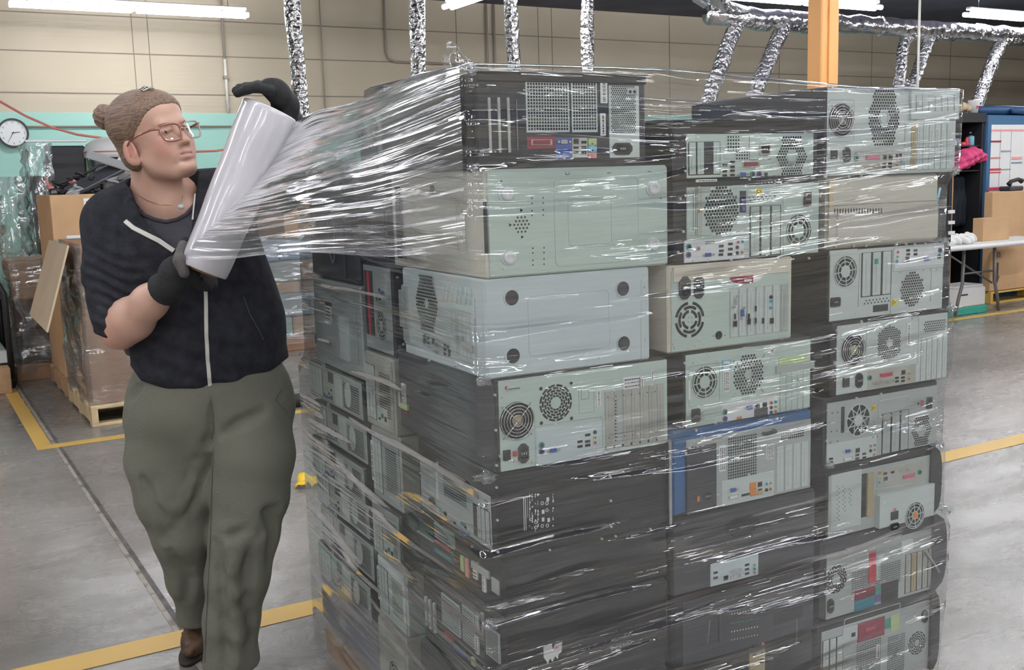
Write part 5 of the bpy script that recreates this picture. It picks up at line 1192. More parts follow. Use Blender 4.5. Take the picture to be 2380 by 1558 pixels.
# clothing
def in_poly(P, poly, px_scale=2.95/FPX):
    """signed distance (metres, negative inside) of points seen from the photo's side to a polygon drawn on the garment"""
    d = P-Oc; z = d@Fv; X = 1190+FPX*(d@Rv)/z; Y = 779-FPX*(d@Uv)/z; q = np.stack([X, Y], 1); best = np.full(len(P), 1e9); ins = np.zeros(len(P), bool); n = len(poly)
    for i in range(n):
        a = np.array(poly[i], float); b = np.array(poly[(i+1) % n], float); ab = b-a; t = np.clip(((q-a)@ab)/(ab@ab), 0, 1)
        best = np.minimum(best, np.linalg.norm(q-a-t[:, None]*ab, axis=1)); c = ((a[1] > Y) != (b[1] > Y)) & (X < (b[0]-a[0])*(Y-a[1])/((b[1]-a[1]) if b[1] != a[1] else 1e-9)+a[0]); ins ^= c
    return np.where(ins, -best, best)*px_scale
def torso(s, g=0):
    tilt = rotm((.25, -1, .05))
    s.ell(at(400, 555, 3.07), (.125+g, .185+g, .19+g), tilt, .06)
    s.ell(at(350, 590, 3.02), (.110+g, .100+g, .12+g), tilt, .07); s.ell(at(455, 600, 3.02), (.105+g, .100+g, .12+g), tilt, .07)
    s.ell(at(470, 745, 3.07), (.150+g, .205+g, .20+g), tilt, .09); s.ell(at(484, 850, 3.07), (.152+g, .222+g, .11+g), tilt, .08)
    s.cap(at(360, 478, 3.09), at(275, 515, 3.05), .055+g, .060+g, .07); s.cap(at(380, 470, 3.11), at(500, 462, 3.15), .055+g, .058+g, .07)
    s.cap(at(268, 520, 3.04), at(330, 720, 3.05), .06+g, .10+g, .08); s.cap(at(520, 480, 3.12), at(560, 740, 3.08), .06+g, .10+g, .08)
ts = Sdf(); torso(ts, -.002)
ts.fn(lambda P: in_poly(P, [(285, 395), (300, 470), (340, 496), (385, 503), (425, 492), (448, 466), (452, 395)])*-1, .004)
ts.ops[-1] = ('f', lambda P: np.where(P[:, 1] < 3.09, -in_poly(P, [(290, 395), (304, 462), (322, 488), (352, 506), (385, 512), (422, 503), (444, 485), (458, 462), (466, 395)]), -1), 'cut', None, None, .004, False)
ts.fn(lambda P: P[:, 2]-1.47, .01)
ts.fn(lambda P: -(P[:, 2]-.98), 0)
sdf_object('t_shirt', ts, (-1.30, 2.80, .95), (-.55, 3.32, 1.50), .0045, 'tshirt', person)
# collar ribbing
pts = []
for x, y in ((304, 466), (316, 486), (336, 501), (360, 511), (386, 516), (412, 511), (434, 499), (450, 480), (459, 464)):
    p = hit(ts, x, y, 2.6, 3.4)
    if p is not None: pts.append(p-Fv*.001)
rel(MB().tube(pts, .006, 'tshirt', 8).build('collar'))

ho_ = Sdf(); torso(ho_, .010)
ho_.chain([at(268, 525, 3.03), at(262, 640, 2.97), at(278, 735, 2.91)], [.074, .070, .064], .05)
ho_.cap(at(262, 700, 2.93), at(274, 752, 2.905), .069, .066, .015)                 # rolled sleeve
ho_.chain([at(500, 462, 3.15), at(580, 440, 3.10), at(652, 436, 3.04), at(664, 395, 2.98)], [.070, .062, .060, .054], .05)
# hood lying on the shoulders
ho_.chain([at(240, 500, 3.00), at(268, 478, 2.99), at(306, 458, 3.0), at(330, 440, 3.06)], [.018, .022, .022, .022], .03)
ho_.chain([at(300, 455, 3.12), at(345, 440, 3.20), at(430, 445, 3.23), at(480, 440, 3.20)], [.035, .045, .045, .035], .04)
ho_.chain([at(440, 470, 3.01), at(452, 452, 3.04), at(462, 436, 3.10)], [.012, .014, .018], .02)
# turned-back lapel
ho_.chain([at(306, 470, 2.945), at(322, 510, 2.925), at(360, 548, 2.905), at(404, 578, 2.90)], [.016, .017, .014, .010], .02)
ho_.chain([at(250, 505, 2.965), at(300, 530, 2.925), at(360, 570, 2.91), at(404, 590, 2.90)], [.010, .012, .010, .006], .03)
opening = [(308, 395), (312, 462), (330, 508), (368, 546), (415, 584), (436, 584), (447, 520), (453, 470), (462, 395)]
ho_.fn(lambda P: np.where(P[:, 1] < 3.08, -in_poly(P, opening), -1), .006)
ho_.fn(lambda P: .078-np.linalg.norm((P-np.array([neck1[0]-.01, 3.04, 0]))[:, :2], axis=1)+np.where(P[:, 2] < 1.34, 9, 0)*-1-np.where(P[:, 2] < 1.34, 9, 0)*0, .01)
hem = [(150, 300), (150, 760), (222, 775), (262, 790), (300, 800), (303, 850), (330, 885), (400, 912), (470, 928), (510, 925), (560, 905), (620, 872), (668, 832), (900, 800), (900, 300)]
ho_.fn(lambda P: np.where((P[:, 2] < 1.12), (np.minimum(in_poly(P, hem), .03)), -.05), .004)
ho_.fn(lambda P: -(P[:, 2]-.86), 0)
# forearm must come out of the sleeve
sl = (el_r-at(262, 640, 2.97)); sl /= np.linalg.norm(sl)
def folds(P):
    v = 0*P[:, 0]
    for c, n_, amp, wid in ((at(255, 650, 2.9), (.25, 0, .97), .0045, .075), (at(275, 740, 2.85), (.35, .2, .9), .005, .07), (at(600, 430, 3.0), (.95, 0, .2), .004, .09)):
        q = P-c; w_ = np.exp(-(np.linalg.norm(q, axis=1)/(wid*1.25))**2); v += amp*w_*np.sin((q@np.array(n_))*190+2.5*np.sin(q@np.array([30., 22, 8])))
    q = P-at(480, 850, 2.93); w_ = np.exp(-(np.linalg.norm(q*np.array([.6, 1, 1.3]), axis=1)/.14)**2); v += .0045*w_*np.sin((q@np.array([.25, 0, 1]))*95+2*np.sin(q@np.array([14., 0, 5])))
    q = P-at(560, 700, 2.93); w_ = np.exp(-(np.linalg.norm(q, axis=1)/.15)**2); v += .005*w_*np.sin((q@np.array([.8, .3, .45]))*70+1.5*np.sin(q@np.array([6., 0, 22])))
    q = P-at(360, 640, 2.9); w_ = np.exp(-(np.linalg.norm(q, axis=1)/.13)**2); v += .0045*w_*np.sin((q@np.array([.6, .2, .8]))*75+1.8*np.sin(q@np.array([17., 0, 9])))
    return v
ho_.fn(folds, 0, 'add')
sdf_object('hoodie', ho_, (-1.35, 2.70, .80), (-.42, 3.42, 1.60), .0045, 'hoodie', person)
def ribbon(f, pix, w, m, name, th=.0018, off=.001, par=None):
    P = []; 
    for x, y in pix:
        p = hit(f, x, y, 2.5, 3.4)
        if p is not None: P.append((p, nrm(f, p)))
    mb = MB(); vs = []; fs = []
    for i, (p, n_) in enumerate(P):
        a = P[max(0, i-1)][0]; b = P[min(len(P)-1, i+1)][0]; t = b-a; t /= np.linalg.norm(t)+1e-9; s_ = np.cross(t, n_); s_ /= np.linalg.norm(s_)+1e-9
        for e, h in ((-1, 0), (-.8, th), (.8, th), (1, 0)): vs.append(p+s_*w/2*e+n_*(off+h))
    for i in range(len(P)-1):
        for j in range(3): fs.append((i*4+j, i*4+j+1, (i+1)*4+j+1, (i+1)*4+j))
    return rel(mb.add(vs, fs, m, False).build(name), par)
def interp(pts, n):
    pts = np.array(pts, float); d = np.r_[0, np.cumsum(np.linalg.norm(np.diff(pts, axis=0), axis=1))]; t = np.linspace(0, d[-1], n); return np.c_[np.interp(t, d, pts[:, 0]), np.interp(t, d, pts[:, 1])]
ribbon(ho_, interp([(474, 650), (478, 672), (479, 720), (480, 780), (483, 840), (489, 905), (491, 918)], 40), .011, 'zip', 'zipper')
ribbon(ho_, interp([(292, 515), (310, 530), (340, 545), (370, 560), (404, 583)], 24), .013, 'zip', 'zipper_tape', .003)
ribbon(ho_, interp([(455, 452), (452, 480), (449, 512)], 10), .005, 'zip', 'zipper_tape', .003)
p = hit(ho_, 489, 918, 2.5, 3.4)
if p is not None: rel(MB().box(p[0]-.018, p[1]-.006, p[2]-.004, p[0]+.016, p[1]+.004, p[2]+.004, 'galv_warm', .002).build('zipper_pull'))
mat('stitch', (.07, .075, .085), .9)
ribbon(ho_, interp([(566, 690), (580, 730), (600, 765), (612, 790)], 20), .0025, 'stitch', 'pocket_seam', .0006)
ribbon(ts, interp([(303, 448), (309, 466), (318, 482), (326, 492)], 8), .016, 'lanyard_blue', 'lanyard', .002, .0035)
# necklace
pts = [hit(body, x, y, 2.5, 3.4) for x, y in interp([(318, 452), (340, 466), (370, 476), (400, 477)], 10)]; pts = [p for p in pts if p is not None]
mat('gold', (.5, .36, .2), .3, 1)
if len(pts) > 2: rel(MB().tube([q-Fv*.001 for q in pts], .0009, 'gold', 5).build('necklace'))
p = hit(ts, 422, 505, 2.5, 3.4); p = p if p is not None else at(422, 482, 2.93)
p = at(421, 481, p[1]-.012); pn = rel(MB().tube([p, p-Fv*.0025], .0085, 'galv', 20).build('pendant'))
rel(MB().tube([p, at(423, 466, p[1]+.02), at(428, 440, p[1]+.06)], .0008, 'gold', 5).build('pendant_cord'))

# trousers
tr_ = Sdf(); tl = rotm((.15, -1, .0))
tr_.ell(at(489, 900, 3.06), (.152, .232, .14), tl, .05); tr_.ell(at(488, 965, 3.06), (.155, .246, .13), tl, .06); tr_.cap(at(440, 1030, 3.04), at(545, 1030, 3.04), .105, .105, .05); tr_.cap(at(450, 1100, 3.03), at(530, 1100, 3.02), .09, .09, .03); tr_.cap(at(465, 1060, 3.06), at(470, 1240, 3.05), .085, .05, .03)
tr_.chain([at(408, 965, 3.05), at(392, 1060, 3.04), at(404, 1150, 3.02), at(424, 1235, 3.02), at(444, 1340, 3.08), at(463, 1430, 3.15), at(470, 1492, 3.19)], [.128, .120, .108, .087, .071, .062, .058], .03)
tr_.chain([at(575, 965, 3.04), at(585, 1060, 3.01), at(582, 1150, 2.99), at(568, 1235, 2.97), at(552, 1340, 2.96), at(538, 1440, 2.96), at(537, 1540, 2.96), at(540, 1600, 2.955)], [.128, .121, .108, .099, .090, .079, .077, .080], .022)
tr_.fn(lambda P: np.where(P[:, 2] > .8, P[:, 2]-.93, -1), 0)
tr_.fn(lambda P: np.where(P[:, 1] > 3.07, .105-P[:, 2], .045-P[:, 2]), .006)
# creases
for pts_, r_, k_ in (([(495, 935), (497, 1000), (488, 1030)], .006, .02), ([(488, 1030), (455, 1110), (415, 1190), (385, 1250)], .010, .03), ([(486, 1060), (462, 1140), (445, 1190)], .008, .03), ([(300, 925), (318, 905), (330, 893)], .006, .02), ([(640, 1190), (600, 1235), (560, 1245), (520, 1250)], .008, .03), ([(622, 1190), (640, 1240), (630, 1300)], .007, .03), ([(572, 1260), (578, 1380), (590, 1480)], .008, .03), ([(505, 1270), (512, 1360), (528, 1480), (525, 1560)], .008, .03), ([(552, 1250), (560, 1350), (562, 1440)], .006, .03), ([(520, 1010), (560, 985), (610, 960)], .006, .03), ([(395, 1290), (440, 1340), (430, 1400)], .007, .03), ([(330, 1120), (352, 1180), (385, 1215)], .007, .03)):
    q = []
    for x, y in interp(pts_, 6):
        p = hit(tr_, x, y, 2.5, 3.5)
        if p is not None: q.append(p-Fv*r_*.35)
    if len(q) > 1: tr_.chain(q, [r_]*len(q), k_, True)
for pts_, r_, k_ in (([(478, 1045), (440, 1130), (395, 1210)], .008, .03), ([(545, 1270), (548, 1400), (552, 1540)], .007, .03), ([(600, 1215), (560, 1265), (540, 1330)], .006, .03)):
    q = [hit(tr_, x, y, 2.5, 3.5) for x, y in interp(pts_, 6)]; q = [p+Fv*r_*.6 for p in q if p is not None]
    if len(q) > 1: tr_.chain(q, [r_]*len(q), k_)
tr_.fn(lambda P: .0012*np.sin(P@np.array([38., 9, 14])+2*np.sin(P@np.array([9., 3, 21])))+.0008*np.sin(P@np.array([17., 5, -46])), 0, 'add')
sdf_object('trousers', tr_, (-1.40, 2.75, .0), (-.45, 3.40, .98), .0055, 'trousers', person)
mat('trouser_seam', (.10, .105, .08), .9)
ribbon(tr_, interp([(489, 930), (494, 960), (497, 1000), (491, 1020)], 14), .003, 'trouser_seam', 'fly_seam', .0008)
ribbon(tr_, interp([(497, 1040), (493, 1120), (490, 1240), (483, 1380), (476, 1540)], 30), .0025, 'trouser_seam', 'inner_seam', .0008)
ribbon(tr_, interp([(655, 905), (640, 930), (668, 960)], 8), .0025, 'trouser_seam', 'pocket_seam', .0006)
# gloves
gl1 = Sdf(); hand_r(gl1, .0035); d0 = (wr_r-el_r)/np.linalg.norm(wr_r-el_r)
gl1.cap(wr_r-d0*.028, wr_r+d0*.020, .050, .040, .01); gl1.fn(lambda P: -((P-(wr_r-d0*.018))@d0), .004)
gcut = Sdf(); 
g1 = sdf_object('glove', gl1, palm_r-.12, palm_r+.16, .0032, 'glove_black', person)
gp = Sdf(); gp.cap(at(418, 606, 2.735), at(428, 634, 2.735), .019, .015, .01); gp.cap(at(416, 600, 2.752), at(425, 570, 2.775), .0145, .013, .01)
sdf_object('palm_pad', gp, palm_r-.08, palm_r+.12, .003, 'glove_grey', person)
gl2 = Sdf(); hand_l(gl2, .0035); d1 = (wr_l-el_l)/np.linalg.norm(wr_l-el_l)
gl2.cap(wr_l-d1*.03, wr_l+d1*.03, .038, .036, .01); gl2.fn(lambda P: -((P-(wr_l-d1*.03))@d1), .004)
hc = at(640, 240, 2.85); g2 = sdf_object('glove', gl2, hc-.15, hc+.15, .0032, 'glove_black', person)
# shoes
sh = Sdf(); M_ = rotm((.1, -1, 0)); a0 = at(472, 1515, 3.22); a0[2] = .05
sh.ell(a0+np.array([0, -.04, -.005]), (.135, .047, .046), M_, .02); sh.cap(a0+np.array([0, .04, .02]), a0+np.array([.0, .05, .075]), .040, .043, .03); sh.fn(lambda P: .012-P[:, 2], .004)
for i in range(4): sh.cap(a0+np.array([-.03, -.03-.022*i, .038-.004*i]), a0+np.array([.03, -.03-.022*i, .038-.004*i]), .0035, .0035, .004)
so = sdf_object('shoe', sh, a0-.2, a0+.2, .004, 'shoe_brown', person)
rel(MB().lathe([(.040, 0), (.046, .003), (.046, .012), (.042, .014)], 'sole', 24).build('sole'), so)
so.children[0].location = a0+np.array([.0, -.045, -.05]); so.children[0].scale = (1.02, 2.9, 1)
b0 = at(540, 1620, 3.02); b0[2] = .045; sh2 = Sdf(); sh2.ell(b0+np.array([.0, .0, -.005]), (.11, .045, .040), M_, .02); sh2.cap(b0+np.array([0, .03, .02]), b0+np.array([.0, .04, .075]), .040, .043, .03); sh2.fn(lambda P: .012-P[:, 2], .004)
so2 = sdf_object('shoe', sh2, b0-.2, b0+.2, .004, 'shoe_brown', person)

# ------------------------------------------------------------------ roll of film in the worker's hands
mat('film_roll', (.60, .585, .62), .22, coat=.5, bump=(3, .12, (1, 1, .3)), var=(5, .04)); mat('core_card', (.25, .15, .09), .8)
roll = empty('stretch_film_roll', tuple(RB_)); tag(roll, 'thick roll of clear stretch film held tilted between two gloved hands', 'film roll')
X_ = np.cross(RAX, Fv); X_ /= np.linalg.norm(X_); Y_ = np.cross(RAX, X_); LEN = np.linalg.norm(RT_-RB_)
def rp(s_, a, r): return RB_+RAX*s_*LEN+(X_*math.cos(a)+Y_*math.sin(a))*r
rows = []
prof = [(0, .040), (0, .060), (.006, .0625)]+[(t, .0625+.0125*t+.0010*math.sin(t*17)) for t in np.linspace(.03, .97, 24)]+[(.994, .0745), (1, .072), (1, .040), (.99, .039)]
for t, r_ in prof: rows.append([rp(t, a, r_) for a in np.linspace(0, 2*math.pi, 49)])
def relto(o, e): o.parent = e; o.matrix_parent_inverse = Matrix.Translation(-e.location); return o
relto(MB().grid(rows, 'film_roll').build('wound_film'), roll)
rows = [[rp(t, a, r_) for a in np.linspace(0, 2*math.pi, 33)] for t, r_ in ((-.012, .033), (-.012, .039), (1.008, .039), (1.008, .033), (-.012, .033))]
relto(MB().grid(rows, 'core_card').build('core'), roll)

# ------------------------------------------------------------------ the stretch wrap
wrap = empty('stretch_wrap', tuple(S(0, 0, 0)), 0); tag(wrap, 'clear stretch film wound around the stack and pulled tight to the roll', 'stretch film')
fm_wrap = film_mat('film_wrap', (2.0, 58), .26, .018, .065, 1.05, (.945, .962, .967), .0, 1.7, .465, .16, (1.3, 9))
fm_fan = film_mat('film_fan', (1.3, 48), .34, .055, .20, 1.1, (.945, .955, .965), .03, 7.5, .36, .42, (1.2, 6), True)
fm_tuft = film_mat('film_tuft', (14, 14), .5, .05, .10, .9, (.90, .92, .94), .06, 1.5)
def curve(z, tab): return float(np.interp(z, [a for a, b in tab], [b for a, b in tab]))
UR = [(0, 1.31), (.30, 1.345), (.36, 1.350), (.52, 1.352), (.56, 1.325), (.72, 1.325), (.75, 1.312), (.88, 1.315), (.93, 1.342), (1.07, 1.340), (1.11, 1.322), (1.24, 1.318), (1.28, 1.300), (1.41, 1.302), (1.45, 1.345), (1.67, 1.350)]
WL = [(0, 1.20), (.92, 1.195), (.97, 1.12), (1.46, 1.11), (1.50, .73), (1.59, .725), (1.63, .54), (1.67, .525)]
zs = list(np.linspace(.03, 1.655, 78))+[1.662, 1.668, 1.668]
rows = []; uvs = []
rngw = np.random.default_rng(3); ph = rngw.uniform(0, 6, 12)
for k, z in enumerate(zs):
    uR = curve(z, UR); wL = curve(z, WL); ins = (0, .010, .035)[max(0, k-len(zs)+3)]; u0 = -.026+ins; w0 = -.020+ins; uR -= ins; wL -= ins; rc = .022; P = []
    for w_ in np.linspace(wL, w0+rc, 30): P.append((u0, w_))
    for a in np.linspace(0, math.pi/2, 6)[1:-1]: P.append((u0+rc-rc*math.cos(a), w0+rc-rc*math.sin(a)))
    for u_ in np.linspace(u0+rc, uR-rc, 44): P.append((u_, w0))
    for a in np.linspace(0, math.pi/2, 6)[1:-1]: P.append((uR-rc+rc*math.sin(a), w0+rc-rc*math.cos(a)))
    for w_ in np.linspace(w0+rc, .50, 12): P.append((uR, w_))
    for t in np.linspace(0, 1, 14)[1:]: P.append((uR+(.46-uR)*t, .50+(wL-.50)*t))
    for t in np.linspace(0, 1, 8)[1:]: P.append((.46+(u0-.46)*t, wL))
    s_ = 0; row = []
    for i, (a, b) in enumerate(P):
        if i: s_ += math.hypot(a-P[i-1][0], b-P[i-1][1])
        if k == 0 and i == 0: S0 = 0
        row.append(S(a, b, z-(.030*(z-1.5)/.168*min(1, max(0, (a-.40)/.6)) if z > 1.5 else 0))); 
        uvs.append((s_+(0 if True else 0), z-.042*abs(s_-1.2)*(1 if s_ > 1.2 else .3)+.012*math.sin(s_*3+z*2)))
    rows.append(row)
w_o = MB().grid(np.array(rows)[:, ::-1], fm_wrap)
J = len(rows[0]); uvr = np.array(uvs).reshape(len(rows), J, 2)[:, ::-1].reshape(-1, 2)
o = w_o.build('wrap_layer', None, uvr); relto(o, wrap)
# the sheet being pulled from the roll to the near corner
I, Jn = 90, 120; rows = []; uvs = []
prn = np.random.default_rng(11); fr = prn.uniform(8, 60, 9); pp = prn.uniform(0, 6.28, 9); am = .0035/np.sqrt(fr/8)
for i in range(I):
    t = i/(I-1); row = []
    for j in range(Jn):
        s_ = j/(Jn-1)
        a = rp(.985-.965*s_, 0, .0725); fr_dir = Fv
        base = RB_+RAX*(.985-.965*s_)*LEN; side = np.cross(RAX, Fv); side /= np.linalg.norm(side)
        side = side*(1 if side@Rv > 0 else -1); a0 = math.radians(82-135*s_**1.6)      # leaves the roll at its stack side on top, across its front at the bottom
        p0 = base+(-Fv*math.cos(a0)+side*math.sin(a0))*(.0765-.011*s_); pt = p0
        q = S(-.031, .004, 1.664-.355*s_**1.7)
        p = p0+(q-p0)*t
        nn = np.cross(q-pt, RAX); nn /= np.linalg.norm(nn)
        d = sum(am[k]*math.sin(fr[k]*s_*6.28/3+pp[k]+1.2*t*math.sin(k)) for k in range(9))*math.sin(math.pi*min(1, max(0, (t-.03)*1.1)))**.5
        edge = .006*math.sin(3.1*t*math.pi)*(1-2*s_)
        row.append(p-nn*d+np.array([0, 0, edge])); uvs.append((t*1.3, s_*.5+.01*math.sin(t*5+s_*3)))
    rows.append(row)
o = MB().grid(rows, fm_fan).build('pulled_film', None, uvs); relto(o, wrap)
# crumpled gathers at the corners and the loose peak on top
def crumple(c, r, seed, name='film_gather', sc=(1, 1, .6)):
    g = np.random.default_rng(int(seed*10)); R_ = []; uv = []
    for i in range(11):
        row = []
        for j in range(16):
            th = math.pi*i/10; p = 2*math.pi*j/15; q = np.array([math.sin(th)*math.cos(p), math.sin(th)*math.sin(p), math.cos(th)])
            rr = r*(.7+.45*math.sin(3*q[0]+seed)*math.sin(5*q[1]+seed*2)+.25*math.sin(11*q[2]+7*q[0]+seed))+g.uniform(-.05, .05)*r
            row.append(np.array(c)+q*rr*np.array(sc)); uv.append((p*r*.3, th*r*.3))
        R_.append(row)
    o = MB().grid(R_, fm_tuft, True).build(name, None, uv); relto(o, wrap)
for i, (u_, w_, z, r) in enumerate(((-.012, -.008, 1.47, .022), (-.010, -.008, 1.058, .026), (-.012, -.01, .862, .030), (-.012, -.01, .556, .028), (1.33, -.006, 1.436, .026), (1.30, -.004, 1.262, .020), (1.335, -.006, 1.088, .026), (1.305, -.004, .735, .024), (1.345, -.002, .55, .026), (-.018, 1.18, .95, .020), (.905, -.016, .745, .020), (-.012, -.012, 1.652, .018))):
    crumple(S(u_, w_, z), r*.72, i*1.7+1)
def peak(pix, d, name, dep=.03):
    R_ = []; uv = []
    top, bot = pix
    for i in range(9):
        t = i/8; row = []
        for j in range(len(top)):
            a = at(*top[j], d); b = at(*bot[j], d); p = a*(1-t)+b*t; p = p+np.array([0, dep*math.sin(j*2.1)*t+dep*.4*math.sin(j*3+i), 0]); row.append(p); uv.append((j*.05, t*.1))
        R_.append(row)
    o = MB().grid(R_, fm_tuft).build(name, None, uv); relto(o, wrap)
peak(([(1038, 100), (1043, 96), (1052, 97), (1062, 103), (1072, 118), (1084, 132), (1100, 146), (1118, 156)], [(1026, 165), (1040, 166), (1054, 166), (1066, 166), (1078, 166), (1090, 164), (1104, 162), (1120, 160)]), 2.12, 'film_peak')
peak(([(2090, 183), (2098, 180), (2108, 184), (2118, 190), (2128, 195)], [(2084, 200), (2094, 202), (2106, 203), (2118, 204), (2130, 204)]), 2.62, 'film_peak', .01)

# ------------------------------------------------------------------ background, left
def bt(name, a, b, z=0, label=None, cat=None, group=None, dr=0):
    e = empty(name, tuple(B(a, b, z)), RB+dr); 
    if label: tag(e, label, cat, group)
    return e
# clock
t = bt('wall_clock', 1.24, WB-.03, 2.12, 'round white wall clock with black rim on the green wall at the left edge', 'clock')
MB().disc(0, 0, .150, -.012, 'white_plastic', 40, y1=.0).build('face', t)
MB().ring(0, 0, .152, .010, -.026, 'black_case', 48, y1=.0).build('rim', t)
for k in range(12):
    a = math.radians(90-30*(k+1)); text(str(k+1), .030, 'ink', t, (.117*math.cos(a), -.0126, .117*math.sin(a)), 'numeral')
for ang, ln, w_ in ((8, .075, .006), (240, .105, .004)):
    h = MB().poly([(-.015, -w_), (ln, -w_*.5), (ln, w_*.5), (-.015, w_)], -.016, 'ink', -.0135).build('clock_hand', t); h.rotation_euler = (0, -math.radians(ang), 0)
# clear wrapped pallet loads
fm_bg = film_mat('film_load', (5, 9), .4, .07, .12, .8, (.84, .88, .88), .04, 1.0, .30, .5); fm_bg2 = film_mat('film_load_dark', (6, 14), .30, .05, .12, .8, (.88, .9, .92), .03, 1.0, .34, .4)
def sheetbox(mb_name, parent, x0, y0, z0, x1, y1, z1, m, seed=1, amp=.012):
    R_ = []; uv = []; g = np.random.default_rng(seed); nz = 26; per = [(x0, y1), (x0, y0), (x1, y0), (x1, y1), (x0, y1)]; pts = []
    for a, b in zip(per[:-1], per[1:]):
        for t_ in np.linspace(0, 1, 9)[:-1]: pts.append((a[0]+(b[0]-a[0])*t_, a[1]+(b[1]-a[1])*t_))
    pts.append(per[-1]); ph_ = g.uniform(0, 6, 6)
    for i in range(nz):
        z = z0+(z1-z0)*i/(nz-1); row = []
        for j, (x, y) in enumerate(pts):
            jj = j % (len(pts)-1); d = amp*(math.sin(jj*1.7+z*9+ph_[0])+.7*math.sin(jj*.9-z*23+ph_[1])+g.uniform(-.5, .5)*(0 if jj == 0 else 1)); cx, cy = (x0+x1)/2, (y0+y1)/2; l = math.hypot(x-cx, y-cy)
            row.append((x+(x-cx)/l*d, y+(y-cy)/l*d, z)); uv.append((j*.11, z))
        R_.append(row)
    R_ = np.array(R_)[:, ::-1]; uv = np.array(uv).reshape(nz, len(pts), 2)[:, ::-1].reshape(-1, 2)
    return MB().grid(R_, m).build(mb_name, parent, uv)
def junk(parent, x0, y0, z0, x1, y1, z1, n, mats_, seed, name='scrap_item', ztop=None):
    g = random.Random(seed)
    for i in range(n):
        w, d, h = g.uniform(.15, .45)*(x1-x0), g.uniform(.3, .7)*(y1-y0), g.uniform(.05, .14)
        x = g.uniform(x0, x1-w); y = g.choice((y0, g.uniform(y0, y1-d))); z = z0+(z1-z0)*i/n
        MB().box(x, y, z, x+w, y+d, min(z+h, z1), g.choice(mats_), .008).build(name, parent)
def load(name, a, b, w, d, h, label, mats_, seed, film, base='wood', cat='wrapped load', top=None, n=16, amp=.012):
    e = bt(name, a, b, 0, label, cat)
    for k in range(3): MB().box(0, (d-.1)*k/2, 0, w, (d-.1)*k/2+.1, .10, base, .003).build('pallet_runner', e)
    MB().box(0, 0, .10, w, d, .125, base, .003).build('pallet_deck', e)
    L_ = 7; random.seed(seed); z = .127; g = random.Random(seed)
    while z < h-.04:
        hh = min(g.uniform(.10, .26), h-z); x = .02
        while x < w-.10:
            ww = min(g.uniform(.22, .55), w-.02-x); MB().box(x, .02+g.uniform(0, .03), z, x+ww-.008, d-.02, z+hh-.006, g.choice(mats_), .01).build('carton', e); x += ww
        z += hh
    sheetbox('film', e, -.01, -.01, .06, w+.01, d+.01, h+.03, film, seed, amp)
    return e
mat('bg_grey', (.22, .26, .27), .5); mat('bg_teal', (.20, .33, .31), .5); mat('bg_green', (.17, .25, .14), .6); mat('bg_brown', (.33, .21, .13), .7); mat('bg_blue', (.16, .24, .33), .5); mat('bg_pale', (.42, .44, .38), .6); mat('bg_black', (.02, .02, .024), .5); mat('bg_white', (.70, .70, .70), .6)
load('wrapped_pallet', .70, 8.90, .72, .9, .93, 'film wrapped pallet of dark scrap behind the open carton at left', ['bg_black', 'bg_black', 'charcoal', 'bg_grey', 'bg_brown'], 4, fm_bg2, 'cardboard_dark', amp=.02)
e = bt('film_bundle', .69, 9.0, .96, 'tall bundle of crinkled clear film standing above the dark pallet at left', 'film bundle')
sheetbox('film', e, 0, 0, 0, .19, .33, .62, fm_bg, 8, .03); 
e = bt('film_bundle', .925, 9.0, .96, 'taller bundle of crinkled clear film beside the black screen at left', 'film bundle')
sheetbox('film', e, 0, 0, 0, .17, .33, .87, fm_bg, 9, .025); MB().box(.04, .05, 0, .12, .3, .62, 'bg_black', .01).build('black_strip', e)
MB().box(.0, .0, .875, .45, .05, .895, 'white_plastic', .005).build('white_lid', e)
e = bt('flat_screen', 1.11, 9.40, .963, 'back of a black flat screen standing behind the cardboard box at left', 'screen'); MB().box(0, 0, 0, .30, .06, .86, 'bg_black', .01).build('screen_body', e); MB().box(.30, -.005, .4, .32, .06, .85, 'bg_green', .004).build('screen_edge', e)
# box 1 (full of scrap)
def gaylord(name, a, b, w, d, z0, z1, label, m, palm='wood', flap=None, dr=0):
    e = bt(name, a, b, 0, label, 'cardboard box', dr=dr); T = .012
    MB().box(0, 0, z0, w, T, z1, m, .003).build('front_panel', e); MB().box(0, d-T, z0, w, d, z1, m, .003).build('back_panel', e)
    MB().box(0, T, z0, T, d-T, z1, m, .003).build('side_panel', e); MB().box(w-T, T, z0, w, d-T, z1, m, .003).build('side_panel', e); MB().box(T, T, z0, w-T, d-T, z0+.02, m).build('bottom_panel', e)
    return e
g1_ = gaylord('cardboard_box', .95, 8.05, .95, .80, .13, 1.43, 'tall tan cardboard box with a white paper label, heaped with cables', 'cardboard')
MB().box(.22, -.004, 1.26, .41, 0, 1.40, 'label').build('paper_label', g1_)
k = MB(); gg = random.Random(2)
for r_, z in enumerate((1.375, 1.345, 1.315, 1.285)):
    x = .235+r_*.012
    while x < .385: l = gg.uniform(.008, .03); k.box(x, -.0055, z-.004, x+l, -.004, z+.005, 'ink'); x += l+.006
k.build('handwriting', g1_)
pallet('wooden_pallet', B(.93, 8.0, 0), RB, 1.0, .85, .128, 'wooden pallet under the tall tan cardboard box of cables', cnt=6)
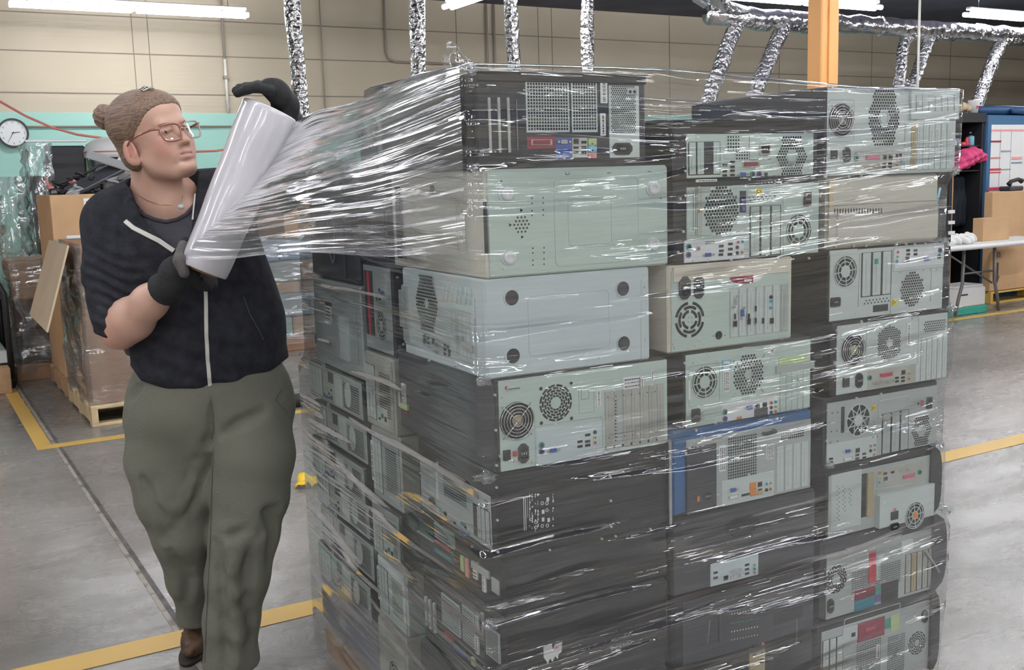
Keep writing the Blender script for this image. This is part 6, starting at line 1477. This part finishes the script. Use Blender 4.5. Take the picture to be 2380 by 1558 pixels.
# heap of cables and parts
def scrap(name, label, cat, a, b, z, build, group='scrap heaped in the tan box'):
    e = bt(name, a, b, z, label, cat, group); build(e); return e
def cable(e, seed, m, n=9, r=.008, sp=.13):
    g = random.Random(seed); P = [np.array([g.uniform(-sp, sp), g.uniform(-.1, .1), g.uniform(0, .06)])]
    for i in range(n): P.append(P[-1]+np.array([g.uniform(-.09, .09), g.uniform(-.06, .06), g.uniform(-.03, .05)]))
    Q = []
    for i in range(len(P)-1):
        for t_ in (0, .5): Q.append(P[i]*(1-t_)+P[i+1]*t_)
    MB().tube(Q, r, m, 6).build('cord', e)
mat('cable_grey', (.28, .29, .30), .5); mat('cable_pink', (.55, .22, .20), .5)
mk_c = MB(); g_ = random.Random(5)
for i in range(22):
    P = [np.array([g_.uniform(.02, .85), g_.uniform(.05, .6), g_.uniform(0, .05)])]
    for k_ in range(9): P.append(P[-1]+np.array([g_.uniform(-.10, .10), g_.uniform(-.07, .07), g_.uniform(-.025, .045)]))
    P = [np.array([min(.88, max(.03, q[0])), min(.7, max(.03, q[1])), max(0, min(.26, q[2]))]) for q in P]; Q = []
    for k_ in range(9):
        for t_ in (0, .5): Q.append(P[k_]*(1-t_)+P[k_+1]*t_)
    mk_c.tube(Q, .011, ['bg_black', 'bg_black', 'cable_grey', 'bg_black', 'cable_pink'][i % 5], 6)
e = mk_c.build('cable_tangle'); e.location = tuple(B(.97, 8.1, 1.43)); e.rotation_euler = (0, 0, RB); tag(e, 'tangle of black, grey and reddish cables heaped in the tan cardboard box', 'cables', kind='stuff')
scrap('black_padding', 'dark padded block filling the tan cardboard box', 'foam', .97, 8.1, 1.20, lambda e: MB().box(.02, .02, 0, .90, .68, .24, 'bg_black', .06).build('block', e))
def plate(w, d, h, m, rx, ry, rz=0):
    def f(e): o = MB().box(-w/2, -d/2, -h/2, w/2, d/2, h/2, m, .006).build('panel', e); o.rotation_euler = (rx, ry, rz)
    return f
scrap('plastic_board', 'white plastic board sticking out of the heap behind the worker neck', 'board', 1.50, 8.28, 1.54, plate(.20, .03, .26, 'bg_white', .2, .5))
scrap('plastic_tray', 'pale grey plastic tray lying across the heap of cables', 'tray', 1.38, 8.15, 1.66, plate(.32, .05, .06, 'cable_grey', .1, .35))
scrap('keyboard', 'dark keyboard slanting across the heap of cables', 'keyboard', 1.28, 8.2, 1.53, plate(.42, .14, .03, 'charcoal', .5, -.45))
scrap('keyboard', 'pale edged keyboard slanting in the heap beside the white panel', 'keyboard', 1.48, 8.2, 1.50, plate(.40, .05, .04, 'cable_grey', .3, -.6))
scrap('printer_lid', 'white rounded lid resting on dark equipment behind the worker bun', 'lid', 1.62, 9.4, 1.72, lambda e: (MB().lathe([(.22, 0), (.225, .05), (.20, .11), (.14, .15), (.05, .17)], 'bg_white', 24).build('dome', e), MB().lathe([(.226, .040), (.229, .046), (.226, .052)], 'cable_pink', 24).build('band', e)), None)
scrap('equipment_rack', 'dark equipment box under the white lid behind the worker head', 'equipment', 1.45, 9.25, 1.30, lambda e: (MB().box(0, 0, 0, .50, .3, .415, 'charcoal', .01).build('body', e), MB().box(.16, -.01, .30, .22, 0, .38, 'bg_white').build('sticker', e)), None)
e = bt('steel_stand', 1.45, 9.25, 0, 'dark stand carrying the equipment box behind the tan cardboard box', 'stand'); MB().box(0, 0, 1.26, .5, .3, 1.298, 'charcoal').build('top', e)
for x in (.0, .46):
    for y in (0, .26): MB().box(x, y, 0, x+.04, y+.04, 1.26, 'charcoal').build('leg', e)
# box 2, open, wrapped in film, on its own pallet
g2_ = gaylord('cardboard_box', .955, 6.90, 1.05, .95, .13, 1.13, 'open brown cardboard box wrapped in film with one long flap hanging out at left', 'cardboard_dark')
fl = MB(); P4 = [B(.905, 6.95, 1.12), B(.905, 7.84, 1.12), B(.74, 7.85, .62), B(.74, 6.95, .60)]
nn = np.array([-.02, -.01, .02]); loc = [np.array(Matrix.Rotation(-RB, 3, 'Z') @ Vector(p-B(.955, 6.90, 0))) for p in P4]; loc2 = [p+np.array([-.010, 0, .008]) for p in loc]
fl.add(loc+loc2, [(0, 1, 2, 3), (7, 6, 5, 4), (0, 4, 5, 1), (1, 5, 6, 2), (2, 6, 7, 3), (3, 7, 4, 0)], 'cardboard_pale').build('flap', g2_)
MB().box(.05, .93, 1.125, .6, .955, 1.15, 'bg_white', .006).build('white_film_edge', g2_)
sheetbox('film', g2_, -.02, -.02, .10, 1.07, .97, 1.13, fm_bg2, 21, .010)
pallet('wooden_pallet', B(.93, 6.84, 0), RB, 1.12, 1.02, .128, 'wooden pallet under the open brown box wrapped in film', m='wood_pale', cnt=6)
# load behind the worker's hip and the pallet behind the film sheet
load('wrapped_pallet', 2.50, 8.95, 1.25, 1.0, .98, 'film wrapped pallet of pale green cartons seen between the worker and the stack', ['bg_pale', 'bg_teal', 'bg_green', 'bg_brown', 'bg_grey', 'bg_blue'], 12, fm_bg2, 'cardboard_dark')
e = gaylord('cardboard_box', 2.95, 9.05, .62, .8, .985, 1.50, 'grey brown cardboard box on the wrapped pallet, seen through the pulled film', 'bg_brown')
load('wrapped_pallet', 3.05, 10.3, 1.1, .9, 1.75, 'tall film wrapped pallet with a dark top behind the worker face and the roll', ['bg_black', 'bg_grey', 'charcoal', 'bg_teal'], 17, fm_bg, 'cardboard_dark')
load('wrapped_pallet', 1.9, 10.9, 1.0, .9, 1.45, 'film wrapped pallet of grey goods in the corner behind the white lid', ['bg_black', 'bg_grey', 'charcoal'], 18, fm_bg2, 'cardboard_dark')
# cords
mat('cord_red', (.70, .22, .18), .5)
P = []
for x, y, b in ((-60, 205, 10.5), (0, 236, 10.2), (60, 270, 10.1), (120, 296, 10.0), (180, 313, 10.0), (230, 320, 9.9), (300, 335, 9.9), (380, 352, 9.9), (440, 353, 9.9), (500, 351, 9.9), (560, 342, 9.9), (640, 330, 9.9)):
    v = ray(x, y); P.append(Oc+v*(b/(v@VB)))
tag(MB().tube(P, .011, 'cord_red', 8).build('extension_cord'), 'red extension cord sagging across the green wall behind the worker', 'cord')
# cart at the left edge
mat('cart_orange', (.75, .33, .06), .5); mat('cart_red', (.60, .05, .04), .5); mat('cart_tube', (.02, .02, .024), .4)
e = bt('utility_cart', -.12, 8.62, 0, 'black framed cart with orange panels cut by the left edge of the photo', 'cart')
MB().tube([(.76, -.05, .10), (.76, -.05, .72), (.70, -.05, .86), (.40, -.05, 1.10), (.1, -.05, 1.25)], .022, 'cart_tube', 10).build('frame_tube', e); MB().tube([(.76, .55, .10), (.76, .55, .80)], .022, 'cart_tube', 10).build('frame_tube', e)
MB().box(0, -.04, .68, .76, .56, .73, 'cart_tube', .004).build('shelf', e); MB().box(0, -.045, .735, .74, .56, .80, 'galv', .004).build('tray', e); MB().box(0, -.04, .16, .76, .56, .20, 'cart_tube', .004).build('shelf', e); MB().box(0, -.045, .205, .74, .56, .30, 'galv', .004).build('tray', e)
MB().box(.1, .0, .302, .60, .5, .66, 'cart_orange', .01).build('orange_bin', e); MB().box(.1, .0, .805, .60, .5, 1.28, 'cart_orange', .01).build('orange_bin', e); MB().box(.2, .05, 1.29, .60, .45, 1.52, 'cart_red', .01).build('red_bin', e)
for y in (0, .5):
    for x in (.06, .74): MB().tube([(x-.0, y-.02, .05), (x, y+.02, .05)], .05, 'rubber', 14).build('caster', e)
e = bt('wooden_block', .0, 8.42, 0, 'brown wooden block on the floor beside the cart at the left edge', 'block'); MB().box(0, 0, 0, .62, .16, .19, 'wood', .006).build('block', e)
# scrap on the floor
P0 = at(722, 1122, 4.9); q = fl0 = None
v = ray(722, 1130); P0 = Oc+v*(-CAMH/v[2])
e = empty('yellow_scrap', (P0[0], P0[1], 0)); tag(e, 'crumpled yellow scrap lying on the floor left of the stack', 'scrap')
R_ = []
for i in range(9):
    row = []
    for j in range(9): x, y = i/8-.5, j/8-.5; row.append((x*.13, y*.11, .006+.035*abs(math.sin(i*1.9+j*.7))*(1-abs(x)*1.3)+(.03 if (i < 3 and j > 5) else 0)))
    R_.append(row)
mat('yellow_scrap', (.85, .58, .03), .5); o = MB().grid(R_, 'yellow_scrap').build('sheet', e); o.modifiers.new('t', 'SOLIDIFY').thickness = .004
v = ray(692, 946); P0 = Oc+v*(-CAMH/v[2]); e = empty('black_roller', (P0[0], P0[1], 0)); tag(e, 'small black roller on the floor just right of the worker hip', 'roller'); MB().tube([(-.03, 0, .045), (.03, 0, .045)], .045, 'rubber', 16).build('roller', e)

# ------------------------------------------------------------------ background, right
# black cabinet
mat('cab_black', (.018, .018, .022), .5); mat('cab_blue', (.045, .13, .25), .45); mat('cloth_pink', (.62, .07, .20), .9, bump=(60, .3)); mat('cloth_dark', (.012, .016, .025), .9); mat('tarp', (.015, .06, .16), .5)
def wpx(x, y, b): q = bpt(x, y, b); return q[0], q[2]
bc = 7.30; a0_, zt = wpx(2213, 262, bc); a1_, _ = wpx(2290, 262, bc)
e = bt('open_cabinet', a0_, bc, 0, 'tall open black cabinet with a pink cloth on its shelf at the right', 'cabinet'); Wc = a1_-a0_
MB().box(0, 0, 0, .04, .5, zt, 'cab_black', .003).box(.04, 0, 0, .055, .03, zt, 'wood', 0).build('side_panel', e); MB().box(Wc-.04, 0, 0, Wc, .5, zt, 'cab_black', .003).build('side_panel', e); MB().box(0, .48, 0, Wc, .5, zt, 'cab_black').build('back_panel', e)
MB().box(-.01, -.02, zt-.10, Wc+.0, .5, zt, 'cab_black', .004).build('top_panel', e)
_, zs1 = wpx(2250, 338, bc); _, zs2 = wpx(2250, 396, bc)
for z in (zs1, zs2, .70): MB().box(.04, .02, z-.012, Wc-.04, .48, z, 'cab_black').build('shelf', e)
def small(name, label, cat, x0, x1, ytop, z, m, b_=bc+.10, lid=None, dd=.08):
    a_, _ = wpx(x0, ytop, b_); a2, zt_ = wpx(x1, ytop, b_); e2 = bt(name, a_, b_, z+.0005, label, cat, 'small containers on the top cabinet shelf')
    r_ = (a2-a_)/2; h_ = max(.03, zt_-z); MB().lathe([(r_*.95, 0), (r_, .01), (r_, h_*.75), (r_*.6, h_*.85), (r_*.6, h_)], m, 14, (r_, dd/2, 0)).build('jar', e2)
    if lid: MB().lathe([(r_*.65, h_), (r_*.65, h_+.015)], lid, 14, (r_, dd/2, 0)).build('lid', e2)
small('white_bottle', 'small white bottle at the left end of the cabinet shelf', 'bottle', 2221, 2229, 322, zs1, 'bg_white', lid='port_blue'); small('blue_jar', 'dark blue jar beside the white bottle in the cabinet', 'jar', 2230, 2237, 322, zs1, 'bg_blue')
small('red_pot', 'red pot at the middle of the cabinet shelf', 'pot', 2240, 2251, 330, zs1, 'red'); small('red_tube', 'upright red tube in the cabinet', 'tube', 2252, 2259, 318, zs1, 'red'); small('blue_tub', 'blue labelled tub with a clear top in the cabinet', 'tub', 2260, 2277, 310, zs1, 'port_cyan', lid='white_plastic'); small('white_canister', 'narrow white canister at the right end of the cabinet shelf', 'canister', 2278, 2285, 314, zs1, 'bg_white')
ac, zc = wpx(2250, 378, bc-.02); cl = Sdf(); lp = lambda x, y: np.array([(lambda q: (q[0]-a0_, 0, q[1]))(wpx(x, y, bc+.02))[i] for i in range(3)])
cl.chain([lp(2226, 388), lp(2240, 366), lp(2262, 360), lp(2280, 366)], [.05, .075, .07, .05], .05); cl.chain([lp(2228, 372), lp(2222, 392)], [.035, .03], .03); cl.chain([lp(2240, 380), lp(2258, 372)], [.06, .045], .04)
e2 = bt('pink_cloth', a0_, bc+.02, 0, 'crumpled pink cloth on the second cabinet shelf', 'cloth'); cl.fn(lambda P: .008*np.sin(P[:, 0]*60+P[:, 2]*40)+.006*np.sin(P[:, 2]*90-P[:, 0]*30), 0, 'add')
V_, F_ = surface(lambda P: np.maximum(cl(P*np.array([1, .8, 1])), zs2+.003-P[:, 2]), (-.05, -.16, zs2-.08), (Wc+.1, .2, zs1), .009); MB().add([tuple(p) for p in V_], [list(map(int, f_)) for f_ in F_], 'cloth_pink', True).build('cloth', e2)
e2 = bt('dark_coat', a0_, bc, 0, 'dark coats hanging in the lower part of the cabinet', 'coat'); cz = Sdf()
for i in range(5): cz.cap((.10+.085*i, .20, .85), (.09+.088*i, .20, zs2-.10), .06, .045, .03)
cz.fn(lambda P: .01*np.sin(P[:, 0]*75+2*np.sin(P[:, 2]*9)), 0, 'add'); V_, F_ = surface(cz, (0, .05, .74), (Wc, .36, zs2-.02), .014); MB().add([tuple(p) for p in V_], [list(map(int, f_)) for f_ in F_], 'cloth_dark', True).build('coat', e2)
# things on the cabinet
x, z_ = wpx(2226, 262, bc+.1); e2 = bt('gold_trophy_pile', x, bc+.1, zt+.0005, 'small gold ornament pile on top of the black cabinet', 'ornament')
for i in range(6): MB().lathe([(.004, 0), (.035, .02), (.04, .05), (.02, .08), (.004, .09)], 'card_gold' if i % 2 else 'cardboard_pale', 10, (.03+.032*i, .05*(i % 2), .012*(i % 3))).build('piece', e2)
x, z_ = wpx(2261, 262, bc+.05); e2 = bt('paper_cup', x+.05, bc+.08, zt+.0005, 'white paper cup on top of the black cabinet beside the blue tarp', 'cup'); MB().lathe([(.045, 0), (.058, .13), (.060, .135), (.055, .135), (.043, .01)], 'bg_white', 18).build('cup', e2); MB().box(-.02, -.056, .05, .012, -.05, .075, 'red').build('print', e2)
# blue board with papers
bb = 7.28; ab0, zb = wpx(2290, 268, bb); ab0 = a1_+.006; e = bt('blue_cabinet', ab0, bb, 0, 'tall blue cabinet with a plastic sleeve of notices at the right edge', 'cabinet'); MB().box(0, 0, 0, 1.10, .55, zb, 'cab_blue', .004).build('cabinet_body', e); MB().box(0, -.015, 0, .06, 0, zb, 'cab_blue', .003).build('door_edge', e)
xs0, zp1 = wpx(2304, 290, bb-.01); xs1, zp0 = wpx(2400, 445, bb-.01)
pa = MB().box(xs0-ab0, -.014, zp0, xs1-ab0+.1, -.001, zp1, 'bg_white').build('notice_sheet', e)
for i, (x0, y0, x1, y1, m) in enumerate(((2304, 301, 2380, 305, 'port_pink'), (2303, 327, 2327, 331, 'darkred'), (2301, 366, 2325, 369, 'cable_pink'), (2300, 392, 2326, 396, 'red'), (2299, 400, 2326, 402, 'red'), (2297, 436, 2325, 442, 'red'), (2327, 350, 2350, 353, 'cable_grey'), (2352, 365, 2375, 371, 'port_pink'), (2351, 377, 2375, 380, 'bg_blue'), (2326, 393, 2349, 395, 'cable_grey'))):
    A0, Z1 = wpx(x0, y0, bb-.016); A1, Z0 = wpx(x1, y1, bb-.016); MB().box(A0-ab0, -.018, Z0, A1-ab0, -.014, Z1, m).build('notice_heading', pa)
for x in (2326, 2351): A0, Z1 = wpx(x, 300, bb-.016); MB().box(A0-ab0, -.0165, zp0, A0-ab0+.004, -.014, Z1, 'cable_grey').build('notice_edge', pa)
e2 = bt('blue_tarp', ab0-.02, bb+.1, zb+.0005, 'rolled blue tarp lying on the cabinets at the right edge', 'tarp'); MB().tube([(0, 0, .055), (.5, .0, .06), (.95, 0, .055)], .052, 'tarp', 16, rs=[.045, .052, .05]).tube([(.45, -.09, .05), (.75, -.10, .045), (1.1, -.10, .04)], .045, 'tarp', 14, rs=[.03, .045, .04]).build('roll', e2)
# big carton on yellow pallet
bq = 6.98; a2_, zq = wpx(2308, 447, bq); e = bt('large_carton', a2_, bq, 0, 'large brown carton with an upside down word and an arrow behind the folding table', 'cardboard box')
MB().box(0, 0, .13, 1.5, .10, zq, 'cardboard', .006).build('carton_body', e); A0, Z0 = wpx(2311, 592, bq-.01)
text('dn', .12, 'ink', e, (max(.10, A0-a2_+.02), -.003, Z0)); A0, Z1 = wpx(2310, 612, bq-.01); A0 = max(A0, a2_+.12)
MB().poly([(A0-a2_-.012, Z1), (A0-a2_+.012, Z1), (A0-a2_+.012, Z1-.15), (A0-a2_+.035, Z1-.14), (A0-a2_, Z1-.22), (A0-a2_-.035, Z1-.14), (A0-a2_-.012, Z1-.15)], -.003, 'ink', 0).build('arrow', e)
pallet('yellow_pallet', B(a2_, bq-.02, 0), RB, 1.5, .20, .125, 'yellow pallet under the large brown carton at right', m='paint_yellow', cnt=3)
a3, z3 = wpx(2346, 440, bq+.05); e = bt('desk_telephone', a3, bq+.03, zq+.0005, 'dark desk telephone resting on the large brown carton', 'telephone'); MB().box(0, 0, 0, .22, .15, .05, 'charcoal', .012).build('base', e).rotation_euler = (0, 0, 0); MB().tube([(-.01, .02, .07), (.02, .02, .10), (.14, .02, .12), (.20, .02, .10)], .02, 'bg_black', 10, rs=[.028, .02, .02, .028]).build('handset', e)
# folding table
ta, tb = 8.42, 6.42; _, tz = wpx(2260, 570, tb)
e = bt('folding_table', ta, tb, 0, 'white folding table with curved grey legs at the right edge', 'table'); mat('leg_grey', (.16, .15, .15), .4, .5)
MB().box(0, 0, tz-.045, 1.7, .50, tz, 'bg_white', .016).build('table_top', e)
for x in (.28, .86): MB().tube([(x+.06 if x < .5 else x-.06, .10, tz-.045), (x+.05 if x < .5 else x-.05, .10, .32), (x, .10, .18), (x-.04 if x < .5 else x+.04, .10, .02)], .016, 'leg_grey', 8).build('leg', e)
MB().tube([(.34, .10, .42), (.80, .10, .42)], .010, 'leg_grey', 8).build('brace', e); MB().tube([(.05, .10, tz-.05), (.80, .12, .30)], .009, 'leg_grey', 6).build('brace', e)
tzb = tz
a4, z4 = wpx(2280, 508, tb+.25); a5, _ = wpx(2341, 508, tb+.25); e = bt('small_carton', a4, tb+.22, tzb+.0005, 'small brown carton standing on the folding table', 'cardboard box'); MB().box(0, 0, 0, a5-a4, .12, z4-tzb, 'cardboard', .004).build('carton_body', e)
tw = Sdf(); gg = random.Random(9)
for i in range(7): tw.ell((.07*i+.05, .12+gg.uniform(-.04, .04), .03+.02*gg.random()), (.075, .07, .045+.02*gg.random()), None, .03)
tw.fn(lambda P: .007*np.sin(P[:, 0]*80+P[:, 2]*60)+.005*np.sin(P[:, 1]*90), 0, 'add'); e = bt('white_towels', ta+.02, tb+.05, tzb+.001, 'crumpled white towels on the left end of the folding table', 'towels')
V_, F_ = surface(lambda P: np.maximum(tw(P), -P[:, 2]), (-.1, -.05, -.02), (.62, .3, .16), .009); MB().add([tuple(p) for p in V_], [list(map(int, f_)) for f_ in F_], 'bg_white', True).build('towels', e)
# drawer unit and bins
bd = 6.12; a6, z6 = wpx(2168, 482, bd); a7, _ = wpx(2213, 482, bd); e = bt('drawer_unit', a6, bd, 0, 'narrow black drawer unit with white label tabs beside the right end of the stack', 'drawer unit')
MB().box(0, 0, 0, a7-a6, .26, z6, 'cab_black', .006).build('carcass', e)
for i, y in enumerate((492, 517, 541, 567)):
    A0, Z1 = wpx(2203, y-3, bd); A1, Z0 = wpx(2217, y+4, bd); MB().box(A0-a6, -.012, Z0, A1-a6, 0, Z1, 'bg_white', .002).build('label_tab', e)
    A0, Z1 = wpx(2184, y+8, bd); MB().disc(A0-a6, Z1, .012, -.012, 'leg_grey', 10, y1=0).build('knob', e)
e2 = bt('yellow_sponge', a6+.02, bd+.03, z6+.0005, 'small yellow sponge on the drawer unit at right', 'sponge'); MB().box(0, 0, 0, .07, .05, .035, 'yellow', .006).build('sponge', e2)
e2 = bt('marker_pen', a6+.11, bd+.05, z6+.0005, 'pale green marker leaning on the drawer unit at right', 'pen'); MB().tube([(0, 0, .01), (.07, .02, .16)], .010, 'port_cyan', 8).build('pen', e2)
bs = 6.60; a8, z8 = wpx(2204, 668, bs); a9, _ = wpx(2300, 668, bs); e = bt('storage_bin', a8, bs, 0, 'white storage bin on a green tray under the folding table', 'bin')
MB().box(0, 0, .0, a9-a8-.02, .32, .075, 'port_green', .008).build('green_tray', e); MB().box(.0, .01, .075, a9-a8-.04, .30, .26, 'bg_white', .012).build('bin_body', e); MB().box(.10, .02, .26, a9-a8-.06, .28, .285, 'bg_white', .01).build('bin_lid', e); A0, Z0 = wpx(2240, 686, bs); MB().box(A0-a8-.04, -.002, Z0-.008, A0-a8+.06, .01, Z0+.006, 'ink').build('handle_slot', e)
